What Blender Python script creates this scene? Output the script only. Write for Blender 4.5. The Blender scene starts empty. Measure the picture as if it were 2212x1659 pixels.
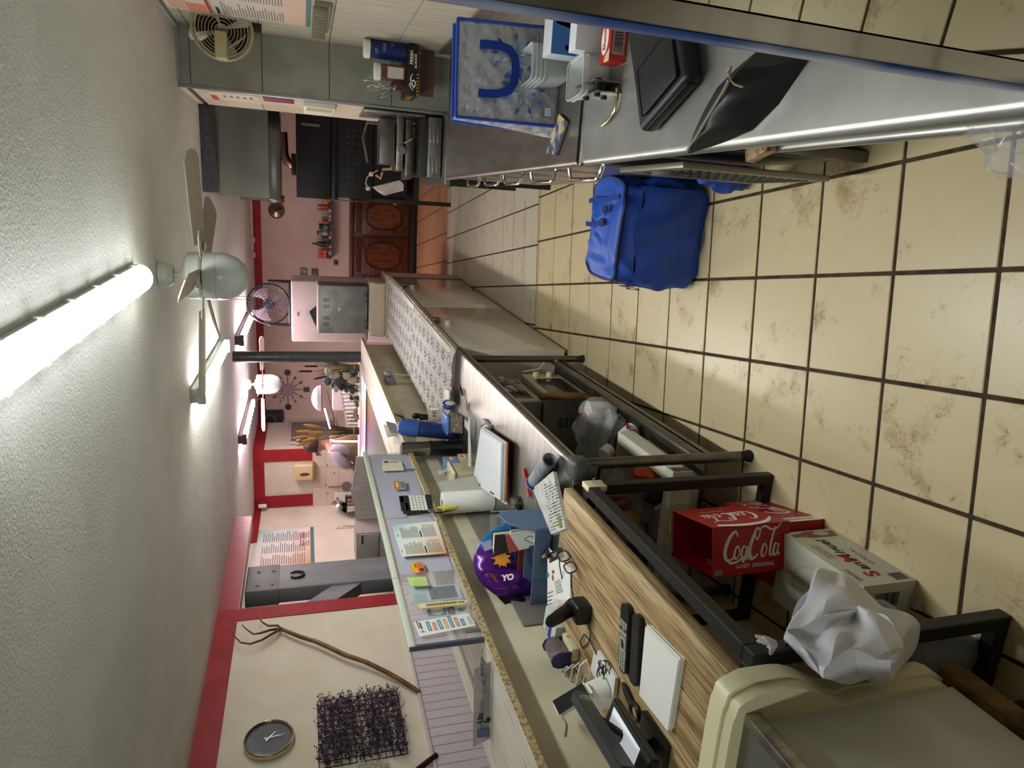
import bpy, bmesh, math, random
from mathutils import Matrix, Vector, Euler
random.seed(7)
S = bpy.context.scene
COL = S.collection
PI = math.pi
# ---------------------------------------------------------------- camera
CAM_H = 1.75
FPX = 1457.74                                   # focal length in pixels of a 2212 px wide frame
YAW, PIT, ROL = -0.263668, -0.297405, -0.0116135
CF = Vector((math.sin(YAW)*math.cos(PIT), math.cos(YAW)*math.cos(PIT), math.sin(PIT)))
_r = Vector((math.cos(YAW), -math.sin(YAW), 0)); _u = _r.cross(CF)
CR = _r*math.cos(ROL) + _u*math.sin(ROL); CU = _u*math.cos(ROL) - _r*math.sin(ROL)
cd = bpy.data.cameras.new('camera'); cam = bpy.data.objects.new('camera', cd); COL.objects.link(cam)
cd.sensor_fit = 'HORIZONTAL'; cd.sensor_width = 36.0; cd.lens = FPX/2212*36.0; cd.clip_start = 0.02
# the photographer held the phone sideways: the frame's right is the room's down
m = Matrix.Identity(4)
for i in range(3):
    m[i][0] = -CU[i]; m[i][1] = CR[i]; m[i][2] = -CF[i]
m[2][3] = CAM_H
cam.matrix_world = m
S.camera = cam
# ---------------------------------------------------------------- world, exposure
S.view_settings.view_transform = 'Standard'; S.view_settings.look = 'None'
S.view_settings.gamma = 1; S.view_settings.use_curve_mapping = False
S.view_settings.exposure = 1.45
w = bpy.data.worlds.new('world'); S.world = w; w.use_nodes = True
w.node_tree.nodes['Background'].inputs[0].default_value = (.8, .85, .9, 1)
w.node_tree.nodes['Background'].inputs[1].default_value = .02
LAMP_FRONT = 21.0; LAMP_MID = 30.0; LAMP_BACK = 40.0; LAMP_BEHIND = 20.0
COL_FRONT = (.96, 1.0, .95, 1); COL_BACK = (1.0, .80, .84, 1); COL_MID = (1.0, .96, .88, 1)

# ---------------------------------------------------------------- survey helpers (metres)
def _ray(x, y): return CF + CR*(-(y-829.5)/FPX) + CU*(-(x-1106)/FPX)
CO = Vector((0, 0, CAM_H))
def at(x, y, z):
    d = _ray(x, y); return CO + d*((z-CAM_H)/d.z)
def aty(x, y, Y):
    d = _ray(x, y); return CO + d*(Y/d.y)
def atx(x, y, X):
    d = _ray(x, y); return CO + d*(X/d.x)
def atp(x, y, p0, n):
    d = _ray(x, y); n = Vector(n); return CO + d*(((Vector(p0)-CO).dot(n))/d.dot(n))

# ---------------------------------------------------------------- materials
def lin(h):
    if not isinstance(h, str): return tuple(h)[:3]
    h = h.lstrip('#'); v = [int(h[i:i+2], 16)/255 for i in (0, 2, 4)]
    return tuple(c/12.92 if c <= .04045 else ((c+.055)/1.055)**2.4 for c in v)
_M = {}
def M(name, c='#888888', rough=.5, metal=0, c2=None, ns=8, bump=0, bs=60, trans=0, alpha=1, spec=.5, emit=0, stretch=None, coat=0, rand=0, lo=.4, hi=.6, det=4, ior=1.45, bd=.002):
    if name in _M: return _M[name]
    mt = bpy.data.materials.new(name); mt.use_nodes = True
    nt = mt.node_tree; N = nt.nodes; L = nt.links; b = N['Principled BSDF']
    I = b.inputs
    I['Base Color'].default_value = (*lin(c), 1); I['Roughness'].default_value = rough; I['Metallic'].default_value = metal
    I['Transmission Weight'].default_value = trans; I['Alpha'].default_value = alpha; I['Specular IOR Level'].default_value = spec
    I['Coat Weight'].default_value = coat; I['IOR'].default_value = ior
    if emit:
        I['Emission Color'].default_value = (*lin(c), 1); I['Emission Strength'].default_value = emit
    co = None
    if c2 or bump:
        tc = N.new('ShaderNodeTexCoord'); mp = N.new('ShaderNodeMapping'); L.new(tc.outputs['Object'], mp.inputs[0])
        if stretch: mp.inputs['Scale'].default_value = stretch
        co = mp.outputs[0]
    src = None
    if c2:
        n = N.new('ShaderNodeTexNoise'); n.inputs['Scale'].default_value = ns; n.inputs['Detail'].default_value = det
        L.new(co, n.inputs['Vector'])
        r = N.new('ShaderNodeValToRGB'); r.color_ramp.elements[0].position = lo; r.color_ramp.elements[1].position = hi
        r.color_ramp.elements[0].color = (*lin(c), 1); r.color_ramp.elements[1].color = (*lin(c2), 1)
        L.new(n.outputs[0], r.inputs[0]); src = r.outputs[0]
    if rand:
        oi = N.new('ShaderNodeObjectInfo'); hs = N.new('ShaderNodeHueSaturation')
        mr = N.new('ShaderNodeMapRange'); mr.inputs[3].default_value = 1-rand; mr.inputs[4].default_value = 1+rand
        L.new(oi.outputs['Random'], mr.inputs[0]); L.new(mr.outputs[0], hs.inputs['Value'])
        if src: L.new(src, hs.inputs['Color'])
        else: hs.inputs['Color'].default_value = (*lin(c), 1)
        src = hs.outputs[0]
    if src: L.new(src, I['Base Color'])
    if bump:
        n2 = N.new('ShaderNodeTexNoise'); n2.inputs['Scale'].default_value = bs; n2.inputs['Detail'].default_value = 3
        L.new(co, n2.inputs['Vector'])
        bp = N.new('ShaderNodeBump'); bp.inputs['Strength'].default_value = bump; bp.inputs['Distance'].default_value = bd
        L.new(n2.outputs[0], bp.inputs['Height']); L.new(bp.outputs[0], I['Normal'])
    _M[name] = mt; return mt
def nodes(name, rough=.5, metal=0):
    mt = bpy.data.materials.new(name); mt.use_nodes = True; _M[name] = mt
    b = mt.node_tree.nodes['Principled BSDF']; b.inputs['Roughness'].default_value = rough; b.inputs['Metallic'].default_value = metal
    return mt, mt.node_tree.nodes, mt.node_tree.links, b
def ramp(N, stops):
    r = N.new('ShaderNodeValToRGB'); e = r.color_ramp.elements
    while len(e) < len(stops): e.new(.5)
    for i, (p, c) in enumerate(stops): e[i].position = p; e[i].color = (*lin(c), 1)
    return r

# ---------------------------------------------------------------- geometry accumulator
class G:
    def __init__(s, T=None): s.bm = bmesh.new(); s.T = T or Matrix.Identity(4); s.mi = 0
    def v(s, p): return s.bm.verts.new(s.T @ Vector(p))
    def f(s, vs, mi=None):
        try:
            fc = s.bm.faces.new(vs); fc.material_index = s.mi if mi is None else mi; return fc
        except ValueError: return None
    def quad(s, a, b, c, d, mi=None): return s.f([s.v(a), s.v(b), s.v(c), s.v(d)], mi)
    def poly(s, pts, mi=None): return s.f([s.v(p) for p in pts], mi)
    def box(s, x0, y0, z0, x1, y1, z1, b=0, seg=2, mi=None):
        t = bmesh.new() if b else s.bm
        P = [(x, y, z) for x in (x0, x1) for y in (y0, y1) for z in (z0, z1)]
        V = [t.verts.new(s.T @ Vector(p)) for p in P]
        fs = []
        for q in ((0, 1, 3, 2), (4, 6, 7, 5), (0, 4, 5, 1), (2, 3, 7, 6), (0, 2, 6, 4), (1, 5, 7, 3)):
            fc = t.faces.new([V[i] for i in q]); fc.material_index = s.mi if mi is None else mi; fs.append(fc)
        if b:
            bmesh.ops.recalc_face_normals(t, faces=t.faces)
            bmesh.ops.bevel(t, geom=t.edges[:], offset=b, segments=seg, affect='EDGES', profile=.5)
            me = bpy.data.meshes.new('t'); t.to_mesh(me); t.free(); s.bm.from_mesh(me); bpy.data.meshes.remove(me)
        return s
    def ring(s, c, u, w, r, n): return [s.v(Vector(c) + (Vector(u)*math.cos(2*PI*i/n) + Vector(w)*math.sin(2*PI*i/n))*r) for i in range(n)]
    def cyl(s, a, b, r, r2=None, n=16, cap=True, mi=None):
        a = Vector(a); b = Vector(b); d = (b-a).normalized(); u = d.orthogonal().normalized(); w = d.cross(u)
        A = s.ring(a, u, w, r, n); B = s.ring(b, u, w, r if r2 is None else r2, n)
        for i in range(n): s.f([A[i], A[(i+1) % n], B[(i+1) % n], B[i]], mi)
        if cap: s.f(A[::-1], mi); s.f(B, mi)
        return s
    def tube(s, pts, r, n=8, closed=False, cap=True, mi=None, flat=1.0):
        P = [Vector(p) for p in pts]; k = len(P); R = r if isinstance(r, (list, tuple)) else [r]*k
        rings = []; u = None
        for i in range(k):
            d = (P[(i+1) % k]-P[i-1]) if closed else (P[min(i+1, k-1)]-P[max(i-1, 0)])
            d = d.normalized() if d.length > 1e-9 else Vector((0, 0, 1))
            u = d.orthogonal().normalized() if u is None else (u-d*u.dot(d))
            u = u.normalized() if u.length > 1e-6 else d.orthogonal().normalized()
            w = d.cross(u)
            rings.append([s.v(P[i] + (u*math.cos(2*PI*j/n) + w*math.sin(2*PI*j/n)*flat)*R[i]) for j in range(n)])
        for i in range(k if closed else k-1):
            A = rings[i]; B = rings[(i+1) % k]
            for j in range(n): s.f([A[j], A[(j+1) % n], B[(j+1) % n], B[j]], mi)
        if cap and not closed: s.f(rings[0][::-1], mi); s.f(rings[-1], mi)
        return s
    def lathe(s, prof, n=24, T=None, mi=None, cap=False):
        T = T or Matrix.Identity(4); rings = []
        for (r, z) in prof:
            rings.append([s.v(T @ Vector((max(r, 1e-5)*math.cos(2*PI*i/n), max(r, 1e-5)*math.sin(2*PI*i/n), z))) for i in range(n)])
        for A, B in zip(rings, rings[1:]):
            for i in range(n): s.f([A[i], A[(i+1) % n], B[(i+1) % n], B[i]], mi)
        if cap: s.f(rings[0][::-1], mi); s.f(rings[-1], mi)
        return s
    def prism(s, pts, h, F=None, mi=None):
        """polygon in the frame's u,v plane, thickness h along its normal"""
        F = F or Matrix.Identity(4)
        A = [s.v(F @ Vector((p[0], p[1], 0))) for p in pts]; B = [s.v(F @ Vector((p[0], p[1], h))) for p in pts]
        n = len(pts); s.f(A[::-1], mi); s.f(B, mi)
        for i in range(n): s.f([A[i], A[(i+1) % n], B[(i+1) % n], B[i]], mi)
        return s
    def grid(s, fn, nu, nv, closeu=False, mi=None):
        R = [[s.v(fn(i/nu, j/nv)) for j in range(nv+1)] for i in range(nu if closeu else nu+1)]
        k = len(R)
        for i in range(k if closeu else k-1):
            for j in range(nv): s.f([R[i][j], R[(i+1) % k][j], R[(i+1) % k][j+1], R[i][j+1]], mi)
        return s
    def ell(s, c, rx, ry, rz, nu=16, nv=10, mi=None):
        c = Vector(c)
        return s.grid(lambda a, b: c + Vector((rx*math.cos(2*PI*a)*math.sin(PI*max(.001, min(.999, b))), ry*math.sin(2*PI*a)*math.sin(PI*max(.001, min(.999, b))), -rz*math.cos(PI*b))), nu, nv, True, mi)
    def mesh(s, name):
        bmesh.ops.recalc_face_normals(s.bm, faces=s.bm.faces)
        me = bpy.data.meshes.new(name); s.bm.to_mesh(me); s.bm.free(); return me
def Fr(o, u, v):
    u = Vector(u).normalized(); v = Vector(v); v = (v-u*v.dot(u)).normalized(); n = u.cross(v); F = Matrix.Identity(4)
    for i in range(3): F[i][0] = u[i]; F[i][1] = v[i]; F[i][2] = n[i]; F[i][3] = Vector(o)[i]
    return F
def T3(x=0, y=0, z=0, rz=0, rx=0, ry=0): return Matrix.Translation((x, y, z)) @ Euler((rx, ry, rz)).to_matrix().to_4x4()
def circ(r, n=20, cx=0, cy=0, a0=0, a1=2*PI, ry=None): return [(cx+r*math.cos(a0+(a1-a0)*i/n), cy+(ry or r)*math.sin(a0+(a1-a0)*i/n)) for i in range(n)]
def rrect(w, h, r, n=5, cx=0, cy=0):
    P = []
    for (sx, sy, a) in ((1, 1, 0), (-1, 1, PI/2), (-1, -1, PI), (1, -1, 1.5*PI)):
        for i in range(n+1):
            t = a+PI/2*i/n; P.append((cx+sx*(w/2-r)+r*math.cos(t), cy+sy*(h/2-r)+r*math.sin(t)))
    return P

# ---------------------------------------------------------------- objects
ROOT = {}
def _link(o, parent):
    COL.objects.link(o)
    if parent is not None:
        o.parent = parent; ROOT[o.name] = ROOT[parent.name]
    else: ROOT[o.name] = o
def tag(o, label, cat, group=None):
    o['label'] = label; o['category'] = cat
    if group: o['group'] = group
    return o
def thing(name, label, cat, loc=(0, 0, 0), rz=0, group=None):
    o = bpy.data.objects.new(name, None); o.location = loc; o.rotation_euler = (0, 0, rz); o.empty_display_size = .05
    _link(o, None); return tag(o, label, cat, group)
def part(name, g, mats, parent=None, smooth=30, w=False, kind=None, loc=None, label=None):
    """g in the parent's local frame, or in room coordinates with w=True"""
    if isinstance(g, G):
        if parent is not None and w:
            R = ROOT[parent.name]; B = Matrix.LocRotScale(R.location, R.rotation_euler, R.scale).inverted()
            g.bm.transform(B)
        me = g.mesh(name)
        for x in (mats if isinstance(mats, (list, tuple)) else [mats]): me.materials.append(x)
        if smooth:
            for p in me.polygons: p.use_smooth = True
            if smooth < 180: me.set_sharp_from_angle(angle=math.radians(smooth))
    else: me = g
    o = bpy.data.objects.new(name, me); _link(o, parent)
    if loc is not None: o.location = loc
    if kind: o['kind'] = kind
    if label: o['label'] = label
    return o
def solo(name, label, cat, g, mats, group=None, smooth=30, loc=None):
    """one-mesh thing written in room coordinates: its origin goes to loc"""
    if loc is not None: g.bm.transform(Matrix.Translation(-Vector(loc)))
    return tag(part(name, g, mats, None, smooth, loc=loc), label, cat, group)
def struct(name, g, mats, parent=None, smooth=30):
    o = part(name, g, mats, parent, smooth)
    if parent is None: o['kind'] = 'structure'
    return o
def copy_tree(o, parent=None):
    c = o.copy(); _link(c, parent)
    for ch in [x for x in COL.objects if x.parent is o]: copy_tree(ch, c)
    return c
def text_mesh(body, size, shear=0, ax='CENTER', space=1.0, bold=0, lines=1.0):
    cu = bpy.data.curves.new('t', 'FONT'); cu.body = body; cu.size = size; cu.align_x = ax; cu.align_y = 'CENTER'
    cu.shear = shear; cu.space_character = space; cu.offset = bold; cu.resolution_u = 3; cu.space_line = lines
    o = bpy.data.objects.new('t', cu); me = bpy.data.meshes.new_from_object(o)
    bpy.data.objects.remove(o); bpy.data.curves.remove(cu); return me
def txt(g, body, size, F, shear=0, ax='CENTER', sx=1, sy=1, mi=0, space=1.0, bold=0, lift=.0006, lines=1.0):
    """adds flat lettering to g on the plane of frame F"""
    me = text_mesh(body, size, shear, ax, space, bold, lines); me.transform(Matrix.Diagonal((sx, sy, 1, 1)))
    me.transform(g.T @ F @ Matrix.Translation((0, 0, lift)))
    for p in me.polygons: p.material_index = mi
    g.bm.from_mesh(me); bpy.data.meshes.remove(me)
def deco(g, pts, F, mi=0, lift=.0006): g.poly([F @ Vector((p[0], p[1], lift)) for p in pts], mi)
def rect(g, F, x0, y0, x1, y1, mi=0, lift=.0006): deco(g, [(x0, y0), (x1, y0), (x1, y1), (x0, y1)], F, mi, lift)
def stroke(g, pts, wd, F, mi=0, lift=.0006):
    """flat ribbon of varying width through 2-D points (smoothed)"""
    P = [Vector(p).to_3d() for p in smooth2(pts)]; k = len(P)
    Wd = wd if isinstance(wd, (list, tuple)) else [wd]*2
    L = []; R = []
    for i in range(k):
        d = (P[min(i+1, k-1)]-P[max(i-1, 0)]).normalized(); n = Vector((-d.y, d.x, 0))
        t = i/(k-1)*(len(Wd)-1); a = int(min(t, len(Wd)-2)); ww = Wd[a]+(Wd[a+1]-Wd[a])*(t-a)
        L.append(g.v(F @ (P[i]+n*ww/2+Vector((0, 0, lift))))); R.append(g.v(F @ (P[i]-n*ww/2+Vector((0, 0, lift)))))
    for i in range(k-1): g.f([R[i], R[i+1], L[i+1], L[i]], mi)
def smooth2(pts, n=5):
    if len(pts) < 3: return pts
    out = []
    for i in range(len(pts)-1):
        p0 = Vector(pts[max(i-1, 0)]); p1 = Vector(pts[i]); p2 = Vector(pts[i+1]); p3 = Vector(pts[min(i+2, len(pts)-1)])
        for k in range(n):
            t = k/n
            out.append(.5*((2*p1)+(-p0+p2)*t+(2*p0-5*p1+4*p2-p3)*t*t+(-p0+3*p1-3*p2+p3)*t*t*t))
    out.append(Vector(pts[-1])); return out
def print_lines(g, F, x0, y0, x1, y1, n, mi=0, fill=.45, ragged=.35, seed=1, cols=1):
    rd = random.Random(seed); h = (y1-y0)/n; cw = (x1-x0)/cols
    for c in range(cols):
        for i in range(n):
            a = x0+c*cw; rect(g, F, a, y0+i*h, a+cw*(.92-ragged*rd.random()), y0+i*h+h*fill, mi)

# common materials
steel = M('brushed_steel', '#8f8e8a', .34, 1, c2='#a5a29c', ns=6, stretch=(1, 10, 1), bump=.04, bs=90)
steel_dk = M('dull_steel', '#6c6a66', .42, 1, c2='#7d7974', ns=9)
chrome = M('chrome', '#d5d5d5', .12, 1)
white_pl = M('white_plastic', '#e4e4de', .4)
cream_pl = M('cream_plastic', '#dcd6b4', .4)
black_pl = M('black_plastic', '#17171a', .42)
black_mt = M('black_metal', '#1d1b19', .5)
rubber = M('dark_rubber', '#22252a', .8)
paper = M('white_paper', '#e9e9e6', .8)
ink = M('black_ink', '#1b1b1d', .8)
ink_g = M('grey_ink', '#77787a', .8)
red_p = M('print_red', '#b8141b', .6)
white_p = M('print_white', '#efece4', .6)
blue_p = M('print_blue', '#1d3c9c', .6)
glass = M('clear_glass', '#ffffff', .03, trans=1, ior=1.45)
def film(name, c, a, rough=.12): return M(name, c, rough, alpha=a, spec=.8)
clear_film = film('clear_film', '#eef0f2', .3)
# ================================================================= ROOM SHELL
ZC = 2.5
TA = -0.1319                                   # the floor tiles run 7.6 degrees off the counters
TD = Vector((math.sin(TA), math.cos(TA), 0)); TE = Vector((math.cos(TA), -math.sin(TA), 0))
grout = M('dark_grout', '#33291c', .9, c2='#4a3d2a', ns=20)
g = G(); g.box(-6, -3, -.12, 2, 12.5, -.005)
floor = struct('floor', g, grout)
def tile_material(name, base, blot, line, scale=5):
    mt, N, L, b = nodes(name, .33)
    geo = N.new('ShaderNodeNewGeometry'); oi = N.new('ShaderNodeObjectInfo')
    va = N.new('ShaderNodeVectorMath'); va.operation = 'MULTIPLY_ADD'; va.inputs[1].default_value = (1, 1, 1)
    sc = N.new('ShaderNodeVectorMath'); sc.operation = 'SCALE'; sc.inputs['Scale'].default_value = 17
    cx = N.new('ShaderNodeCombineXYZ'); L.new(oi.outputs['Random'], cx.inputs[0]); L.new(oi.outputs['Random'], cx.inputs[1])
    L.new(cx.outputs[0], sc.inputs[0]); L.new(geo.outputs['Position'], va.inputs[0]); L.new(sc.outputs[0], va.inputs[2])
    n1 = N.new('ShaderNodeTexNoise'); n1.inputs['Scale'].default_value = scale; n1.inputs['Detail'].default_value = 5; n1.inputs['Roughness'].default_value = .65
    L.new(va.outputs[0], n1.inputs['Vector'])
    r1 = ramp(N, [(.36, base), (.56, base), (.70, blot)]); L.new(n1.outputs[0], r1.inputs[0])
    n2 = N.new('ShaderNodeTexNoise'); n2.inputs['Scale'].default_value = scale*3.2; n2.inputs['Detail'].default_value = 6; n2.inputs['Distortion'].default_value = 1.2
    L.new(va.outputs[0], n2.inputs['Vector'])
    r2 = ramp(N, [(.485, '#000000'), (.5, '#ffffff'), (.515, '#000000')]); L.new(n2.outputs[0], r2.inputs[0])
    r3 = ramp(N, [(.5, '#000000'), (.62, '#ffffff')]); L.new(n1.outputs[0], r3.inputs[0])
    mu = N.new('ShaderNodeMath'); mu.operation = 'MULTIPLY'; L.new(r2.outputs[0], mu.inputs[0]); L.new(r3.outputs[0], mu.inputs[1])
    mx = N.new('ShaderNodeMixRGB'); L.new(mu.outputs[0], mx.inputs[0]); L.new(r1.outputs[0], mx.inputs[1]); mx.inputs[2].default_value = (*lin(line), 1)
    L.new(mx.outputs[0], b.inputs['Base Color'])
    bp = N.new('ShaderNodeBump'); bp.inputs['Strength'].default_value = .25; bp.inputs['Distance'].default_value = .002
    L.new(n2.outputs[0], bp.inputs['Height']); L.new(bp.outputs[0], b.inputs['Normal'])
    return mt
tm1 = tile_material('beige_floor_tile', '#d2c19b', '#a98f63', '#86693f', 4.5)
tm2 = tile_material('pale_floor_tile', '#c9c1ae', '#b3a690', '#a39682', 6)
tm3 = tile_material('orange_floor_tile', '#c2926a', '#ad7c55', '#97683f', 6)
def tile_mesh(sx, sy, mt, gap=.0065):
    g = G(T3(rz=-TA)); g.box(-sx/2+gap, -sy/2+gap, -.02, sx/2-gap, sy/2-gap, 0, b=.002, seg=1); me = g.mesh('tile'); me.materials.append(mt); return me
def lay(d0, d1, pd, e0, pe, emin, emax, mt, xr, ymin=.2, rr=0):
    meshes = {}
    rows = []; d = d0
    k = 0
    while d < d1-.01:
        dn = min(d+pd, d1); rows.append((d, dn)); d = dn
    for (a, b_) in rows:
        i0 = math.floor((emin-e0)/pe); i1 = math.ceil((emax-e0)/pe)
        for i in range(i0, i1):
            ce = e0+(i+.5)*pe; c = TD*((a+b_)/2) + TE*ce
            if not (xr[0] < c.x < xr[1]) or c.y < ymin: continue
            key = round(b_-a, 3)
            if key not in meshes: meshes[key] = tile_mesh(pe, b_-a, mt)
            t = part('floor_tile', meshes[key], mt, floor, loc=(c.x, c.y, random.uniform(-.0008, .0006)))
lay(3.368-.3365*10, 5.085, .3365, .110, .3367, -2.2, 2.0, tm1, (-1.75, 1.15), -.05)
lay(5.092, 8.64, .325, .11, .313, -2.2, 2.2, tm2, (-1.1, .75), 1)
lay(8.645, 11.1, .345, .10, .356, -2.4, 2.4, tm3, (-1.55, .95), 1)
# ceiling: rough white render
cm = M('ceiling_render', '#e6e8e6', .9, c2='#dfe2df', ns=3, bump=.8, bs=95, bd=.004)
g = G(); g.box(-6, -3, ZC, 2.2, 12.5, ZC+.15); struct('ceiling', g, cm)
cream_w = M('cream_wall_paint', '#e3dccb', .75, c2='#dcd4c1', ns=3, bump=.12, bs=40)
cream_pinklit_w = M('rear_wall_pinklit', '#dcc8bb', .8, c2='#d5bfb2', ns=2, bump=.1, bs=35)  # cream wall; the pink of the rear lamps is put into this colour
red_w = M('red_wall_paint', '#a3202a', .55, c2='#97181f', ns=5, bump=.12, bs=30)
grey_in = M('grey_beige_wall', '#a79d93', .8, c2='#9d9389', ns=4)
def wall(name, x0, y0, x1, y1, mt, z0=0, z1=ZC):
    g = G(); g.box(x0, y0, z0, x1, y1, z1); return struct(name, g, mt)
wall('wall_back', -4.9, 11.55, 2.2, 11.7, cream_pinklit_w)
wall('wall_far_right', 1.45, 5.9, 1.6, 11.55, cream_pinklit_w)
wall('wall_front', -6, -3.1, 2.2, -2.95, cream_w)
wall('wall_rear_left', -4.9, 10.0, -3.68, 11.55, cream_w)
wall('wall_kitchen_side', -4.72, 6.9, -4.6, 10.0, cream_w)
wall('wall_outer_left', -6, -3, -5.9, 12, grey_in)
# red bands
def band(n, x0, y0, z0, x1, y1, z1): 
    g = G(); g.box(x0, y0, z0, x1, y1, z1); return struct('trim_%d' % n, g, red_w)
band(1, -3.68, 11.535, 2.385, 1.45, 11.55, ZC)
band(2, -3.68, 9.985, 2.345, -3.66, 11.535, ZC)       # return of the recess
band(3, -4.6, 9.985, 2.345, -3.68, 10.0, ZC)
band(4, -3.85, 9.98, 1.66, -3.66, 9.985, 2.345)
band(5, -4.585, 9.98, 1.66, -4.40, 9.985, 2.345)
band(6, -4.6, 8.9, 2.40, -4.585, 9.98, ZC)
# left wall, turned 2.3 degrees; LW maps its own along/up/out coordinates
LA = 0.03994
LWO = Vector((-3.49, 7.36, 0)); LD = Vector((math.sin(LA), math.cos(LA), 0)); LN = Vector((math.cos(LA), -math.sin(LA), 0))
def lw(s, z, o=0): return LWO + LD*s + LN*o + Vector((0, 0, z))
def lwp(x, y, o=0): return atp(x, y, lw(0, 0, o), LN)        # photo ray meets the wall
LF = Matrix.Identity(4)
for i in range(3): LF[i][0] = LD[i]; LF[i][1] = (0, 0, 1)[i]; LF[i][2] = LN[i]; LF[i][3] = LWO[i]
def lbox(s0, z0, o0, s1, z1, o1, b=0):
    g = G(LF); g.box(s0, z0, o0, s1, z1, o1, b=b); return g
struct('wall_left', lbox(-10.4, 0, -.14, -1.70, ZC, 0), cream_w)
struct('trim_7', lbox(-10.4, 2.33, 0, -1.70, ZC, .008), red_w)
struct('trim_8', lbox(-1.87, .96, 0, -1.70, 2.33, .008), red_w)
gg = lbox(-1.70, 2.33, -.14, .02, ZC, 0); gb = part  # lintel over the opening
struct('trim_9', gg, cream_w)
struct('trim_10', lbox(-1.70, 2.335, 0, .028, ZC, .008), M('red_lintel_paint', '#a8323c', .35, c2='#96222c', ns=9, stretch=(1, 6, 1)))
struct('wall_opening_left', lbox(-1.70, 0, -.14, .02, .9, -.02), grey_in)
# tongue and groove wainscot: one board after another
wains = M('lilac_board', '#cfc6cd', .5, rand=.02); wgap = M('wainscot_gap', '#8d848c', .8)
wp = thing('wainscot', 'lilac white tongue and groove panelling along the foot of the left wall', 'wall panelling', lw(-4, 0, 0), PI/2-LA)
wp.location = LWO
wp.rotation_euler = (0, 0, PI/2-LA)
# local frame of the wainscot: x along the wall, -y out of it
def wl(s0, z0, o0, s1, z1, o1, b=0):
    g = G(); g.box(s0, -o1, z0, s1, -o0, z1, b=b, seg=1); return g
part('backing', wl(-9.5, 0, .001, -1.60, .945, .012), wgap, wp)
s = -1.60; me = None
while s > -7.2:
    if me is None:
        g = wl(-.0785, 0, .010, 0, .94, .024, b=.003); me = g.mesh('board'); me.materials.append(wains)
    part('board', me, wains, wp, loc=(s, 0, 0)); s -= .0815
part('top_rail', wl(-9.5, .94, 0, -1.595, .962, .034, b=.004), wains, wp)
part('end_cap', wl(-1.605, 0, .0, -1.585, .945, .03), wains, wp)
# grey tiled wall end and the right hand wall
tw = M('grey_wall_tile', '#9c9d92', .45, c2='#8d8e82', ns=5, det=6, rand=.03)
tw2 = M('pale_wood_tile', '#bdb7a6', .5, c2='#aca593', ns=4, stretch=(1, 9, 1), det=6, rand=.03)
tw3 = M('cream_side_tile', '#d3c3b0', .5, c2='#c9b8a4', ns=3, rand=.02)
wg = M('wall_tile_joint', '#55534a', .9)
g = G(); g.box(.632, 5.06, 0, 1.2, 5.9, ZC); wmid = struct('wall_middle', g, wg)
def wtile(par, mt, x0, y0, z0, x1, y1, z1):
    g = G(); g.box(x0, y0, z0, x1, y1, z1, b=.0015, seg=1); return part('wall_tile', g, mt, par)
rows = [0, .32, .735, 1.158, 1.573, 1.996, 2.425, 2.5]
for a, b_ in zip(rows, rows[1:]):
    wtile(wmid, tw, .64, 5.048, a+.002, 1.06, 5.06, b_-.002)
    for (y0, y1) in ((5.06, 5.48), (5.483, 5.9)): wtile(wmid, tw3, .62, y0, a+.002+.03*(a > .1), .632, y1, b_-.002+.03*(b_ < 2.4))
g = G(); g.box(.618, 5.043, 0, .641, 5.062, ZC, b=.003); part('corner_strip', g, M('grey_metal_strip', '#a6a8ac', .35, .8), wmid)
g = G(); g.box(1.0, -3, 0, 1.2, 5.06, ZC); wr = struct('wall_right', g, wg)
for a, b_ in zip(rows, rows[1:]):
    for k in range(5):
        y1 = 5.045-k*.84; wtile(wr, tw2, .988, y1-.837, a+.002, 1.0, y1, b_-.002)
g = G(); g.box(.96, 3.4, ZC-.02, .988, 5.045, ZC); part('cornice', g, M('grey_cornice', '#9a9c98', .6), wr)
g = G(); g.box(.645, 5.02, ZC-.02, .958, 5.048, ZC); part('cornice', g, M('grey_cornice', '#9a9c98', .6), wmid)
# bar wall with its ledge
plaster = M('cream_plaster', '#cfc9ae', .8, c2='#c2bba0', ns=5, bump=.35, bs=14, bd=.004)
ledge_m, N, L, b = nodes('pale_wood_ledge', .42)
tc = N.new('ShaderNodeTexCoord'); mp = N.new('ShaderNodeMapping'); mp.inputs['Scale'].default_value = (14, 1.1, 4); L.new(tc.outputs['Object'], mp.inputs[0])
n = N.new('ShaderNodeTexNoise'); n.inputs['Scale'].default_value = 2.2; n.inputs['Detail'].default_value = 7; L.new(mp.outputs[0], n.inputs['Vector'])
r = ramp(N, [(.3, '#aaa093'), (.47, '#cdc6ba'), (.7, '#d9d4c9')]); L.new(n.outputs[0], r.inputs[0]); L.new(r.outputs[0], b.inputs['Base Color'])
chip = M('chipboard_edge', '#b8a67f', .8, c2='#8a744c', ns=60, lo=.45, hi=.6)
g = G(); g.box(-1.88, -.4, 0, -1.575, 7.62, 1.112); wb = struct('wall_bar', g, plaster)
g = G(); g.box(-1.905, -.4, 1.112, -1.503, 7.66, 1.14, b=.002, seg=1); part('ledge', g, ledge_m, wb)
g = G(); g.box(-1.504, -.4, 1.114, -1.5, 7.655, 1.139); part('ledge_edge', g, chip, wb)
# cross wall with the far shelf
g = G(); g.box(-3.02, 7.72, 0, -1.90, 7.86, 1.08); wx = struct('wall_cross', g, cream_w)
g = G(); g.box(-3.04, 7.66, 1.108, -1.86, 8.02, 1.14, b=.003); part('shelf_top', g, M('white_shelf', '#e0d6d2', .5), wx)
g = G(); g.box(-3.04, 7.668, 1.078, -1.86, 7.70, 1.108); part('shelf_trim', g, M('brown_trim', '#7c5138', .5), wx)
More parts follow.
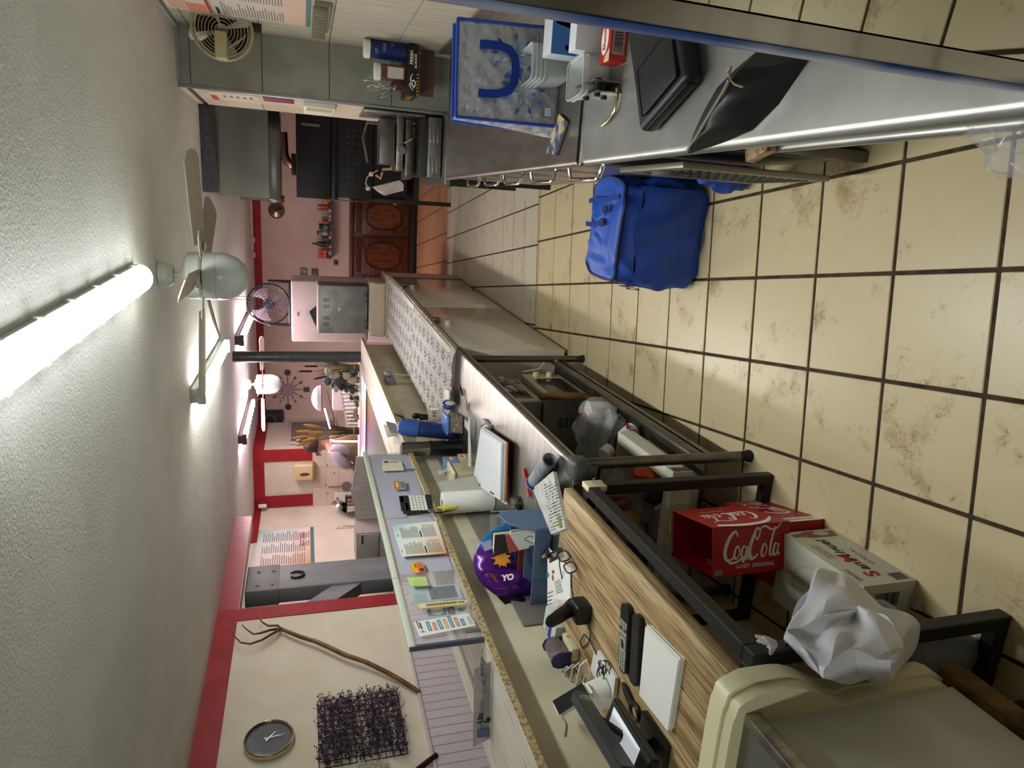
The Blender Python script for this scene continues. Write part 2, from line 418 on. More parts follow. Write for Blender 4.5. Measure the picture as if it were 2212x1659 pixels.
# dark recess seen through the opening
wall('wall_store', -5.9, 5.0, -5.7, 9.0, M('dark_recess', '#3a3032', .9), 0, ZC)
wall('wall_lobby', -5.7, 4.2, -3.7, 4.3, grey_in)

# ================================================================= LAMPS
diff_off = M('lamp_housing', '#b9c3b9', .4)
def emitter(name, col, st):
    mt, N, L, b = nodes(name, .3); b.inputs['Emission Color'].default_value = col; b.inputs['Emission Strength'].default_value = st
    b.inputs['Base Color'].default_value = (.8, .8, .8, 1); return mt
em_front = emitter('front_diffuser', COL_FRONT, LAMP_FRONT); em_back = emitter('rear_tube', COL_BACK, LAMP_BACK)
em_mid = emitter('middle_tube', COL_MID, LAMP_MID); em_beh = emitter('near_diffuser', COL_FRONT, LAMP_BEHIND)
em_side = emitter('diffuser_side', COL_FRONT, LAMP_FRONT*.2)
def closed_light(x, y0, y1, rz, label, em):
    t = thing('ceiling_light', label, 'ceiling light', (x, (y0+y1)/2, ZC), rz, None); h = (y1-y0)/2
    P = [(-.065, -.028), (.065, -.028), (.06, .0), (-.06, .0)]
    g = G(); g.prism([(p[0], p[1]) for p in P], 2*h, Fr((0, -h, 0), (-1, 0, 0), (0, 0, 1))); part('housing', g, diff_off, t)
    F = Fr((0, -h+.005, 0), (-1, 0, 0), (0, 0, 1)); Q = [(.062*math.cos(a), -.028-.052*math.sin(a)) for a in [PI*i/10 for i in range(11)]]
    g = G(); A = [[g.v(F @ Vector((q[0], q[1], e))) for q in Q] for e in (0, 2*h-.01)]
    for i in range(10): g.f([A[0][i], A[0][i+1], A[1][i+1], A[1][i]], 0 if 2 <= i <= 7 else 1)
    g.f(A[0], 1); g.f(A[1], 1); part('diffuser', g, [em, em_side], t, smooth=60)
    for k in range(6):
        yy = -h+.12+k*(2*h-.24)/5
        for sx in (-1, 1):
            g = G(); g.box(sx*.066-.006, yy-.012, -.042, sx*.066+.006, yy+.012, -.014); part('clip', g, white_pl, t)
    return t
closed_light(-.44, 1.80, 3.50, -.03, 'long white sealed tube light on the near ceiling, nearest lamp', em_front)
closed_light(-1.3, -2.4, -.7, 0, 'sealed tube light on the ceiling behind the camera', em_beh)
def tube_light(x, y0, y1, label, em, grid=False, drop=.05, hm=None):
    t = thing('ceiling_light', label, 'ceiling light', (x, (y0+y1)/2, ZC), 0, None); h = (y1-y0)/2; hm = hm or diff_off
    g = G(); g.box(-.05, -h, -drop, .05, h, 0, b=.006); part('housing', g, hm, t)
    for sx in (-.028, .028):
        g = G(); g.cyl((sx, -h+.03, -drop-.022), (sx, h-.03, -drop-.022), .014, n=12); part('tube', g, em, t, smooth=40)
    for yy in (-h, h-.03):
        g = G(); g.box(-.06, yy, -drop-.045, .06, yy+.03, -drop+.005, b=.005); part('end_cap', g, hm, t)
    if grid:
        for k in range(9):
            g = G(); yy = -h+.06+k*(2*h-.12)/8; g.box(-.06, yy-.004, -drop-.04, .06, yy+.004, -drop); part('louvre', g, M('dark_louvre', '#5a4a4a', .5), t)
    return t
tube_light(-1.37, 4.85, 6.55, 'bare twin tube light on the ceiling before the dark pillar', em_mid)
tube_light(-2.78, 7.95, 9.5, 'louvred pink-lit tube light on the rear left ceiling', em_back, True, hm=M('dark_louvre', '#5a4a4a', .5))
tube_light(-1.62, 8.0, 9.7, 'pink-lit tube light on the rear ceiling above the standing fan', em_back, True, hm=M('dark_louvre', '#5a4a4a', .5))
# ================================================================= BIG FURNITURE
def rep(name, mesh, mt, parent, locs, rots=None):
    if isinstance(mesh, G):
        mesh = mesh.mesh(name); mesh.materials.append(mt)
        for p in mesh.polygons: p.use_smooth = True
        mesh.set_sharp_from_angle(angle=.55)
    out = []
    for i, l in enumerate(locs):
        o = part(name, mesh, mt, parent, loc=l)
        if rots: o.rotation_euler = rots[i]
        out.append(o)
    return out
def loc_of(t): return t.location
# ---- stainless work table
t = thing('work_table', 'stainless steel work table with round legs and a loaded lower shelf', 'table', (-1.24, 3.2, 0))
x0, x1, y0, y1 = -.322, .35, -1.02, 1.06          # local
g = G(); P = [(x0, .755), (x1-.03, .755)] + [(x1-.025+.025*math.cos(a), .775+.025*math.sin(a)) for a in [-PI/2+PI*i/8 for i in range(9)]] + [(x0, .8)]
g.prism([(p[0], p[1]) for p in P], y1-y0, Fr((0, y1, 0), (1, 0, 0), (0, 0, 1))); part('tabletop', g, steel, t)
g = G(); g.box(x0-.011, y0, .75, x0-.003, y1, .945, b=.003); part('backsplash', g, M('splash_steel', '#85827b', .5, .5, c2='#8f8b84', ns=5), t)
g = G(); g.box(x0, y0-.012, .70, x1-.02, y0+.012, .797, b=.003); part('end_plate', g, steel_dk, t)
g = G(); g.box(x1-.075, y0-.03, .735, x1+.008, y0+.055, .806, b=.018, seg=3); part('corner_cap', g, M('grey_cap', '#4b4d50', .45), t)
legs = [(x1-.025, y0+.03), (x1-.025, y1-.26), (x0+.03, y0+.03), (x0+.03, y1-.26)]
for (lx, ly) in legs:
    g = G(); g.cyl((lx, ly, .055), (lx, ly, .76), .0215, n=16); lg = part('leg', g, steel_dk, t)
    g = G(); g.lathe([(.0, .0), (.024, 0), (.026, .012), (.02, .03), (.02, .055), (0, .055)], 14, T3(lx, ly, 0)); part('foot', g, rubber, lg)
g = G(); g.box(x0+.02, y0+.07, .17, x1-.03, y1-.22, .182); sh_ = part('shelf', g, steel_dk, t)
g = G(); g.box(x1-.05, y0+.07, .14, x1-.03, y1-.22, .235, b=.004); part('shelf_lip', g, steel_dk, sh_)
g = G(); g.box(x1-.056, y0+.045, .135, x1-.018, y0+.07, .238, b=.008); part('shelf_cap', g, black_pl, t)
# ---- wooden desk on a black frame
dm, N, L, b = nodes('oak_board', .5)
tc = N.new('ShaderNodeTexCoord'); mp = N.new('ShaderNodeMapping'); mp.inputs['Scale'].default_value = (9, .9, 9); L.new(tc.outputs['Object'], mp.inputs[0])
n = N.new('ShaderNodeTexNoise'); n.inputs['Scale'].default_value = 2.0; n.inputs['Detail'].default_value = 6; n.inputs['Distortion'].default_value = .6; L.new(mp.outputs[0], n.inputs['Vector'])
r = ramp(N, [(.30, '#7d6340'), (.44, '#b0946a'), (.56, '#c4aa80'), (.72, '#a98c62')]); L.new(n.outputs[0], r.inputs[0])
mp2 = N.new('ShaderNodeMapping'); mp2.inputs['Scale'].default_value = (60, 2.2, 60); L.new(tc.outputs['Object'], mp2.inputs[0])
n2 = N.new('ShaderNodeTexNoise'); n2.inputs['Scale'].default_value = 2.4; n2.inputs['Detail'].default_value = 4; L.new(mp2.outputs[0], n2.inputs['Vector'])
r2 = ramp(N, [(.40, '#6e5434'), (.52, '#ffffff')]); L.new(n2.outputs[0], r2.inputs[0])
mx = N.new('ShaderNodeMixRGB'); mx.blend_type = 'MULTIPLY'; mx.inputs[0].default_value = .55; L.new(r.outputs[0], mx.inputs[1]); L.new(r2.outputs[0], mx.inputs[2])
L.new(mx.outputs[0], b.inputs['Base Color'])
t = thing('wooden_desk', 'oak-look desk with a black square-tube frame along the bar wall', 'desk', (-1.34, 1.66, .055))
planks = [(-.232, -.13), (-.128, .02), (.022, .18), (.182, .355)]
for (a, c) in planks:
    g = G(); g.box(a, -.545, .738, c, .505, .78, b=.003 if c < .3 else .008); part('plank', g, dm, t)
def tubebox(p, q, s=.04):
    g = G(); p = Vector(p); q = Vector(q); lo = [min(a, c)-s/2 for a, c in zip(p, q)]; hi = [max(a, c)+s/2 for a, c in zip(p, q)]; g.box(*lo, *hi, b=.003, seg=1); return g
for yy in (.41, -.55):
    for xx in (-.225, .385):
        part('frame_leg', tubebox((xx, yy, -.035), (xx, yy, .715)), black_mt, t)
    part('frame_foot_bar', tubebox((-.185, yy, -.035), (.345, yy, -.035)), black_mt, t)
    part('frame_top_bar', tubebox((-.185, yy, .715), (.345, yy, .715)), black_mt, t)
for xx in (-.225, .385): part('frame_rail', tubebox((xx, -.51, .715), (xx, .37, .715)), black_mt, t)
# ---- chest freezers with damask cloth
enamel = M('white_enamel', '#d8d4c8', .13, c2='#d2cdc0', ns=2, coat=.3)
gasket = M('grey_gasket', '#8a877c', .7)
clm, N, L, b = nodes('damask_cloth', .6)
tc = N.new('ShaderNodeTexCoord'); mp = N.new('ShaderNodeMapping'); mp.inputs['Scale'].default_value = (7.2, 5.0, 1); L.new(tc.outputs['Object'], mp.inputs[0])
sp = N.new('ShaderNodeSeparateXYZ'); L.new(mp.outputs[0], sp.inputs[0])
def mth(op, a, b_=None, c=None):
    n = N.new('ShaderNodeMath'); n.operation = op
    for i, v in enumerate((a, b_, c)):
        if v is None: continue
        if isinstance(v, (int, float)): n.inputs[i].default_value = v
        else: L.new(v, n.inputs[i])
    return n.outputs[0]
row = mth('FLOOR', sp.outputs[0]); off = mth('MULTIPLY', mth('MODULO', row, 2), .5)
fx = mth('SUBTRACT', mth('FRACT', sp.outputs[0]), .5); fy = mth('SUBTRACT', mth('FRACT', mth('ADD', sp.outputs[1], off)), .5)
rr = mth('SQRT', mth('ADD', mth('MULTIPLY', fx, fx), mth('MULTIPLY', fy, fy))); th = mth('ARCTAN2', fy, fx)
pet = mth('MULTIPLY_ADD', mth('ABSOLUTE', mth('COSINE', mth('MULTIPLY', th, 4))), .16, .27)
ins = mth('LESS_THAN', rr, pet)
vv = N.new('ShaderNodeTexVoronoi'); vv.feature = 'DISTANCE_TO_EDGE'; vv.inputs['Scale'].default_value = 4.2; L.new(mp.outputs[0], vv.inputs['Vector'])
vein = mth('GREATER_THAN', vv.outputs['Distance'], .07)
ringm = mth('GREATER_THAN', mth('SINE', mth('MULTIPLY', rr, 34)), -.45)
msk = mth('MULTIPLY', ins, mth('MULTIPLY', vein, ringm))
mx = N.new('ShaderNodeMixRGB'); L.new(msk, mx.inputs[0]); mx.inputs[1].default_value = (*lin('#e2dfe0'), 1); mx.inputs[2].default_value = (*lin('#3a383c'), 1)
L.new(mx.outputs[0], b.inputs['Base Color'])
def freezer(yc, ln, label, clabel, ext=0):
    t = thing('chest_freezer', label, 'freezer', (-1.185+.0265*(yc-5.3), yc, 0), -.0265, 'chest freezers along the bar'); h = ln/2
    g = G(); g.box(-.33, -h, .03, .305, h, .765, b=.012); part('body', g, enamel, t)
    g = G(); g.box(-.32, -h+.005, .765, .30, h-.005, .785); part('gasket', g, gasket, t)
    g = G(); g.box(-.335, -h-.002, .785, .318, h+.002, .845, b=.014); part('lid', g, enamel, t)
    g = G(); g.box(-.3, -h+.05, 0, .27, h-.05, .03); part('plinth', g, black_pl, t)
    g = G(); g.box(.305, -h+.02, .18, .312, -h+.14, .26, b=.002); part('badge', g, cream_pl, t)
    g = G(); g.box(.30, h-.72, .74, .345, h-.66, .80, b=.008); lk = part('latch', g, M('latch_metal', '#77705f', .35, 1), t)
    g = G(); g.cyl((.30, h-.79, .70), (.34, h-.79, .70), .022, n=14); part('latch_button', g, white_pl, lk)
    rd = random.Random(int(yc*9))
    g = G()
    def f(a, b_):
        x = -.345+a*(.345+.327); y = -h-ext+b_*(2*h+ext-.01)
        z = .8475+.0012*math.sin(a*9+b_*13)+(-.02*max(0, (a-.93)/.07))
        if ext and b_ < .04: z += .003*math.sin(a*40)
        return (x, y+(.012*math.sin(a*17) if b_ < .02 else 0), z)
    g.grid(f, 24, 40)
    g2 = G(); g2.bm.free(); g2.bm = g.bm
    ret = bmesh.ops.solidify(g.bm, geom=g.bm.faces[:], thickness=-.0015)
    R = Matrix.LocRotScale(t.location, t.rotation_euler, t.scale); g.bm.transform(R)
    solo('damask_cloth', clabel, 'cloth', g, clm, 'damask cloths on the freezers', 60, loc=t.location+Vector((0, 0, .8475)))
    return t
freezer(5.05, 1.58, 'white enamelled chest freezer standing next to the steel work table', 'black and white damask cloth on the freezer next to the work table', .12)
freezer(6.76, 1.80, 'white enamelled chest freezer at the rear, beyond the first freezer', 'black and white damask cloth on the rear freezer')
# box end panel behind the freezers, with a covered block
t = thing('low_cabinet', 'beige low cabinet with brown edges at the end of the freezers', 'cabinet', (-1.15, 7.98, 0))
g = G(); g.box(-.36, -.27, 0, .33, .27, .84, b=.004); part('body', g, M('beige_board', '#b7a592', .6), t)
g = G(); g.box(-.37, -.285, .84, .345, .28, .862, b=.003); part('top', g, M('beige_board', '#b7a592', .6), t)
g = G(); g.box(.318, -.28, 0, .335, -.262, .84); part('edge_strip', g, M('brown_edge', '#6b4a1c', .5), t)
t = thing('covered_block', 'beige cloth covered block under the metal cabinet', 'block', (-1.19, 7.98, .862))
g = G(); g.box(-.315, -.25, 0, .3, .25, .185, b=.02, seg=3)
bmesh.ops.subdivide_edges(g.bm, edges=g.bm.edges[:], cuts=3, use_grid_fill=True)
for v in g.bm.verts: v.co += Vector((.008*math.sin(v.co.z*30+v.co.x*9), .008*math.sin(v.co.x*14+v.co.z*20), 0))
part('cover', g, M('beige_cloth', '#b8ab9a', .9), t)
# ---- right hand counters
def rolled_top(t, x0, x1, y0, y1, z, mt, r=.02, name='worktop'):
    g = G(); P = [(x1, z-.04), (x1, z)] + [(x0+r+r*math.cos(a), z-r+r*math.sin(a)) for a in [PI/2+PI*i/10 for i in range(11)]]
    g.prism(P, y1-y0, Fr((0, y1, 0), (1, 0, 0), (0, 0, 1))); return part(name, g, mt, t)
ct = M('worn_counter_steel', '#9b9d9a', .36, .75, c2='#b0b2ae', ns=3.5, bump=.05, bs=120)
cb = M('rear_counter_steel', '#857e78', .32, .85, c2='#978f88', ns=3, stretch=(6, 1, 1), bump=.03, bs=90)
t = thing('steel_counter', 'near stainless counter with open lower shelf, black bags lying on it', 'counter', (.57, 1.57, 0))
rolled_top(t, -.40, .41, -.82, .80, .8, ct, .022)
g = G(); g.box(-.40, .785, .765, .41, .80, .806, b=.004); part('raised_rim', g, chrome, t)
rolled_top(t, -.36, .40, -.80, .30, .45, ct, .016, 'lower_shelf')
g = G(); g.box(-.375, -.80, .705, .39, .78, .755); part('apron', g, M('beige_metal', '#8f8568', .5), t)
for (lx, ly) in ((-.33, -.78), (-.33, .32), (.37, -.78), (.37, .76)):
    g = G(); g.box(lx-.018, ly-.018, 0, lx+.018, ly+.018, .75, b=.004); part('leg', g, steel_dk, t)
g = G(); g.box(.40, -.82, .8, .412, .80, .90); part('upstand', g, ct, t)
t = thing('drawer_counter', 'rear stainless counter with a row of drawers, cool bag standing on it', 'counter', (.57, 3.62, 0))
rolled_top(t, -.40, .41, -1.215, 1.22, .8, cb, .02)
g = G(); g.box(-.375, -1.21, .10, .40, 1.21, .76); part('carcass', g, M('dark_steel_body', '#5d5954', .45, .9), t)
for k in range(5):
    yc = -.98+k*.475
    g = G(); g.box(-.388, yc-.225, .14, -.375, yc+.225, .745, b=.003); d = part('drawer_front', g, cb, t)
    g = G(); hy = (2.56, 3.06, 3.54, 3.96, 4.42)[k]-3.62
    P = [(-.382, hy-.17, .70), (-.40, hy-.168, .70), (-.43, hy-.145, .70), (-.437, hy-.12, .70), (-.437, hy+.12, .70), (-.43, hy+.145, .70), (-.40, hy+.168, .70), (-.382, hy+.17, .70)]
    g.tube(P, .0085, 8, flat=1.0); part('handle', g, chrome, d)
g = G(); g.box(.40, -1.21, .8, .412, 1.22, .88); part('upstand', g, cb, t)
g = G(); g.box(-.3, -1.15, 0, .38, 1.15, .10); part('plinth', g, black_pl, t)
# grey vented unit with a perforated door under the near counter
t = thing('vented_cooler', 'grey under-counter unit with a perforated door and caster wheels', 'appliance', (.50, 2.12, 0))
g = G(); g.box(-.28, -.20, .10, .28, .21, .69, b=.006); part('body', g, M('grey_unit', '#77736c', .5, .4), t)
g = G(); g.box(-.345, -.23, .12, -.325, .21, .66, b=.005); dr = part('door', g, M('door_grey', '#8a8578', .4, .6), t)
g = G()
for i in range(14):
    for j in range(6): g.box(-.3475, -.19+j*.055, .17+i*.033, -.3452, -.155+j*.055, .183+i*.033)
part('perforation', g, black_pl, dr, kind='stuff')
g = G(); g.cyl((-.36, -.03, .60), (-.346, -.03, .60), .05, n=20); part('knob', g, M('knob_grey', '#5e5e60', .4), dr)
for (lx, ly) in ((-.25, -.19), (-.25, .17), (.25, -.19), (.25, .17)):
    g = G(); g.cyl((lx-.015, ly, .045), (lx+.015, ly, .045), .045, n=16); part('caster', g, rubber, t)
# ---- upright cooler beside the camera
mir = M('tinted_mirror_glass', '#7f7e6a', .015, 1)
t = thing('upright_cooler', 'tall cooler whose dark glass door mirrors the tiled floor, blue edge strip', 'cooler', (.55, .2, 0))
g = G(); g.box(-.33, -.60, 0, .38, .535, 1.98, b=.006); part('cabinet', g, M('cooler_white', '#d9dbe0', .4), t)
g = G(); g.box(-.352, -.60, .1, -.334, .425, 1.9); dd = part('glass_door', g, mir, t)
g = G(); g.box(-.353, .425, .1, -.334, .512, 1.9); part('black_border', g, M('gloss_black', '#0a0a0c', .15), dd)
g = G(); g.box(-.356, .512, .1, -.334, .538, 1.9, b=.003)
bs, N, L, b = nodes('blue_edge_strip', .3)
tc = N.new('ShaderNodeTexCoord'); n = N.new('ShaderNodeTexNoise'); n.inputs['Scale'].default_value = 2.5; mp = N.new('ShaderNodeMapping'); mp.inputs['Scale'].default_value = (.1, .1, 1); L.new(tc.outputs['Object'], mp.inputs[0]); L.new(mp.outputs[0], n.inputs['Vector'])
r = ramp(N, [(.42, '#2f4f96'), (.5, '#8d9bb8'), (.58, '#33539c')]); L.new(n.outputs[0], r.inputs[0]); L.new(r.outputs[0], b.inputs['Base Color'])
part('edge_strip', g, bs, dd)
# ---- white topped machine with S-shaped cheeks, left of the camera
t = thing('ice_cream_cabinet', 'cream sided steel-topped cabinet with rounded cheek beside the desk end', 'cabinet', (-1.45, .62, 0))
out = [(1545, 1500), (1552, 1479), (1565, 1468), (1600, 1450), (1660, 1441), (1685, 1440), (1709, 1445), (1752, 1466), (1777, 1472), (1803, 1461), (1880, 1449), (1960, 1437), (1985, 1435), (2005, 1442), (2028, 1460), (2040, 1475)]
prof = [(aty(x, y, 1.055).x, aty(x, y, 1.055).z) for x, y in out]
prof = [(-1.9, prof[0][1]+.005)] + [(-1.06, prof[0][1]+.006), (-1.0, prof[0][1]+.004)] + prof + [(-1.9, prof[-1][1])]
def cheek(y, th, inset, nm, mt):
    cx = sum(p[0] for p in prof)/len(prof); Q = []
    for (x, z) in prof: Q.append((x-inset if x > -1.6 else x, z-inset if z > .5 else z+inset))
    g = G(); g.prism([(p[0]+1.45, p[1]) for p in Q], th, Fr((0, y+th-.62, 0), (1, 0, 0), (0, 0, 1)))
    bmesh.ops.bevel(g.bm, geom=[e for e in g.bm.edges if len(e.link_faces) == 2 and e.calc_face_angle(0) > 1.2], offset=.006, segments=2, affect='EDGES')
    return part(nm, g, mt, t, smooth=50)
cheek(1.02, .045, 0, 'cheek_outer', cream_pl); cheek(.988, .032, .006, 'cheek_inner', M('cream_plastic_2', '#d2cba8', .45))
g = G(); g.box(-.45, -1.6, .845, .435, .368, .875); part('top_plate', g, M('matt_steel_top', '#82817a', .5, .8, c2='#8d8c85', ns=4), t)
g = G(); g.box(.435, -1.6, .838, .462, .368, .877, b=.004); part('top_trim', g, steel, t)
g = G(); g.box(.405, -1.6, .30, .432, .368, .84); part('front_panel', g, M('grey_white_panel', '#bdbcb4', .5), t)
g = G(); g.box(-.42, -1.6, .06, .36, .36, .84); part('body', g, black_pl, t)
g = G(); g.box(.36, -1.6, .20, .48, .22, .235); part('base_rail', g, steel_dk, t)
g = G(); g.box(.36, .19, .225, .45, .42, .29, b=.006); part('wood_block', g, M('worn_wood', '#7b5a2b', .8, c2='#4b3316', ns=12), t)
# ---- far end: grill bench, contact grill, black oven
t = thing('grill_bench', 'dark steel bench carrying the contact grill beyond the counter', 'bench', (.38, 5.42, 0))
g = G(); g.box(-.24, -.55, .76, .235, .42, .798, b=.004); part('top', g, cb, t)
for (lx, ly) in ((-.2, -.5), (-.2, .38), (.2, -.5), (.2, .38)):
    g = G(); g.box(lx-.02, ly-.02, 0, lx+.02, ly+.02, .76); part('leg', g, black_mt, t)
t = thing('contact_grill', 'steel contact grill with vented box front and open dark press', 'grill', (.385, 5.25, .798))
g = G(); g.box(-.20, -.26, .012, .205, -.24, .105, b=.003); vb = part('vented_front', g, M('vent_steel', '#8d908c', .4, 1), t)
for cx_ in (-.115, .09):
    for k in range(3): 
        g = G(); g.box(cx_-.055, -.264, .032+k*.026, cx_+.055, -.259, .043+k*.026, b=.002); part('vent_rib', g, steel, vb)
g = G(); g.box(-.19, -.22, .005, .2, .2, .15, b=.004); part('body', g, M('dark_press', '#2c2724', .5), t)
g = G(); g.box(-.215, -.05, .18, .2, .16, .235, b=.006); part('lower_plate', g, steel_dk, t)
g = G(); g.box(-.12, -.04, .31, .19, .14, .42, b=.006); part('upper_press', g, steel_dk, t)
g = G(); g.box(-.16, -.05, .25, .215, .16, .30, b=.004); part('drip_tray', g, steel, t)
g = G(); g.tube([(.16, .05, .15), (.16, .05, .5), (.05, .03, .53), (-.12, .0, .5)], .012, 8); part('arm', g, M('arm_steel', '#93908c', .25, 1), t)
g = G(); g.cyl((-.02, -.08, .265), (-.02, -.05, .265), .03, n=16); part('dial', g, chrome, t)
g = G(); g.tube([(.1, -.1, .13), (.06, -.13, .2), (.03, -.1, .25)], .008, 8); part('handle', g, chrome, t)
g = G(); g.box(.205, -.2, .12, .225, .18, .55, b=.004); part('back_panel', g, steel, t)
t = thing('black_oven', 'tall black double oven on a black leg frame beyond the grill', 'oven', (.47, 8.9, 0))
bo = M('oven_black', '#101012', .55, c2='#18181b', ns=4)
g = G(); g.box(-.49, -.40, 1.44, .5, .45, 1.82, b=.006); g1 = part('upper_oven', g, bo, t)
g = G(); g.box(-.485, -.405, 1.36, .5, .45, 1.43, b=.004); part('shelf_lip', g, M('worn_black_steel', '#2d2c2e', .35, .7), t)
g = G(); g.box(-.46, -.38, .95, .48, .45, 1.36, b=.004); lo_ = part('lower_oven', g, bo, t)
g = G()
for i in range(9):
    for j in range(4): g.box(-.30+i*.075, -.384, 1.03+j*.07, -.288+i*.075, -.3795, 1.042+j*.07)
part('rivet', g, M('rivet_grey', '#6f6f72', .4, .8), lo_, kind='stuff')
g = G(); g.box(-.5, -.36, 1.02, -.485, -.10, 1.40, b=.003); part('side_plate', g, steel_dk, t)
g = G(); g.box(.30, -.42, 1.56, .33, -.40, 1.76, b=.003); part('door_handle', g, M('old_steel', '#8d8d84', .4, 1), g1)
for (lx, ly) in ((-.46, -.37), (-.46, .41), (.46, -.37), (.46, .41)):
    g = G(); g.box(lx-.025, ly-.025, 0, lx+.025, ly+.025, .95, b=.003); part('leg', g, black_mt, t)
g = G(); g.box(-.46, -.39, .40, .48, .43, .46); part('lower_shelf', g, black_mt, t)
g = G(); g.box(-.45, -.34, .55, .47, .42, .94); part('back_plate', g, bo, t)
g = G(); g.box(-.505, -.36, .66, -.487, -.30, .70); part('wooden_knob', g, M('knob_wood', '#b8893f', .5), t)
# stainless hoods
def hood(X0, X1, Y0, Y1, zl, zt, label, lipz, loc):
    t = thing('extractor_hood', label, 'extractor hood', loc)
    c = [(X0, Y0), (X1, Y0), (X1, Y1), (X0, Y1)]
    g = G(); ins = [(X0+.0, Y0+.25), (X1, Y0+.25), (X1, Y1), (X0, Y1)]
    A = [g.v((x-loc[0], y-loc[1], zl-loc[2])) for x, y in c]; B = [g.v((x-loc[0], y-loc[1], zt-loc[2])) for x, y in ins]
    for i in range(4): g.f([A[i], A[(i+1) % 4], B[(i+1) % 4], B[i]])
    g.f(B); part('canopy', g, M('hood_steel', '#aeada6', .35, .6, c2='#b7b6ae', ns=3), t, smooth=0)
    g = G(); g.box(X0-loc[0]-.01, Y0-loc[1]-.01, lipz-loc[2], X1-loc[0]+.01, Y0-loc[1]+.03, zl-loc[2]+.004, b=.004); part('lip', g, M('hood_lip', '#6f6d6c', .3, 1), t); g = G(); g.box(X0-loc[0]-.01, Y0-loc[1], lipz-loc[2], X0-loc[0]+.03, Y1-loc[1], zl-loc[2]+.004, b=.004)
    part('side_lip', g, M('hood_lip', '#6f6d6c', .3, 1), t); return t
hood(-.04, .75, 6.35, 7.6, 2.02, 2.44, 'large stainless extractor hood hanging beyond the grey tiled wall end', 1.93, (.35, 6.9, 2.5))
hood(-.09, .9, 8.9, 10.0, 2.14, 2.48, 'second stainless hood hanging nearer the rear wall', 1.99, (.4, 9.4, 2.5))
g = G(); g.box(-.02, 5.95, 2.43, 1.0, 6.4, 2.5, b=.004); solo('soot_panel', 'dark speckled ceiling panel above the stainless hood', 'panel', g, M('soot_panel', '#3d4048', .8, c2='#595c63', ns=60), loc=(.4, 6.2, 2.5))
t = thing('exhaust_duct', 'bent steel exhaust pipe between the rear hood and the oven', 'pipe', (.35, 8.75, 1.825))
g = G(); g.tube([(0, 0, 0), (.0, 0, .05), (.03, 0, .10), (.1, 0, .13), (.35, 0, .14)], .05, 14); part('pipe', g, M('pipe_brown', '#8a6d62', .3, .9), t)
g = G(); g.box(-.12, -.1, 0, .12, .1, .05, b=.01); part('pipe_foot', g, black_mt, t)
# ---- carved buffet by the rear wall
bw = M('dark_walnut', '#5b2c17', .35, c2='#3a1a0d', ns=5, stretch=(1, 1, 6)); bw2 = M('carved_walnut', '#4a2210', .4, c2='#2a1208', ns=8); bw3 = M('panel_walnut', '#6b3418', .3, c2='#46200f', ns=5, stretch=(5, 1, 1))
t = thing('carved_buffet', 'dark carved walnut buffet with raised door panels by the rear wall', 'sideboard', (-.75, 11.3, 0))
g = G(); g.box(-1.0, -.17, .08, 1.5, .22, 1.0, b=.01); part('body', g, bw2, t)
g = G(); g.box(-1.03, -.20, 1.0, 1.53, .23, 1.04, b=.012, seg=3); part('top', g, bw, t)
g = G(); g.box(-1.0, -.2, .0, 1.5, .2, .10, b=.01); part('plinth', g, M('buffet_plinth', '#1d0d07', .6), t)
for k in range(4):
    cx_ = -.72+k*.62
    g = G(); g.box(cx_-.29, -.188, .14, cx_+.29, -.165, .86, b=.006); d = part('door', g, bw, t)
    F = Fr((cx_, -.1885, .52), (1, 0, 0), (0, 0, 1)); n_ = 40
    def wob(r): return [(r*.2*math.copysign(abs(math.cos(a))**.55, math.cos(a))*(1+.05*math.cos(4*a)), r*.27*math.copysign(abs(math.sin(a))**.55, math.sin(a))*(1+.05*math.cos(4*a))) for a in [2*PI*i/n_ for i in range(n_)]]
    g = G(); g.tube([F @ Vector((p[0], p[1], .004)) for p in wob(1)], .013, 6, closed=True); part('carved_frame', g, bw2, d)
    g = G(); g.prism(wob(.86), .012, F); part('raised_panel', g, bw3, d, smooth=10)
    g = G(); g.box(cx_-.27, -.186, .885, cx_+.27, -.166, .985, b=.006); dw = part('drawer', g, bw, t)
    g = G(); g.lathe([(0, 0), (.014, .004), (.016, .016), (.008, .024), (0, .026)], 12, Fr((cx_, -.188, .935), (1, 0, 0), (0, 0, 1))); part('knob', g, M('brass', '#8a6a2e', .3, 1), dw)
# ---- white fridge, standing fan, vented metal cabinet
frw = M('fridge_white', '#d9c7c8', .35)
t = thing('refrigerator', 'tall white refrigerator with a fan standing on its top', 'refrigerator', (-1.345, 8.75, 0))
g = G(); g.box(-.37, -.26, .03, .37, .3, 1.9, b=.02, seg=3); part('body', g, frw, t)
g = G(); g.box(-.37, -.31, 1.01, .37, -.265, 1.895, b=.018, seg=3); d = part('upper_door', g, frw, t)
g = G(); g.box(-.37, -.31, .05, .37, -.265, .995, b=.018, seg=3); part('lower_door', g, frw, t)
g = G(); g.prism(circ(.028, 20, 0, 0, ry=.011), .003, Fr((-.03, -.311, 1.82), (1, 0, 0), (0, 0, 1))); part('badge', g, M('badge_grey', '#a3979a', .3, .7), d)
for lx in (-.3, .3): 
    g = G(); g.cyl((lx, 0, 0), (lx, 0, .03), .03, n=12); part('foot', g, black_pl, t)
t = thing('box_fan', 'dark round fan in wire guard standing on the white refrigerator', 'fan', (-1.30, 8.72, 1.9))
fd = M('fan_dark', '#1c1f2b', .4)
for k in range(7):
    r_ = .045+.032*k; g = G(); g.tube([(r_*math.cos(a), -.09+.03*(r_/.24)**2, .265+r_*math.sin(a)) for a in [2*PI*i/28 for i in range(28)]], .0026, 5, closed=True); part('guard_ring', g, fd, t)
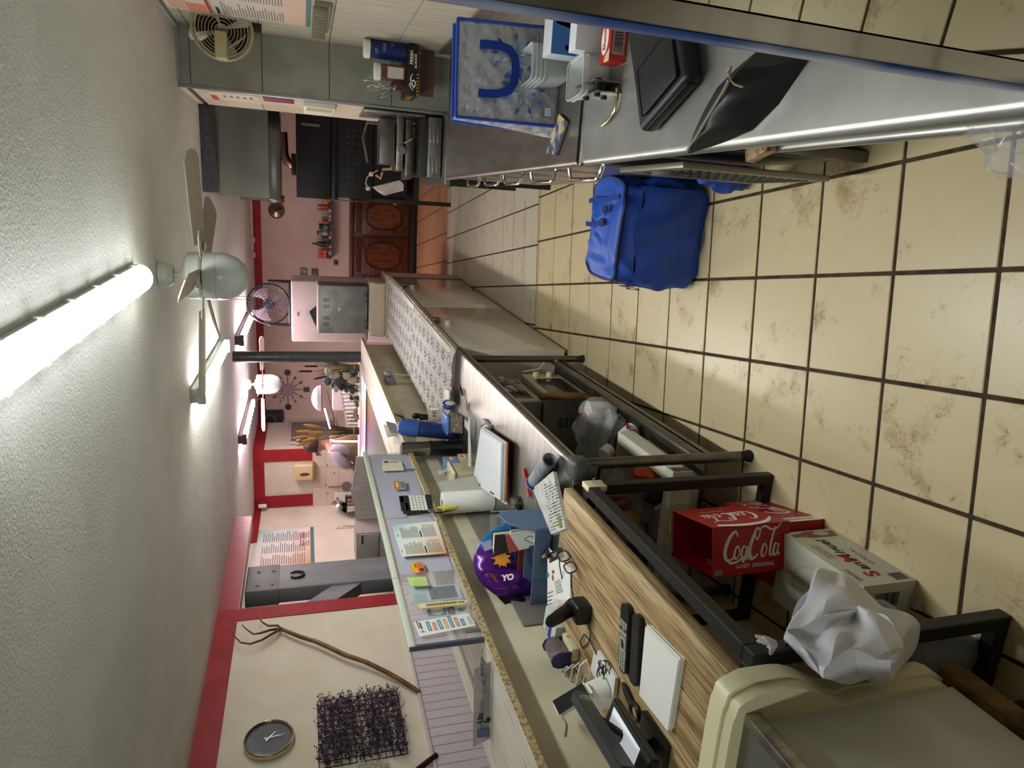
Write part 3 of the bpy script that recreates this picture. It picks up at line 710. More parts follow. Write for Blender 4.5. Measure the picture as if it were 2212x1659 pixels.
g = G(); g.tube([(.245*math.cos(a), -.03, .265+.245*math.sin(a)) for a in [2*PI*i/32 for i in range(32)]], .012, 8, closed=True); part('rim', g, fd, t)
for k in range(12):
    a = 2*PI*k/12; g = G(); g.tube([(.04*math.cos(a), -.09, .265+.04*math.sin(a)), (.245*math.cos(a), -.055, .265+.245*math.sin(a))], .002, 4); part('guard_spoke', g, fd, t)
g = G(); g.lathe([(0, -.02), (.055, -.015), (.06, .03), (.05, .1), (0, .11)], 18, Fr((0, -.06, .265), (1, 0, 0), (0, 0, -1))); part('hub', g, M('fan_hub', '#232a3d', .4), t)
def blade(k):
    a0 = 2*PI*k/3+.5; g = G()
    g.grid(lambda a, b_: ((.05+.16*a)*math.cos(a0+(b_-.5)*(.5+.9*a)), -.04+.05*(b_-.5), .265+(.05+.16*a)*math.sin(a0+(b_-.5)*(.5+.9*a))), 6, 6)
    bmesh.ops.solidify(g.bm, geom=g.bm.faces[:], thickness=.003); return g
for k in range(3): part('blade', blade(k), M('fan_blade', '#8d7f86', .35), t)
g = G(); g.box(-.27, -.1, 0, .29, .08, .03, b=.01); part('stand', g, fd, t)
for xx in (-.27, .265):
    g = G(); g.box(xx, -.08, .03, xx+.025, .05, .27, b=.006); part('stand_arm', g, fd, t)
t = thing('metal_cabinet', 'galvanised grey metal box with vent slots on the covered block', 'metal box', (-1.21, 8.0, 1.062))
gm = M('galvanised', '#8c8d8b', .5, .6, c2='#7c7d7c', ns=6)
g = G(); g.box(-.275, -.2, .0, .265, .2, .53, b=.004); part('body', g, gm, t)
dk = M('slot_dark', '#141414', .8)
for (cz, hh, xs) in ((.47, .055, (-.17, -.10, .03, .10)), (.035, .045, (-.20, -.13, .10, .17))):
    for xx in xs:
        for k in range(4 if cz > .1 else 3):
            g = G(); g.box(xx-.02, -.2025, cz-hh/2+k*.017-.02, xx+.02, -.1995, cz-hh/2+k*.017-.014); part('slot', g, dk, t)
g = G(); g.box(-.02, -.203, .30, .02, -.199, .325); part('rating_label', g, M('label_yellow', '#c8b98a', .6), t)
g = G(); g.box(-.285, -.205, .528, .27, .205, .545, b=.003); part('lid', g, frw, t)
t = thing('tilted_mirror', 'pale tent-shaped glass frame leaning on top of the metal box', 'frame', (-1.30, 8.0, 1.609))
for yy in (-.1, .1):
    g = G(); g.tube([(-.17, yy, 0.012), (.03, yy, .11), (.125, yy, 0.012)], .011, 4); part('frame', g, frw, t)
g = G(); g.quad((-.16, .0, .01), (.03, 0, .09), (.115, 0, .01), (-.02, 0, .01)); part('pane', g, M('dark_glass', '#3a3f44', .1), t)
# ---- pillar
g = G(); g.cyl((-1.745, 7.74, 0), (-1.745, 7.74, 2.5), .062, n=28); bmesh.ops.transform(g.bm, matrix=Matrix.Identity(4), verts=g.bm.verts)
o = struct('pillar', g, M('dark_pillar', '#3b4147', .35, c2='#4a4c4a', ns=4, stretch=(1, 1, 3))); del o['kind']; tag(o, 'dark grey round steel pillar rising at the end of the bar ledge', 'pillar')
# ================================================================= SHEETS, WALL THINGS, CEILING FANS
def sheet(name, label, cat, px, fn, mats, deco_fn=None, th=.0012, group=None, dname='print', lift=0):
    """thin flat sheet; px = photo corners top-left, top-right, bottom-right, bottom-left as one stands before it"""
    p = [fn(*q) for q in px]
    u = (p[1]-p[0]+p[2]-p[3]); v = (p[0]-p[3]+p[1]-p[2]); F = Fr(p[3], u, v)
    Fi = F.inverted(); Q = [(Fi @ q) for q in p]; w = (Q[1].x+Q[2].x-Q[0].x-Q[3].x)/2; h = (Q[0].y+Q[1].y-Q[2].y-Q[3].y)/2
    t = thing(name, label, cat, p[3], 0, group)
    mats = mats if isinstance(mats, list) else [mats]
    g = G(); g.prism([(q.x, q.y) for q in Q], th, F); part('sheet', g, mats[0], t, smooth=0, w=True)
    if deco_fn:
        g = G(); F2 = F @ Matrix.Translation((0, 0, th)); deco_fn(g, F2, w, h); part(dname, g, mats[1:] or mats, t, smooth=0, w=True)
    return t
PX = -1.496
pl = lambda x, y: atx(x, y, PX)
# plexiglass screen on the ledge
t = thing('plexiglass_screen', 'low clear screen with a pale green top rail along the bar ledge', 'screen', (-1.515, 3.0, 1.14))
frost = film('frosted_backing', '#c4c5da', .86, .35)
sheetm = film('clear_sheet', '#e6e8f2', .16, .06)
for (a, b_) in ((-.95, -.03), (-.02, .99)):
    g = G(); g.box(.003, a, .004, .006, b_, .262); part('pane', g, sheetm, t)
for (a, b_) in ((-.45, .07), (.09, .97)):
    g = G(); g.box(.000, a, .012, .0015, b_, .235); part('frosted_sheet', g, frost, t)
for (a, b_) in ((-.955, -.50), (-.497, 1.0)):
    g = G(); g.box(-.008, a, .250, .016, b_, .274, b=.003); part('top_rail', g, M('pale_green_rail', '#cfd6c6', .4), t)
for yy in (-.90, -.28, .13, .68):
    g = G(); g.box(.007, yy-.008, .0, .013, yy+.008, .06, b=.002); part('clip', g, M('clip_grey', '#8b8c84', .4, .6), t)
g = G(); g.box(-.006, -.956, 0.0, .012, -.944, .27); part('edge_strip', g, M('rail_dark', '#57586a', .4), t)
# things stuck on it
cardm = M('cream_card', '#e3dfc3', .7)
def d_card(g, F, w, h):
    rect(g, F, w*.72, h*.70, w*.92, h*.94, 0); rect(g, F, w*.76, h*.2, w*.84, h*.62, 1)
sheet('visiting_card', 'cream visiting card with rolled corner stuck on the screen', 'card', [(826, 1018), (826, 993), (866, 996), (873, 1016)], pl, [cardm, M('print_brown', '#6b5a3a', .7), ink_g], d_card)
def d_gum(g, F, w, h):
    rect(g, F, 0, h*.48, w, h, 0); rect(g, F, w*.1, h*.08, w*.9, h*.4, 1); rect(g, F, w*.2, h*.62, w*.8, h*.85, 2)
sheet('gum_packet', 'small orange and grey blister packet stuck on the screen', 'packet', [(853, 1058), (850, 1042), (874, 1040), (877, 1057)], pl, [M('blister_grey', '#a9acb5', .3), M('print_orange', '#dd7d22', .5), ink_g, cardm], d_gum, th=.005)
def d_cal(g, F, w, h):
    rect(g, F, w*.05, h*.70, w*.95, h*.98, 1)
    for i in range(6):
        for j in range(5): rect(g, F, w*(.06+.15*i), h*(.14+.11*j), w*(.06+.15*i+.135), h*(.14+.11*j+.095), 0)
    rect(g, F, w*.55, h*.86, w*.9, h*.95, 2); rect(g, F, w*.1, h*.74, w*.5, h*.82, 3)
sheet('wall_calendar', 'black and white calendar with white date squares on the screen', 'calendar', [(872, 1111), (861, 1074), (931, 1068), (935, 1104)], pl, [M('calendar_dark', '#25262b', .5), white_p, M('calendar_black', '#1c1c22', .6), M('print_magenta', '#b03c77', .6), ink_g], d_cal)
# scissors and yellow-handled knife hanging beside the calendar
t = thing('scissors', 'black scissors with steel loops hanging under the calendar', 'scissors', pl(940, 1108))
def pf(x, y, o=.012): return atx(x, y, PX+o)
for (a, b_) in (((930, 1098), (934, 1106)), ((934, 1112), (942, 1104))):
    c = (pf(*a)+pf(*b_))/2; r_ = .012
    g = G(); g.tube([c+Vector((0, r_*math.cos(q), r_*1.4*math.sin(q))) for q in [2*PI*i/16 for i in range(16)]], .003, 6, closed=True); part('handle_loop', g, M('old_steel', '#8d8d84', .4, 1), t, w=True)
g = G(); g.tube([pf(940, 1109), pf(990, 1100)], [.006, .001], 6); part('blade', g, black_pl, t, w=True)
t = thing('craft_knife', 'yellow handled craft knife hanging tip down by the calendar', 'knife', pl(950, 1097))
g = G(); g.tube([pf(945, 1096), pf(960, 1098), pf(980, 1097), pf(988, 1095)], [.006, .009, .008, .006], 8); part('handle', g, M('knife_yellow', '#d8c416', .4), t, w=True)
g = G(); g.tube([pf(988, 1095), pf(1009, 1093)], [.006, .003], 6, flat=.3); part('blade', g, film('knife_blade', '#b9c0c6', .9), t, w=True)
# menu sheets share one print look
mm, N, L, b = nodes('menu_gradient', .6)
tc = N.new('ShaderNodeTexCoord'); sp = N.new('ShaderNodeSeparateXYZ'); L.new(tc.outputs['Generated'], sp.inputs[0])
r = ramp(N, [(0, '#dd8a46'), (.28, '#ecd9c2'), (.5, '#eeeae2'), (.78, '#d9e6e0'), (1, '#8fc4b8')])
ad = N.new('ShaderNodeMath'); ad.operation = 'ADD'; m2 = N.new('ShaderNodeMath'); m2.operation = 'MULTIPLY'; m2.inputs[1].default_value = .5
m3 = N.new('ShaderNodeMath'); m3.operation = 'MULTIPLY'; m3.inputs[1].default_value = .5; L.new(sp.outputs[2], m2.inputs[0]); L.new(sp.outputs[1], m3.inputs[0])
L.new(m2.outputs[0], ad.inputs[0]); L.new(m3.outputs[0], ad.inputs[1]); L.new(ad.outputs[0], r.inputs[0]); L.new(r.outputs[0], b.inputs['Base Color'])
def d_menu(g, F, w, h, sd=3):
    for k, (x0, x1) in enumerate(((.06, .46), (.54, .94))):
        txt(g, 'MENU' if k else 'CARTE', h*.045, F @ Matrix.Translation((w*(x0+.1), h*.92, 0)), mi=0)
        print_lines(g, F, w*x0, h*.46, w*x1, h*.86, 14, 1, .42, .3, sd+k)
        rect(g, F, w*x0, h*.40, w*(x0+.2), h*.43, 0)
        print_lines(g, F, w*x0, h*.08, w*x1, h*.38, 10, 1, .42, .3, sd+k+5)
        for i in range(6): rect(g, F, w*(x1-.06), h*(.08+.047*i), w*(x1-.02), h*(.08+.047*i+.014), 2)
sheet('menu_sheet', 'teal to orange printed menu sheet taped on the screen', 'menu', [(868, 1203), (846, 1135), (943, 1126), (966, 1196)], pl, [mm, ink, ink_g, M('print_red2', '#c2432f', .6)], d_menu)
def d_oc(g, F, w, h):
    rect(g, F, 0, h*.55, w, h, 0); rect(g, F, w*.1, h*.1, w*.4, h*.45, 1); rect(g, F, w*.5, h*.62, w*.9, h*.72, 2)
sheet('orange_card', 'orange and yellow business card stuck on the screen', 'card', [(893, 1239), (886, 1218), (911, 1214), (921, 1236)], pl, [M('card_orange', '#dd7434', .6), M('card_yellow', '#e2b430', .6), M('print_navy', '#343a72', .6), red_p], d_oc)
def d_note(g, F, w, h): print_lines(g, F, w*.15, h*.12, w*.9, h*.85, 7, 0, .2, .4, 8)
sheet('sticky_note', 'lime green torn sticky note at the rail joint', 'note', [(887, 1266), (879, 1248), (919, 1246), (925, 1265)], pl, [M('lime_note', '#c4de83', .7), M('note_ink', '#93a96a', .8)], d_note)
pl2 = lambda x, y: atx(x, y, -1.519)
def d_dark(g, F, w, h):
    rect(g, F, w*.08, h*.08, w*.92, h*.62, 0); print_lines(g, F, w*.18, h*.15, w*.8, h*.4, 4, 1, .3, .3, 4, 3); rect(g, F, w*.3, h*.46, w*.7, h*.54, 2)
    rect(g, F, w*.05, h*.70, w*.55, h*.95, 3)
sheet('backing_flyer', 'teal and dark blue flyer behind the clear part of the screen', 'flyer', [(887, 1302), (882, 1270), (985, 1262), (1000, 1292)], pl2, [M('flyer_blue', '#b9cdd2', .5), M('flyer_dark', '#353549', .4), white_p, M('print_olive', '#8d8a50', .6), M('flyer_teal', '#8fb6b3', .5)], d_dark)
def d_gauge(g, F, w, h):
    rect(g, F, w*.02, h*.52, w*.98, h*.98, 0); deco(g, circ(h*.17, 20, w*.5, h*.75), F, 1, .0009); rect(g, F, w*.05, h*.30, w*.95, h*.48, 2); deco(g, circ(h*.07, 16, w*.5, h*.39), F, 3, .0012); deco(g, circ(h*.035, 12, w*.5, h*.37), F, 4, .0014)
    rect(g, F, w*.3, h*.08, w*.6, h*.2, 5)
sheet('efficiency_label', 'blue green round gauge label behind the thermometer', 'label', [(924, 1334), (921, 1312), (1004, 1306), (1010, 1327)], pl2, [M('label_white', '#d5d8e0', .6), M('label_bluegreen', '#2f6fa0', .5), white_p, M('label_black', '#26221e', .5), M('label_orange', '#d97a26', .5), M('label_yellow2', '#e0b032', .5), ink], d_gauge)
# thermometer
t = thing('thermometer', 'cream wall thermometer with pointed ends fixed to the screen', 'thermometer', pl(955, 1310))
a = pl(899, 1313); e = pl(1012, 1302); F = Fr((a+e)/2, (e-a), Vector((0, 1, 0))); ln = (e-a).length/2; hw = .0165
g = G(); g.prism([(-ln, 0), (-ln+.012, .006), (-ln+.02, hw), (ln-.02, hw), (ln, .004), (ln-.006, -.006), (ln-.02, -hw), (-ln+.02, -hw), (-ln+.012, -.006)], .006, F if F.col[2].x > 0 else Fr((a+e)/2, (e-a), Vector((0, -1, 0))))
part('board', g, M('thermometer_cream', '#e0d6a0', .5), t, w=True, smooth=0)
Ft = Fr((a+e)/2+Vector((.0065, 0, 0)), (e-a), Vector((0, 1, 0)));
if Ft.col[2].x < 0: Ft = Fr((a+e)/2+Vector((.0065, 0, 0)), (e-a), Vector((0, -1, 0)))
g = G()
for k in range(9): rect(g, Ft, -ln*.6+k*ln*.13, -hw*.75, -ln*.6+k*ln*.13+.0016, -hw*.3); rect(g, Ft, -ln*.6+k*ln*.13, hw*.3, -ln*.6+k*ln*.13+.0016, hw*.75)
for k in range(4): rect(g, Ft, ln*.62+k*.006, -hw*.4, ln*.62+k*.006+.003, hw*.4)
part('scale', g, M('print_brown', '#6b5a3a', .7), t, w=True, smooth=0)
g = G(); g.cyl(Ft @ Vector((-ln*.62, 0, .002)), Ft @ Vector((ln*.55, 0, .002)), .002, n=8); part('glass_tube', g, M('tube_brown', '#a08a58', .2), t, w=True)
def d_rib(g, F, w, h):
    cs = [1, 2, 1, 3, 1, 2, 1]; ls = [.62, .5, .62, .62, .78, .62, .45]
    for k in range(7):
        y0 = h*(.80-.10*k)-h*.05; x0 = w*.12; x1 = w*(.12+ls[k]); hh = h*.062
        deco(g, [(x0, y0), (x1, y0), (x1-w*.0, y0), (x1+w*.08, y0), (x1+w*.03, y0+hh/2), (x1+w*.08, y0+hh), (x0, y0+hh)], F, cs[k]); rect(g, F, x0+w*.06, y0+hh*.4, x1-w*.05, y0+hh*.58, 4, .0009)
    rect(g, F, w*.35, h*.90, w*.8, h*.925, 0); rect(g, F, w*.4, h*.94, w*.95, h*.965, 5); print_lines(g, F, w*.1, h*.03, w*.9, h*.10, 2, 5, .3, .3, 3)
    stroke(g, [(w*.08, h*.86), (w*.14, h*.90), (w*.12, h*.94), (w*.2, h*.9), (w*.26, h*.95)], .002, F, 0)
sheet('ribbon_flyer', 'white flyer with blue pink and orange ribbon banners at the near end of the screen', 'flyer', [(906, 1376), (894, 1344), (1013, 1325), (1027, 1352)], pl, [paper, ink, M('print_teal', '#4f93ad', .6), M('print_pink', '#d87f83', .6), M('print_peach', '#e3a874', .6), white_p, ink_g], d_rib)
# folded newspaper leaning on the ledge, and papers further along
t = thing('newspaper', 'folded newspaper standing half open on the pale ledge near the camera', 'newspaper', at(1062, 1530, 1.142))
nw = M('newsprint', '#c6c4c2', .9, c2='#b6b4b2', ns=30); nw2 = M('newsprint_dark', '#a2a2a6', .9)
def leaf(px, th=.004): return [at(px[0][0], px[0][1], 1.142)]
b0 = at(1062, 1428, 1.143); b1 = at(1060, 1592, 1.143); top0 = atx(1046, 1398, b0.x-.03); 
uu = (b1-b0); hgt = .06
g = G()
g.grid(lambda a, b_: b0+uu*a+Vector((-.025*b_+.006*math.sin(a*5), 0, .002+hgt*b_)), 10, 4); bmesh.ops.solidify(g.bm, geom=g.bm.faces[:], thickness=.006); part('rear_fold', g, nw, t, w=True)
g = G(); g.grid(lambda a, b_: b0+uu*(.05+a*.95)+Vector((.085*b_-.01, .01, .006+.03*math.sin(PI*b_*.7)+.006*math.sin(a*9))), 12, 6); bmesh.ops.solidify(g.bm, geom=g.bm.faces[:], thickness=.005); part('front_fold', g, M('newsprint_text', '#7f8086', .9, c2='#c2c2c4', ns=90, stretch=(1, .12, 1), lo=.45, hi=.55), t, w=True)
Fn = Fr(b0+uu*.5+Vector((-.012, 0, .03)), -uu, Vector((-.025, 0, hgt))); g = G()
txt(g, 'Un', .03, Fn @ Matrix.Translation((-.05, .008, .005)), bold=.001); txt(g, 'la', .03, Fn @ Matrix.Translation((-.06, -.018, .005)), bold=.001); part('headline', g, ink, t, w=True, smooth=0)
g = G(); rect(g, Fn, -.12, -.025, -.09, .02, 0, .006); part('photo_block', g, M('print_slate', '#5b6588', .7), t, w=True, smooth=0)
t = thing('letter_stack', 'bundle of letters and newspapers standing on the ledge behind the flasks', 'letters', at(850, 925, 1.142))
for k in range(5):
    p = at(850+k*2.0, 930, 1.142)
    g = G(); g.prism([(-.12, 0), (.10, 0), (.105+.01*k, .055+.008*(k % 3)), (-.11, .06)], .003, Fr(p+Vector((.004*k, 0, 0)), (0, 1, 0), (-.25+.08*k, 0, 1))); part('letter', g, [paper, nw, cardm, paper, nw2][k], t, w=True, smooth=0)
g = G(); g.box(at(868, 952, 1.142).x-.02, at(868, 952, 1.142).y-.01, 1.142, at(868, 952, 1.142).x+.02, at(868, 952, 1.142).y, 1.20); part('clear_stand', g, sheetm, t, w=True)

# ---- left wall: hay fork, clock, plant mat, second stick
twood = M('fork_wood', '#7d5a2c', .45, c2='#5a3d1a', ns=9, stretch=(1, 1, 1)); 
t = thing('hay_fork', 'old wooden three-pronged hay fork hanging on the cream left wall', 'fork', lwp(603, 1357, .03))
g = G(); g.tube([lwp(x, y, o) for x, y, o in smooth2([(906, 1495, .03), (870, 1470, .05), (835, 1452, .06), (790, 1430, .065), (745, 1415, .07), (710, 1398, .07), (680, 1385, .065), (650, 1377, .06), (625, 1368, .055), (603, 1357, .05)])] if False else [lwp(x, y, o) for x, y, o in [(906, 1495, .03), (870, 1472, .045), (835, 1452, .055), (790, 1430, .065), (745, 1415, .07), (710, 1398, .07), (680, 1385, .065), (650, 1376, .06), (625, 1366, .055), (603, 1357, .05)]], [.017, .018, .018, .0185, .019, .019, .018, .017, .016, .015], 12); part('handle', g, twood, t, w=True, smooth=80)
for pts in ([(604, 1357, .05), (601, 1351, .055), (580, 1352, .075), (568, 1345, .085), (560, 1336, .09), (554, 1328, .09)], [(604, 1358, .05), (583, 1361, .07), (565, 1367, .09), (548, 1370, .10), (533, 1360, .11), (523, 1350, .115)], [(604, 1360, .05), (590, 1368, .06), (565, 1383, .07), (540, 1391, .08), (520, 1388, .085), (508, 1376, .085), (499, 1361, .08)]):
    g = G(); n_ = len(pts); g.tube([lwp(*p) for p in pts], [.012-.008*i/(n_-1) for i in range(n_)], 10); part('prong', g, twood, t, w=True, smooth=80)
g = G(); g.lathe([(.016, -.012), (.02, 0), (.016, .012)], 14, Fr(lwp(606, 1359, .05), (0, 1, 0), LN)); part('binding', g, M('fork_binding', '#6b4436', .5), t, w=True)
g = G(); g.cyl(lwp(605, 1358, 0), lwp(605, 1358, .05), .006, n=8); part('hook', g, M('hook_white', '#c9c4b6', .5), t, w=True)
cc = lw(-3.265, 2.012, 0); Fc = Fr(cc, LD, (0, 0, 1))
t = thing('wall_clock', 'round wall clock with grey face and polished rim above the plant mat', 'clock', cc)
R_ = .165
g = G(); g.lathe([(R_-.02, 0), (R_, .002), (R_, .035), (R_-.006, .045), (R_-.014, .047), (R_-.02, .04), (R_-.022, .03)], 48, Fc); part('rim', g, M('champagne_metal', '#b9b193', .18, 1), t, w=True, smooth=40)
g = G(); g.prism(circ(R_-.015, 48), .028, Fc); part('face', g, M('clock_face', '#5f646b', .6), t, w=True)
g = G(); Fd = Fc @ Matrix.Translation((0, 0, .0285))
for k in range(12):
    a = PI/2-k*PI/6; txt(g, str(k or 12), .026, Fd @ Matrix.Translation((.122*math.cos(a), .122*math.sin(a), 0)))
part('numerals', g, M('numeral_grey', '#757b82', .25, .3), t, w=True, smooth=0)
for nm, a, l, wd in (('hour_hand', -.70, .062, .007), ('minute_hand', -1.50, .098, .005), ('second_hand', -1.38, .105, .0016)):
    g = G(); d = Vector((math.cos(a), math.sin(a))); n_ = Vector((-d.y, d.x)); g.prism([tuple(-d*.03+n_*wd/2), tuple(d*l+n_*wd*.3), tuple(d*l-n_*wd*.3), tuple(-d*.03-n_*wd/2)], .0012, Fd @ Matrix.Translation((0, 0, .002+.001*len(nm)))); part(nm, g, M('hand_silver', '#d6d8da', .25, .6), t, w=True, smooth=0)
cp = lw(-3.26, 1.40, .0)
t = thing('plant_mat', 'dark purple artificial hedge mat hanging on the left wall', 'artificial plant', cp)
Fp = Fr(cp, LD, (0, 0, 1)); W2, H2 = .305, .29
g = G(); 
for k in range(13):
    x = -W2+2*W2*k/12; g.tube([Fp @ Vector((x, -H2, .008)), Fp @ Vector((x, H2, .008))], .003, 4)
for k in range(13):
    y = -H2+2*H2*k/12; g.tube([Fp @ Vector((-W2, y, .008)), Fp @ Vector((W2, y, .008))], .003, 4)
part('mesh_backing', g, M('mat_backing', '#121013', .8), t, w=True, kind='stuff')
rd = random.Random(5); g = G()
for i in range(950):
    x = rd.uniform(-W2, W2); y = rd.uniform(-H2, H2); d = Vector((rd.gauss(0, .35), rd.gauss(0, .35), 1)).normalized(); ln = rd.uniform(.045, .085)
    st = Vector((x, y, .008))
    for k in range(9):
        q = st+d*ln*(.25+.75*k/8); a = rd.uniform(0, 2*PI); u = Vector((math.cos(a), math.sin(a), rd.uniform(.1, .9))).normalized(); v = u.cross(Vector((0, 0, 1))).normalized(); s_ = rd.uniform(.007, .013)
        g.quad(Fp @ q, Fp @ (q+u*s_*.6+v*s_*.4), Fp @ (q+u*s_*1.5), Fp @ (q+u*s_*.6-v*s_*.4), mi=rd.choice((0, 0, 1, 1, 2)))
part('foliage', g, [M('leaf_purple', '#33203d', .6), M('leaf_dark', '#1f1526', .6), M('leaf_plum', '#4b3054', .55)], t, w=True, smooth=0, kind='stuff')
t = thing('dark_stick', 'dark reddish brown stick end on the left wall under the plant mat', 'stick', lwp(945, 1630, .03))
g = G(); g.tube([lwp(943, 1631, .03), lwp(925, 1645, .035), lwp(890, 1673, .04), lwp(850, 1700, .04)], [.019, .02, .02, .02], 12); part('shaft', g, M('stick_brown', '#43201a', .35, c2='#33160f', ns=8), t, w=True)
g = G(); rdx = random.Random(2)
for i in range(160):
    p = lwp(rdx.uniform(770, 835), rdx.uniform(1650, 1668), .005); g.tube([p, p+LN*.03+Vector((0, rdx.uniform(-.03, .03), rdx.uniform(-.04, 0)))], [.004, .001], 4)
solo('white_fleece', 'tuft of white fluffy fibre on the left wall below the plant mat', 'fleece', g, M('fleece', '#d9d6cc', .9), loc=lwp(800, 1659, .01))

# ---- grey timber post with brace in the left opening
gw = M('grey_timber', '#8e9296', .5, c2='#80858a', ns=5, stretch=(1, 1, .3), bump=.3, bs=8, bd=.01)
t = thing('timber_post', 'grey painted timber post with a diagonal brace in the left opening', 'post', (-3.80, 6.45, .9))
g = G(); g.box(-.09, -.22, 0, .07, .24, 1.43, b=.012); part('post', g, gw, t)
g = G(); g.box(-.10, -.23, 1.12, .075, .25, 1.43, b=.006); part('head_plate', g, gw, t)
g = G(); F = Fr((-.08, -.15, .40), (0, -.62, .62), (0, .62, .62)); g.prism([(-.05, -.10), (1.2, -.10), (1.2, .10), (-.05, .10)], .13 if F.col[2].x > 0 else -.13, F); part('brace', g, gw, t, smooth=0)
for (yy, zz) in ((-.14, 1.18), (.12, 1.18), (-.14, 1.32), (.12, 1.32)):
    g = G(); g.lathe([(.018, 0), (.014, .012), (0, .016)], 12, Fr((.075, yy, zz), (0, 1, 0), (0, 0, 1))); part('bolt', g, gw, t)
t = thing('horseshoe', 'black horseshoe hanging on the grey timber post', 'horseshoe', (-3.73, 6.45, 1.86))
g = G(); g.tube([(0.012, .06*math.cos(a)*(.85 if a < -.4 or a > PI+.4 else 1.0), -.075*math.sin(a)+.0) for a in [-.75+i*(PI+1.5)/18 for i in range(19)]], [.008+.008*math.sin(PI*i/18) for i in range(19)], 6); part('shoe', g, M('horseshoe_black', '#15161a', .6), t)

# ---- ceiling fans
fanw = M('fan_white', '#cfd6cf', .4)
def ceiling_fan(loc, label, sc=1, blades=5, a0=0.0, bm_=None, fm=None, L_=.53, light=True):
    t = thing('ceiling_fan', label, 'ceiling fan', loc); fm = fm or fanw; bm_ = bm_ or M('blade_grey', '#a59a8b', .5)
    g = G(); g.lathe([(.05, 0), (.068, -.004), (.066, -.05), (.045, -.075), (.02, -.078), (0, -.078)], 28); part('canopy', g, fm, t)
    g = G(); g.cyl((0, 0, -.07), (0, 0, -.13), .014, n=14); part('down_rod', g, fm, t)
    g = G(); g.lathe([(.02, -.10), (.026, -.12), (.06, -.122), (.065, -.135), (.115, -.14), (.128, -.15), (.128, -.21), (.11, -.222), (0, -.222)], 36); part('motor', g, fm, t)
    g = G(); g.lathe([(0, -.226), (.125, -.228), (.13, -.235), (.13, -.285), (.128, -.292)], 36); part('switch_housing', g, fm, t)
    if light:
        g = G(); g.lathe([(.128, -.293), (.131, -.30), (.126, -.345), (.105, -.40), (.07, -.435), (.03, -.45), (0, -.453)], 36); part('glass_dome', g, M('opal_glass', '#c3cccb', .25), t, smooth=80)
    for sx in (-.06, .05):
        g = G(); g.tube([(-.11, sx, -.29), (-.118, sx, -.44)], .0016, 4); g.lathe([(0, -.44), (.006, -.45), (0, -.47)], 8, T3(-.118, sx, 0)); part('pull_chain', g, M('chain_bronze', '#4e4337', .4, .7), t, kind='stuff')
    for k in range(blades):
        a = a0+2*PI*k/blades; T = Matrix.Rotation(a, 4, 'Z')
        g = G(T); g.prism([(.10, -.02), (.16, -.045), (.24, -.04), (.26, 0), (.24, .04), (.16, .045), (.10, .02)], .006, T3(0, 0, -.222)); br = part('blade_iron', g, fm, t)
        g = G(T @ T3(0, 0, -.218, rx=-.36)); g.prism([(.19, -.055), (.3, -.062), (L_+.10, -.07), (L_+.14, -.045), (L_+.15, 0), (L_+.14, .045), (L_+.10, .07), (.3, .062), (.19, .055)], .006); part('blade', g, bm_, t)
    return t
ceiling_fan((-.46, 4.06, ZC), 'white ceiling fan with grey blades and opal dome over the aisle', a0=-.30)
ceiling_fan((-2.42, 9.1, ZC), 'small pinkish white ceiling fan in the rear room, by the left tube light', a0=.12, blades=4, bm_=M('blade_pink', '#e6d2cc', .4), fm=M('fan_pink', '#e4cfc8', .4), L_=.48)

# ---- right hand wall: menus, leaflets, fan, sensor
def d_wm(g, F, w, h):
    for k in range(4): print_lines(g, F, w*(.02+.25*k), h*.28, w*(.02+.25*k+.22), h*.92, 22, 0, .35, .45, 11+k); rect(g, F, w*(.02+.25*k), h*.94, w*(.02+.25*k+.1), h*.97, 1)
    rect(g, F, 0, 0, w, h*.045, 2)
    for k in range(5): rect(g, F, w*(.97-.05*k), h*.08, w*(1-.05*k), h*.13, 3); rect(g, F, w*(.97-.05*k), h*.15, w*(1-.05*k), h*.2, 3)
    print_lines(g, F, w*.6, h*.08, w*.82, h*.22, 4, 0, .4, .3, 5)
wm = M('wall_menu_paper', '#e4cdbd', .6)
def board(y0, y1, z0, z1, label, mats, dfn, nm='wall_menu'):
    t = thing(nm, label, 'menu', (.9865, (y0+y1)/2, z0)); g = G(); g.box(-.004, -(y1-y0)/2, 0, .0, (y1-y0)/2, z1-z0); part('board', g, mats[0], t)
    F = Fr((-.0045, (y1-y0)/2, 0), (0, -1, 0), (0, 0, 1)); g = G(); dfn(g, F, y1-y0, z1-z0); part('print', g, mats[1:], t, smooth=0); return t
wmg, N, L, b = nodes('wall_menu_gradient', .6)
tc = N.new('ShaderNodeTexCoord'); sp = N.new('ShaderNodeSeparateXYZ'); L.new(tc.outputs['Generated'], sp.inputs[0])
r = ramp(N, [(0, '#dcb79d'), (.4, '#d9c9bb'), (1, '#d6d2c8')]); L.new(sp.outputs[2], r.inputs[0]); L.new(r.outputs[0], b.inputs['Base Color'])
board(3.2, 4.64, 1.70, 2.22, 'orange tinted menu board with teal foot high on the right wall', [wmg, ink_g, ink, M('menu_teal', '#4d7d80', .6), M('menu_redtext', '#b5584a', .6)], d_wm)
def d_top(g, F, w, h): rect(g, F, 0, 0, w, h*.06, 1); rect(g, F, 0, h*.08, w*.12, h*.5, 2); print_lines(g, F, w*.02, h*.5, w*.9, h*.92, 6, 0, .35, .4, 3, 4)
board(3.2, 4.63, 2.235, 2.47, 'narrow red edged menu board at the top of the right wall', [wm, M('menu_salmon', '#cf8a70', .6), red_p, M('menu_orange', '#d98d6a', .6)], d_top)
t = thing('leaflet_rack', 'grey green leaflet holder packed with leaflets under the right wall menu', 'leaflets', (.985, 4.35, 1.595))
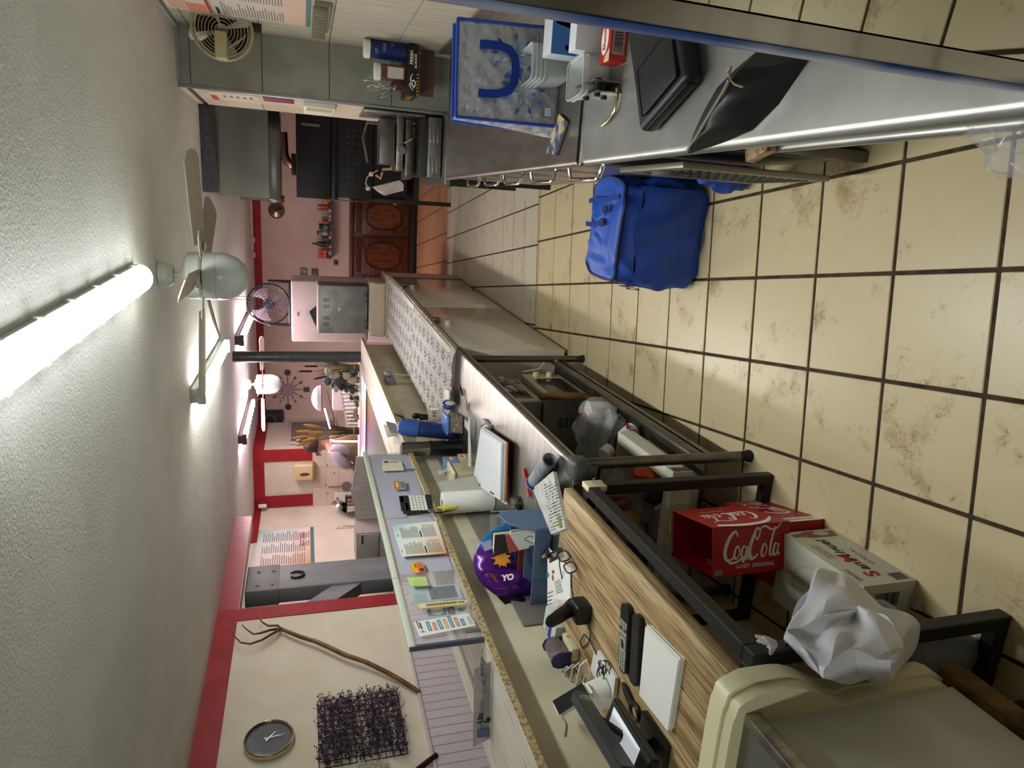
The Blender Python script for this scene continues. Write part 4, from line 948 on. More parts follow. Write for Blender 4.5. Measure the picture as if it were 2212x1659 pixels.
g = G(); g.box(-.02, -.30, 0, .0, .30, .085); part('tray', g, M('rack_grey', '#7c7d70', .6), t)
me_ = None
for k in range(10):
    yy = .285-k*.062; g = G(T3(-.045, yy, .02, rx=.18)); g.box(-.02, -.006, 0, .022, .006, .075, b=.003)
    part('leaflet', g, M('leaflet_olive', '#8b8670', .7), t)
t = thing('wall_fan', 'yellowed round cage wall fan on a bracket above the tiled corner', 'fan', (.95, 4.66, 2.2))
fy = M('yellowed_plastic', '#b7ac86', .5); dkf = M('fan_dark_inside', '#2a2620', .7)
ax = Vector((-.30, -.95, 0)).normalized(); Ff = Fr((-.04, .12, 0), ax.cross(Vector((0, 0, 1))), (0, 0, 1))
Ff = Fr((-.02, .10, .0), (-.95, .30, 0), (0, 0, 1))
for k in range(8):
    r_ = .035+.0185*k; zz = .035*math.cos(min(1, r_/.17)*PI/2)+.02
    g = G(); g.tube([Ff @ Vector((r_*math.cos(a), r_*math.sin(a), -zz)) for a in [2*PI*i/32 for i in range(32)]], .0022, 5, closed=True); part('cage_ring', g, fy, t)
g = G(); g.tube([Ff @ Vector((.168*math.cos(a), .168*math.sin(a), 0)) for a in [2*PI*i/36 for i in range(36)]], .01, 8, closed=True); part('cage_rim', g, fy, t)
for k in range(16):
    a = 2*PI*k/16; g = G(); g.tube([Ff @ Vector((.03*math.cos(a), .03*math.sin(a), .055)), Ff @ Vector((.13*math.cos(a), .13*math.sin(a), .045)), Ff @ Vector((.168*math.cos(a), .168*math.sin(a), 0))], .002, 4); part('cage_wire', g, fy, t)
for k in range(4):
    a0 = k*PI/2+.4; g = G(); g.grid(lambda a, b_: Ff @ Vector(((.03+.115*a)*math.cos(a0+(b_-.5)*1.2), (.03+.115*a)*math.sin(a0+(b_-.5)*1.2), .02*(b_-.5))), 5, 5); bmesh.ops.solidify(g.bm, geom=g.bm.faces[:], thickness=.002); part('fan_blade', g, dkf, t)
g = G(); g.box(-.20, -.02, -.035, -.05, .05, .035, b=.012); part('motor_housing', g, fy, t)
g = G(); g.tube([(-.14, .02, -.03), (-.05, .10, -.12), (.03, .12, -.16)], .006, 6); part('stay', g, fy, t)
g = G(); g.box(-.01, .1, -.22, .036, .14, -.15, b=.004); part('bracket', g, dkf, t)
t = thing('motion_sensor', 'white alarm motion sensor in the upper corner by the wall fan', 'sensor', (.93, 4.98, 2.36))
g = G(T3(0, 0, 0, rz=.7)); g.box(-.035, -.03, -.055, .035, .03, .055, b=.016, seg=3); part('body', g, white_pl, t)
g = G(T3(0, 0, 0, rz=.7)); g.box(-.022, -.034, -.03, .022, -.028, .005, b=.004); part('lens', g, M('sensor_lens', '#e8eae6', .15), t)
# notices on the side of the grey wall end
def side(nm, label, cat, y0, y1, z0, z1, mt, th=.004):
    t = thing(nm, label, cat, (.62, (y0+y1)/2, z0)); g = G(); g.box(-th, -(y1-y0)/2, 0, 0, (y1-y0)/2, z1-z0, b=.001 if th < .01 else .006); part('body', g, mt, t); return t
t = side('side_poster', 'pale framed strip poster on the pinkish wall side beside the grey tiles', 'poster', 5.1, 5.5, 2.02, 2.34, M('poster_cream', '#d9cdb5', .6))
g = G(); rect(g, Fr((-.0045, .2, 0), (0, -1, 0), (0, 0, 1)), .0, .28, .25, .32, 1); print_lines(g, Fr((-.0045, .2, 0), (0, -1, 0), (0, 0, 1)), .2, .05, .36, .26, 5, 0, .4, .5, 3); part('print', g, [ink_g, red_p], t, smooth=0)
t = side('red_notice', 'narrow dark red notice on the pinkish wall side', 'notice', 5.08, 5.3, 1.80, 2.0, M('notice_red', '#7c1f30', .6))
t = side('switch_box', 'white electrical trunking box on the pinkish wall side', 'electrical box', 5.1, 5.55, 1.53, 1.74, white_pl, .035)
g = G(); g.box(-.037, -.2, .02, -.034, -.02, .19); part('slot_label', g, M('label_tan', '#b5a06a', .7), t)
# ================================================================= THINGS ON THE WORK TABLE AND THE DESK
TZ = .801; DZ = .8355
def tb(x, y, r=.05):
    p = at(x, y, TZ)
    if p.x < -1.56+r: p = atx(x, y, -1.56+r); p.z = TZ
    return p
def bx(name, label, cat, loc, size, rz=0, mt=white_pl, b=.002, group=None, dfn=None, dm=None, dface='x+', pname='body', dname='print', open_top=False):
    """box thing standing at loc; dfn prints on the face dface"""
    t = thing(name, label, cat, loc, rz, group); sx, sy, sz = size
    g = G()
    if open_top:
        k = .0015
        g.box(-sx/2, -sy/2, 0, sx/2, sy/2, k)
        for q in ((-sx/2, -sy/2, sx/2, -sy/2+k), (-sx/2, sy/2-k, sx/2, sy/2), (-sx/2, -sy/2, -sx/2+k, sy/2), (sx/2-k, -sy/2, sx/2, sy/2)): g.box(q[0], q[1], 0, q[2], q[3], sz)
    else: g.box(-sx/2, -sy/2, 0, sx/2, sy/2, sz, b=b)
    part(pname, g, mt, t)
    if dfn:
        F = {'x+': Fr((sx/2, -sy/2, 0), (0, 1, 0), (0, 0, 1)), 'y-': Fr((-sx/2, -sy/2, 0), (1, 0, 0), (0, 0, 1)), 'z+': Fr((-sx/2, -sy/2, sz), (1, 0, 0), (0, 1, 0))}[dface]
        w, h = {'x+': (sy, sz), 'y-': (sx, sz), 'z+': (sx, sy)}[dface]
        g = G(); dfn(g, F, w, h); part(dname, g, dm, t, smooth=0)
    return t
# blue flask
blue_f = M('flask_blue', '#22396b', .35, c2='#1d3970', ns=4); blue_l = M('flask_lid', '#3b62ad', .28)
B = aty(962, 935, 4.10); B.z = TZ; Tp = aty(860, 921, 4.10)
t = thing('blue_flask', 'blue domed flask with a dark lid spout leaning behind the mug', 'flask', B)
zz = (Tp-B).normalized(); L_ = (Tp-B).length; F = Fr(B+Vector((0, 0, .012)), zz.orthogonal(), zz.cross(zz.orthogonal()))
g = G(); g.lathe([(0, 0), (.045, 0), (.05, .01), (.052, L_*.62), (.05, L_*.64)], 28, F); part('body', g, blue_f, t, w=True)
g = G(); g.lathe([(.053, L_*.645), (.058, L_*.66), (.058, L_*.83), (.05, L_*.92), (.03, L_*.97), (0, L_*.98)], 28, F); part('lid', g, blue_l, t, w=True)
g = G(); q = F @ Vector((0, 0, L_*.84)); g.tube([q+Vector((.03, .02, 0)), q+Vector((.06, .035, .02)), q+Vector((.075, .05, .07))], [.008, .007, .003], 8); part('spout', g, black_pl, t, w=True)
# mug on the cloth
mugm = M('mug_cream', '#cfc8b2', .3)
mp_ = at(957, 899, .850); t = thing('mug', 'cream mug lettered in black holding a dark brush on the freezer cloth', 'mug', (mp_.x, mp_.y, .850))
g = G(); g.lathe([(0, .004), (.034, .004), (.036, .0), (.040, .03), (.046, .11), (.043, .11), (.037, .03), (.0, .012)], 28); part('body', g, mugm, t)
g = G(); g.tube([(.042, .016, .095), (.058, .055, .09), (.056, .062, .06), (.05, .045, .03), (.036, .015, .025)], .006, 8); part('handle', g, mugm, t)
g = G()
for k, ch in enumerate('FEE'):
    a = -1.15+k*.42; txt(g, ch, .034, Fr((.0455*math.cos(a), .0455*math.sin(a), .065), (-math.sin(a), math.cos(a), 0), (0, 0, 1)))
part('lettering', g, ink, t, smooth=0, kind='stuff')
g = G(); g.tube([(0, 0, .02), (-.004, .0, .12), (-.005, .008, .16)], [.012, .02, .024], 8); g.ell((-.004, .03, .18), .022, .016, .03, 10, 8); part('brush', g, black_pl, t)
# cereal box
cp = at(997, 908, TZ); t = thing('food_box', 'clear food box with a blue lid half full of nuts on the work table', 'food container', (cp.x-.02, cp.y+.02, TZ), .12)
g = G(); g.box(-.055, -.09, .0, .055, .09, .095, b=.02, seg=4); part('tub', g, film('tub_film', '#b9b4b4', .30, .25), t)
rd = random.Random(3); g = G()
for i in range(260): g.ell((rd.uniform(-.05, .05), rd.uniform(-.084, .084), rd.uniform(.006, .065)), .007, .007, .006, 6, 4, mi=i % 2)
part('nuts', g, [M('nut_a', '#a3855c', .7), M('nut_b', '#c0a67c', .7)], t, kind='stuff')
g = G(); g.box(-.062, -.097, .092, .062, .097, .112, b=.012, seg=3); part('lid', g, M('lid_blue', '#5b82c8', .3), t)
# blue packet and steel bowl behind the box
q = at(985, 874, .850); t = thing('blue_packet', 'crumpled dark blue packet lying behind the nut box', 'packet', (q.x, q.y, .850))
g = G(); g.ell((0, 0, .045), .03, .06, .045, 12, 8); part('bag', g, M('packet_navy', '#2b3a7d', .35), t); g = G(); g.ell((.022, -.04, .045), .014, .03, .03, 10, 6); part('label', g, M('packet_white', '#c9c4c0', .4), t)
q = at(972, 884, .850)
bx('photo_card', 'pale card tray tilted at the edge of the damask cloth', 'card', at(968, 858, .851), (.10, .16, .012), .2, M('card_tray', '#cfcabd', .5))
q = at(985, 866, TZ); g = G(); 
def pen(name, label, a, b_, c, r=.005, cap=None, group=None):
    t = thing(name, label, 'pen', (a+b_)/2, 0, group); d = (b_-a).normalized(); l = (b_-a).length
    g = G(); g.cyl(a+d*.012, a+d*l*.72, r, n=10); part('barrel', g, c, t, w=True)
    g = G(); g.cyl(a+d*l*.72, b_, r*1.15, n=10); part('cap', g, cap or c, t, w=True)
    g = G(); g.cyl(a+d*.012, a, r*.8, r*.15, n=10); part('tip', g, ink_g, t, w=True); return t
pl_ = lambda x, y, z=TZ+.007: at(x, y, z)
pen('pen', 'red and black pen lying beyond the notebook on bare steel', pl_(1000, 856), pl_(991, 832), black_pl, .006, M('pen_red', '#b82020', .4))
pen('silver_pen', 'thin silver pen lying beside the red and black pen', pl_(1010, 885), pl_(1001, 840), M('pen_silver', '#b7b3b3', .3, .7), .0045)
pen('red_pen', 'bright red pen lying next to the rolled magazine', pl_(1144, 1078), pl_(1131, 1013), M('pen_red', '#b82020', .4), .0065)
pen('marker_pen', 'black and silver marker lying by the clear tub', pl_(1105, 1132, .83), pl_(1075, 1126, .83), M('pen_silver', '#b7b3b3', .3, .7), .008, black_pl)
pen('blue_pen', 'blue felt pen cap showing above the snack bag', pl_(1012, 1164, .86), pl_(1034, 1164, .83), M('pen_blue', '#2344a8', .4), .007)
bx('paper_slip', 'small white paper slip lying left of the open diary', 'paper', at(1008, 918, TZ), (.05, .11, .001), .0, paper, 0)
# tall thermos
q = tb(995, 963, .07); t = thing('steel_thermos', 'tall thermos with brushed steel upper half and black lower half', 'thermos', (q.x-.01, q.y+.0, TZ))
tt = aty(866, 972, q.y).z-TZ; g = G(); g.lathe([(0, 0), (.044, 0), (.046, .006), (.046, tt*.5), (.05, tt*.5), (.05, tt*.53)], 28, cap=True); part('lower_body', g, M('thermos_black', '#15161a', .35), t)
g = G(); g.lathe([(.045, tt*.53), (.045, tt*.97), (.047, tt*.975), (.047, tt), (.03, tt*1.005), (0, tt)], 28); part('steel_cup', g, M('thermos_steel', '#9b968c', .22, 1), t)
g = G(); g.tube([(0, .045, tt*.52), (0, .062, tt*.5), (0, .06, tt*.46)], .006, 6); part('cord', g, black_pl, t)
# small flask parts next to it
q = tb(985, 948, .07); q.y = 4.0; t = thing('snack_pouch', 'dark red pouch with green tag between flask and thermos', 'pouch', (q.x-.02, q.y+.03, TZ)); g = G(); g.ell((0, 0, .07), .035, .03, .07, 12, 8); part('pouch', g, M('pouch_wine', '#4a1c28', .5), t)
g = G(); g.ell((-.02, -.02, .15), .02, .035, .012, 10, 6); part('tag', g, M('tag_green', '#97a355', .5), t)
q = tb(985, 952, .05); g = G(); g.lathe([(.014, -.012), (.024, -.01), (.024, .01), (.014, .012)], 18, Fr((q.x+.03, q.y-.02, TZ+.024), (0, 0, 1), (0, 1, 0))); solo('orange_tape', 'orange ring of tape beside the black thermos base', 'tape', g, M('tape_orange', '#c96a1c', .4), loc=(q.x+.03, q.y-.02, TZ))
# tea boxes, tub, envelopes
def d_tea(g, F, w, h): deco(g, circ(h*.30, 20, w*.5, h*.5), F, 0); rect(g, F, w*.2, h*.44, w*.8, h*.58, 1, .001); rect(g, F, w*.35, h*.8, w*.65, h*.9, 2)
q = tb(1000, 985, .11)
bx('tea_box', 'light blue tea box with yellow round print standing behind the cream tub', 'box', (q.x-.06, q.y+.03, TZ+.065), (.07, .085, .09), .05, M('tea_blue', '#7d9dd0', .5), dfn=d_tea, dm=[M('tea_yellow', '#d6a62c', .5), white_p, ink_g])
bx('fruit_tea_box', 'beige tea box with orange fruit print under the blue tea box', 'box', (q.x-.055, q.y+.025, TZ), (.085, .095, .064), 0, M('tea_beige', '#c8b493', .5), dfn=lambda g, F, w, h: (deco(g, circ(h*.28, 16, w*.55, h*.5, ry=h*.4), F, 0), rect(g, F, w*.2, h*.4, w*.8, h*.55, 1, .001)), dm=[M('fruit_orange', '#d5832c', .5), white_p])
bx('yellow_box', 'narrow yellow carton between the tub and the diary', 'box', at(1013, 1002, TZ), (.03, .05, .05), 0, M('carton_mustard', '#b8902c', .5))
q = tb(1016, 1017, .09); t = thing('cream_tub', 'tall cream plastic tub with lid standing behind the open diary', 'tub', (q.x-.03, q.y, TZ))
g = G(); g.box(-.055, -.085, 0, .055, .085, .15, b=.02, seg=4); part('tub', g, M('tub_cream', '#bdb698', .4), t); g = G(); g.box(-.062, -.092, .146, .062, .092, .164, b=.009, seg=3); part('lid', g, M('tub_lid', '#cfcab2', .35), t)
g = G(); F = Fr((.0555, -.08, 0), (0, 1, 0), (0, 0, 1)); print_lines(g, F, .03, .04, .13, .11, 4, 0, .3, .5, 9); part('print', g, M('tub_print', '#9a9474', .6), t, smooth=0)
q = tb(985, 1030, .07)
for k, (lb, dx, h_, rz) in enumerate((('white envelope standing upright beside the cream tub', .0, .20, .1), ('second folded envelope leaning behind the kitchen roll', -.03, .17, -.08))):
    bx('envelope', lb, 'envelope', (q.x-.05+dx, q.y+.01-.05*k, TZ), (.006, .11, h_), rz, paper, 0)
bx('navy_chocolate_box', 'dark blue and red carton beside the kitchen roll', 'box', tb(985, 1078, .03), (.03, .06, .17), .1, M('carton_navy', '#28275a', .45), dfn=lambda g, F, w, h: (rect(g, F, 0, 0, w, h*.18, 0), print_lines(g, F, w*.2, h*.4, w*.8, h*.8, 3, 1, .5, .2, 3)), dm=[red_p, white_p])
q = at(938, 1012, TZ+.17); t = thing('clear_bag', 'small clear plastic bag flap hanging over the screen edge', 'bag', (-1.49, 3.6, 1.05)); g = G(); g.grid(lambda a, b_: (-.0+.02*math.sin(a*4+b_*3), -.06+.12*a, -.02-.12*b_), 6, 6); part('film', g, film('bag_film', '#d5d6dc', .5, .2), t)
# kitchen roll standing
q = tb(1047, 1062, .11); hr = aty(957, 1062, q.y-.01).z-TZ
t = thing('kitchen_roll', 'thick white kitchen roll standing beside the open diary', 'paper roll', (q.x-.05, q.y, TZ))
g = G(); g.lathe([(.019, .002), (.019, hr), (.056, hr), (.058, hr-.004), (.058, .003), (.054, 0), (.019, .002)], 36); part('roll', g, M('roll_white', '#deded6', .9, bump=.2, bs=200), t)
g = G(); g.lathe([(.0195, .004), (.0195, hr-.001), (.017, hr-.001), (.017, .004)], 20); part('core', g, M('core_card', '#a08a68', .8), t)
g = G(); g.grid(lambda a, b_: (.05+.03*a*math.sin(1.2), .025+.14*a*(1-.5*b_), hr*(.04+.92*b_)+.02*a), 8, 6); bmesh.ops.solidify(g.bm, geom=g.bm.faces[:], thickness=.0008); part('loose_sheet', g, M('roll_white', '#deded6', .9), t)
# open diary, raised on its red yellow edged cover
c4 = [at(1037, 925, .865), at(1083, 958, .865), at(1080, 1082, .86), at(1020, 1042, .86)]
t = thing('open_diary', 'open lined diary with yellow and red cover edge lying across the steel table', 'notebook', (c4[0]+c4[2])/2)
F = Fr(c4[3], c4[2]-c4[3], c4[0]-c4[3]); Fi = F.inverted(); Q = [((Fi @ p).x, (Fi @ p).y) for p in (c4[3], c4[2], c4[1], c4[0])]
if F.col[2].z < 0: F = Fr(c4[2], c4[3]-c4[2], c4[1]-c4[2]); Fi = F.inverted(); Q = [((Fi @ p).x, (Fi @ p).y) for p in (c4[2], c4[3], c4[0], c4[1])]
def sc(Q, k, dz=0): cx = sum(p[0] for p in Q)/4; cy = sum(p[1] for p in Q)/4; return [(cx+(p[0]-cx)*k, cy+(p[1]-cy)*k) for p in Q]
Fd_ = F @ Matrix.Translation((0, 0, -.034))
g = G(); g.prism(sc(Q, 1.03), .004, Fd_); part('cover', g, M('diary_red', '#8e1626', .5), t, w=True, smooth=0)
g = G(); g.prism(sc(Q, 1.015), .003, Fd_ @ Matrix.Translation((0, 0, .0045))); part('cover_lining', g, M('diary_yellow', '#d5b220', .5), t, w=True, smooth=0)
for k in range(6):
    g = G(); g.prism([(p[0]+.003*math.sin(k*2), p[1]+.003*math.cos(k*3)) for p in sc(Q, 1-.006*k)], .0038, Fd_ @ Matrix.Translation((0, 0, .008+.0042*k))); part('page', g, M('diary_page', '#d9dbe0', .8), t, w=True, smooth=0)
g = G(); Fp_ = Fd_ @ Matrix.Translation((0, 0, .0335)); xs = [p[0] for p in Q]; ys = [p[1] for p in Q]; w_, h_ = max(xs), max(ys)
for k in range(26): rect(g, Fp_, w_*.1, h_*(.08+.03*k), w_*.88, h_*(.08+.03*k)+.0008, 0, .0004)
part('ruled_lines', g, M('ruling', '#a3abbd', .8), t, w=True, smooth=0)
g = G(); rect(g, Fp_, w_*.18, h_*.03, w_*.3, h_*.06, 0, .0007); rect(g, Fp_, w_*.62, h_*.03, w_*.75, h_*.055, 0, .0007); part('handwriting', g, ink, t, w=True, smooth=0)
# facing pages of the diary
t2 = thing('loose_pages', 'bowed loose pages and a black pen loop beside the open diary', 'papers', at(1025, 935, TZ))
g = G(); p0 = at(1022, 905, TZ+.004); p1 = at(1032, 1030, TZ+.004)
g.grid(lambda a, b_: p0+(p1-p0)*a+Vector((-.10+.13*b_, 0, .012+.045*math.sin(PI*b_*.8)*(.4+.6*a))), 8, 8); bmesh.ops.solidify(g.bm, geom=g.bm.faces[:], thickness=.004); part('pages', g, paper, t2, w=True)
g = G(); p = at(1048, 915, TZ+.05); g.tube([p+Vector((-.05, .1, .0)), p, p+Vector((.03, -.12, -.01))], .003, 6); part('elastic', g, black_pl, t2, w=True)
g = G(); g.prism([(-.07, -.05), (.07, -.05), (.05, .06), (-.05, .06)], .016, Fr(at(1055, 912, TZ+.004)+Vector((-.05, .0, 0)), (0, 1, 0), (-1, 0, 0))); part('grey_block', g, M('page_grey', '#b5b3b6', .7), t2, w=True, smooth=0)
# white calculator
def calc(name, label, px4, z, th, cbody, ckey, cscr, rows, cols, key_lab=None):
    p = [at(x, y, z) for x, y in px4]; F = Fr(p[3], p[2]-p[3], p[0]-p[3])
    if F.col[2].z < 0: F = Fr(p[2], p[3]-p[2], p[1]-p[2]); p = [p[1], p[0], p[3], p[2]]
    w = (p[2]-p[3]).length; h = (p[0]-p[3]).length; t = thing(name, label, 'calculator', p[3])
    g = G(); g.prism(rrect(w, h, min(w, h)*.08, 4, w/2, h/2), th, F); part('body', g, cbody, t, w=True)
    g = G(); g.prism(rrect(w*.8, h*.17, .003, 3, w/2, h*.84), .001, F @ Matrix.Translation((0, 0, th))); part('display', g, cscr, t, w=True)
    for i in range(cols):
        for j in range(rows):
            g = G(); g.prism(rrect(w*.78/cols*.8, h*.6/rows*.75, .0015, 2, w*(.11+.78*(i+.5)/cols), h*(.07+.6*(j+.5)/rows)), .0035, F @ Matrix.Translation((0, 0, th))); part('key', g, ckey[(i*7+j*3) % len(ckey)], t, w=True)
    return t
scr = M('lcd', '#6f7567', .2)
calc('pocket_calculator', 'white pocket calculator tucked under the diary edge', [(1098, 1025), (1086, 1020), (1078, 1070), (1090, 1078)][::-1], TZ, .009, M('calc_white', '#d3d1cb', .4), [M('key_light', '#bdbcb8', .4)], scr, 5, 4)
calc('desk_calculator', 'dark grey desk calculator with a red key beside the snack bag', [(1055, 1300), (1062, 1256), (1100, 1262), (1107, 1298)], .86, .022, M('calc_dark', '#30353d', .4), [M('key_grey', '#7d8087', .4), M('key_grey', '#7d8087', .4), M('key_black', '#17181b', .4), M('key_grey', '#7d8087', .4)], M('lcd_dark', '#33362f', .2), 5, 5)
t = thing('calculator_rest', 'blue grey folder lying under the desk calculator', 'folder', at(1085, 1295, TZ)); p = at(1080, 1290, TZ); g = G(); g.box(p.x-.13, p.y-.14, TZ, p.x+.05, p.y+.10, .859, b=.004); part('folder', g, M('folder_slate', '#3d4450', .5), t, w=True)
# rolled magazine and newspaper
a = at(1187, 992, TZ+.033); b_ = at(1150, 1045, TZ+.033)
t = thing('rolled_magazine', 'rolled up magazine lying at the corner of the steel table', 'magazine', (a+b_)/2)
d = (b_-a).normalized(); F = Fr(a, d.cross(Vector((0, 0, 1))), Vector((0, 0, 1)).cross(d).cross(d)); u = d.orthogonal().normalized(); v = d.cross(u)
g = G(); g.grid(lambda s_, q_: a+(b_-a)*s_+(u*math.cos(q_*4*PI)+v*math.sin(q_*4*PI))*(.031-.008*q_), 6, 40); bmesh.ops.solidify(g.bm, geom=g.bm.faces[:], thickness=.0015)
mgm = M('magazine_page', '#c9ccd4', .5, c2='#9aa0ae', ns=6, stretch=(1, 6, 1), lo=.5, hi=.7); part('roll', g, mgm, t, w=True)
g = G(); g.grid(lambda s_, q_: b_+d*(-.035+.02*s_)+(u*math.cos(q_*2*PI)+v*math.sin(q_*2*PI))*.0335, 2, 30); part('navy_end', g, M('print_navy2', '#2a3a7a', .5), t, w=True)
c4 = [at(1150, 1055, .840), at(1195, 1018, .85), at(1222, 1142, .845), at(1190, 1154, .838)]
t = thing('crossword_paper', 'folded crossword newspaper lying over the table and desk joint', 'newspaper', at(1200, 1100, TZ+.02))
F = Fr(c4[3], c4[2]-c4[3], c4[0]-c4[3])
Fi = F.inverted(); Q = [((Fi @ p).x, (Fi @ p).y) for p in (c4[3], c4[2], c4[1], c4[0])]; s_ = 1 if F.col[2].z > 0 else -1
for k in range(3):
    g = G(); g.prism([(p[0]+.002*k, p[1]-.003*k) for p in Q], s_*.004, F @ Matrix.Translation((0, 0, -s_*.0045*(k+1)))); part('paper_leaf', g, nw, t, w=True, smooth=0)
g = G(); rdn = random.Random(4)
for i in range(9):
    for j in range(16):
        if rdn.random() < .82:
            x0 = Q[1][0]*(.06+.1*i); y0 = Q[3][1]*(.05+.057*j)
            rect(g, F, x0, y0, x0+Q[1][0]*.08*rdn.uniform(.6, 1), y0+Q[3][1]*.022, 0 if rdn.random() < .8 else 1, s_*.0006)
rect(g, F, Q[1][0]*.62, Q[3][1]*.06, Q[1][0]*.8, Q[3][1]*.26, 2, s_*.0009)
part('newsprint', g, [M('print_mid', '#6d7069', .8), ink, M('print_green', '#6f8c3c', .7)], t, w=True, smooth=0)
# bill spike
q = tb(1122, 1090, .05); t = thing('bill_spike', 'black round based bill spike with a thin pin', 'bill spike', (q.x, q.y, TZ))
g = G(); g.lathe([(0, 0), (.038, 0), (.04, .006), (.036, .012), (.012, .018), (0, .018)], 28); part('base', g, M('gloss_black2', '#0e0e10', .15), t); g = G(); g.cyl((0, 0, .016), (0, 0, .125), .0014, n=6); part('pin', g, chrome, t)
pen('black_stylus', 'thick black felt pen standing upright in the blue organiser', at(1118, 1103, .83), at(1062, 1107, .90), black_pl, .009)
# clear tub
q = tb(1072, 1133, .075); t = thing('clear_tub', 'open clear plastic tub with green scraps inside', 'tub', (q.x, q.y+.01, TZ), .1)
tubf = film('tub_clear', '#bfc8cf', .42, .2)
g = G(); g.lathe([(0, .002), (.040, .002), (.044, .01), (.062, .075), (.066, .078)], 4, T3(rz=PI/4) @ Matrix.Diagonal((1.2, 1.2, 1, 1))); part('tub', g, tubf, t, smooth=0)
g = G(); g.ell((0, .0, .02), .02, .025, .012, 8, 6); part('scraps', g, M('scrap_green', '#3c5a3c', .7), t)
# yellow pens in a cup
q = tb(1062, 1172, .05); t = thing('pen_cup', 'black pen cup half hidden behind the snack bag', 'cup', (q.x, q.y, TZ)); g = G(); g.lathe([(0, 0), (.035, 0), (.037, .09), (.033, .09), (.031, .005), (0, .005)], 20); part('cup', g, black_pl, t)
ylw = M('pen_yellow', '#c9962a', .4)
for k, (dx, dy, tx, ty) in enumerate(((.01, .0, -.03, .02), (-.008, .01, -.05, .03), (.0, -.014, -.06, -.01), (.014, .012, -.02, .045))):
    pen('ballpoint_pen', ('yellow ballpoint pen with black end standing foremost in the pen cup', 'yellow ballpoint pen leaning left in the pen cup', 'yellow ballpoint pen lowest in the pen cup fan', 'dark ballpoint pen leaning rightmost in the pen cup')[k], Vector((q.x+dx, q.y+dy, TZ+.008)), Vector((q.x+dx+tx, q.y+dy+ty, TZ+.155-.008*k)), ylw if k < 3 else M('pen_dark', '#2a2226', .4), .0042, black_pl if k != 1 else M('pen_blue', '#2344a8', .4), 'ballpoint pens in the cup')
# purple snack bag
a = aty(1060, 1215, 2.50); a.z = TZ; a.x = -1.45; t = thing('snack_bag', 'shiny purple and blue snack bag with an orange splat print', 'snack bag', (a.x, a.y, TZ), -.65)
sb, N, L, b = nodes('snack_film', .22, .25)
tc = N.new('ShaderNodeTexCoord'); sp = N.new('ShaderNodeSeparateXYZ'); L.new(tc.outputs['Object'], sp.inputs[0])
ad = N.new('ShaderNodeMath'); ad.operation = 'MULTIPLY_ADD'; ad.inputs[1].default_value = 2.3; ad.inputs[2].default_value = .48; L.new(sp.outputs[1], ad.inputs[0])
ad2 = N.new('ShaderNodeMath'); ad2.operation = 'MULTIPLY_ADD'; ad2.inputs[1].default_value = .55; L.new(sp.outputs[2], ad2.inputs[0]); L.new(ad.outputs[0], ad2.inputs[2])
r = ramp(N, [(.0, '#1a1440'), (.16, '#4a1272'), (.72, '#551a80'), (.76, '#1273b4'), (.95, '#1c7fbd'), (1, '#c9d2dc')]); L.new(ad2.outputs[0], r.inputs[0]); L.new(r.outputs[0], b.inputs['Base Color'])
def sbag(a, b_):
    y = -.165+.33*a; hz = .275*(.35+.65*math.sin(PI*min(1, max(0, (a*.9+.12))))**.6); th = .055*math.sin(PI*a)**.6
    an = 2*PI*b_; k = .006*math.sin(a*31+an*2)+.005*math.sin(a*13-an*3)
    return (math.cos(an)*(th+k), y, hz/2*(1-math.sin(an))+.002-.0*a)
g = G(); g.grid(sbag, 30, 28); g.bm.verts.ensure_lookup_table(); part('bag', g, sb, t, smooth=180)
Fb = Fr((.062, -.03, .17), (0, 1, 0), (-.12, 0, 1))
g = G(); sp_ = []
for k in range(36):
    a_ = 2*PI*k/36; sp_.append(((.028+.018*(k % 4 == 0)+.006*math.sin(k*5))*math.cos(a_), (.028+.018*(k % 4 == 0)+.006*math.cos(k*3))*math.sin(a_)))
deco(g, sp_, Fb, 0, .006); part('splat_print', g, M('splat_orange', '#e0912c', .3), t, smooth=0)
g = G(); txt(g, 'YO', .034, Fb @ Matrix.Translation((-.085, -.01, .004)) @ Matrix.Rotation(-PI/2, 4, 'Z'), bold=.002, shear=.2); 
deco(g, [(-.10, .03), (-.06, .045), (-.055, .06), (-.095, .045)], Fb, 1, .006); deco(g, [(.05, .02), (.09, .03), (.08, .075), (.04, .065)], Fb, 2, .009); part('lettering', g, [white_p, M('print_redbrown', '#8b2f28', .4), M('print_slate2', '#8fa0c4', .3)], t, smooth=0, kind='stuff')
g = G(); g.grid(lambda a, b_: (.0+.02*b_*math.sin(a*6), -.165-.075*b_, .10+.10*a-.06*b_), 8, 5); bmesh.ops.solidify(g.bm, geom=g.bm.faces[:], thickness=.0012); part('torn_flap', g, M('bag_inside', '#20182f', .4), t)
# slate blue organiser with books and papers
q0 = at(1190, 1115, TZ); q1 = at(1175, 1318, TZ)
oc = Vector((q0.x*.5+q1.x*.5-.04, (q0.y+q1.y)/2+.02, TZ)); t = thing('desk_organiser', 'slate blue plastic organiser tray filled with books and papers', 'organiser', oc, .0)
ob = M('slate_blue_plastic', '#5d7595', .4); W_ = (q0-q1).length
O = Fr((0, 0, 0), (q0-q1).normalized(), Vector((0, 0, 1)).cross((q0-q1).normalized()))   # x along the tray, y to the back
if O.col[2].z < 0: O = Fr((0, 0, 0), (q0-q1).normalized(), -Vector((0, 0, 1)).cross((q0-q1).normalized()))
hw = W_/2
def ob_box(x0, y0, z0, x1, y1, z1, b=.002): g = G(O); g.box(x0, y0, z0, x1, y1, z1, b=b, seg=1); return g
part('base', ob_box(-hw, -.05, 0, hw, .14, .006), ob, t)
part('front_wall', ob_box(-hw, -.053, .006, hw, -.048, .075), ob, t)
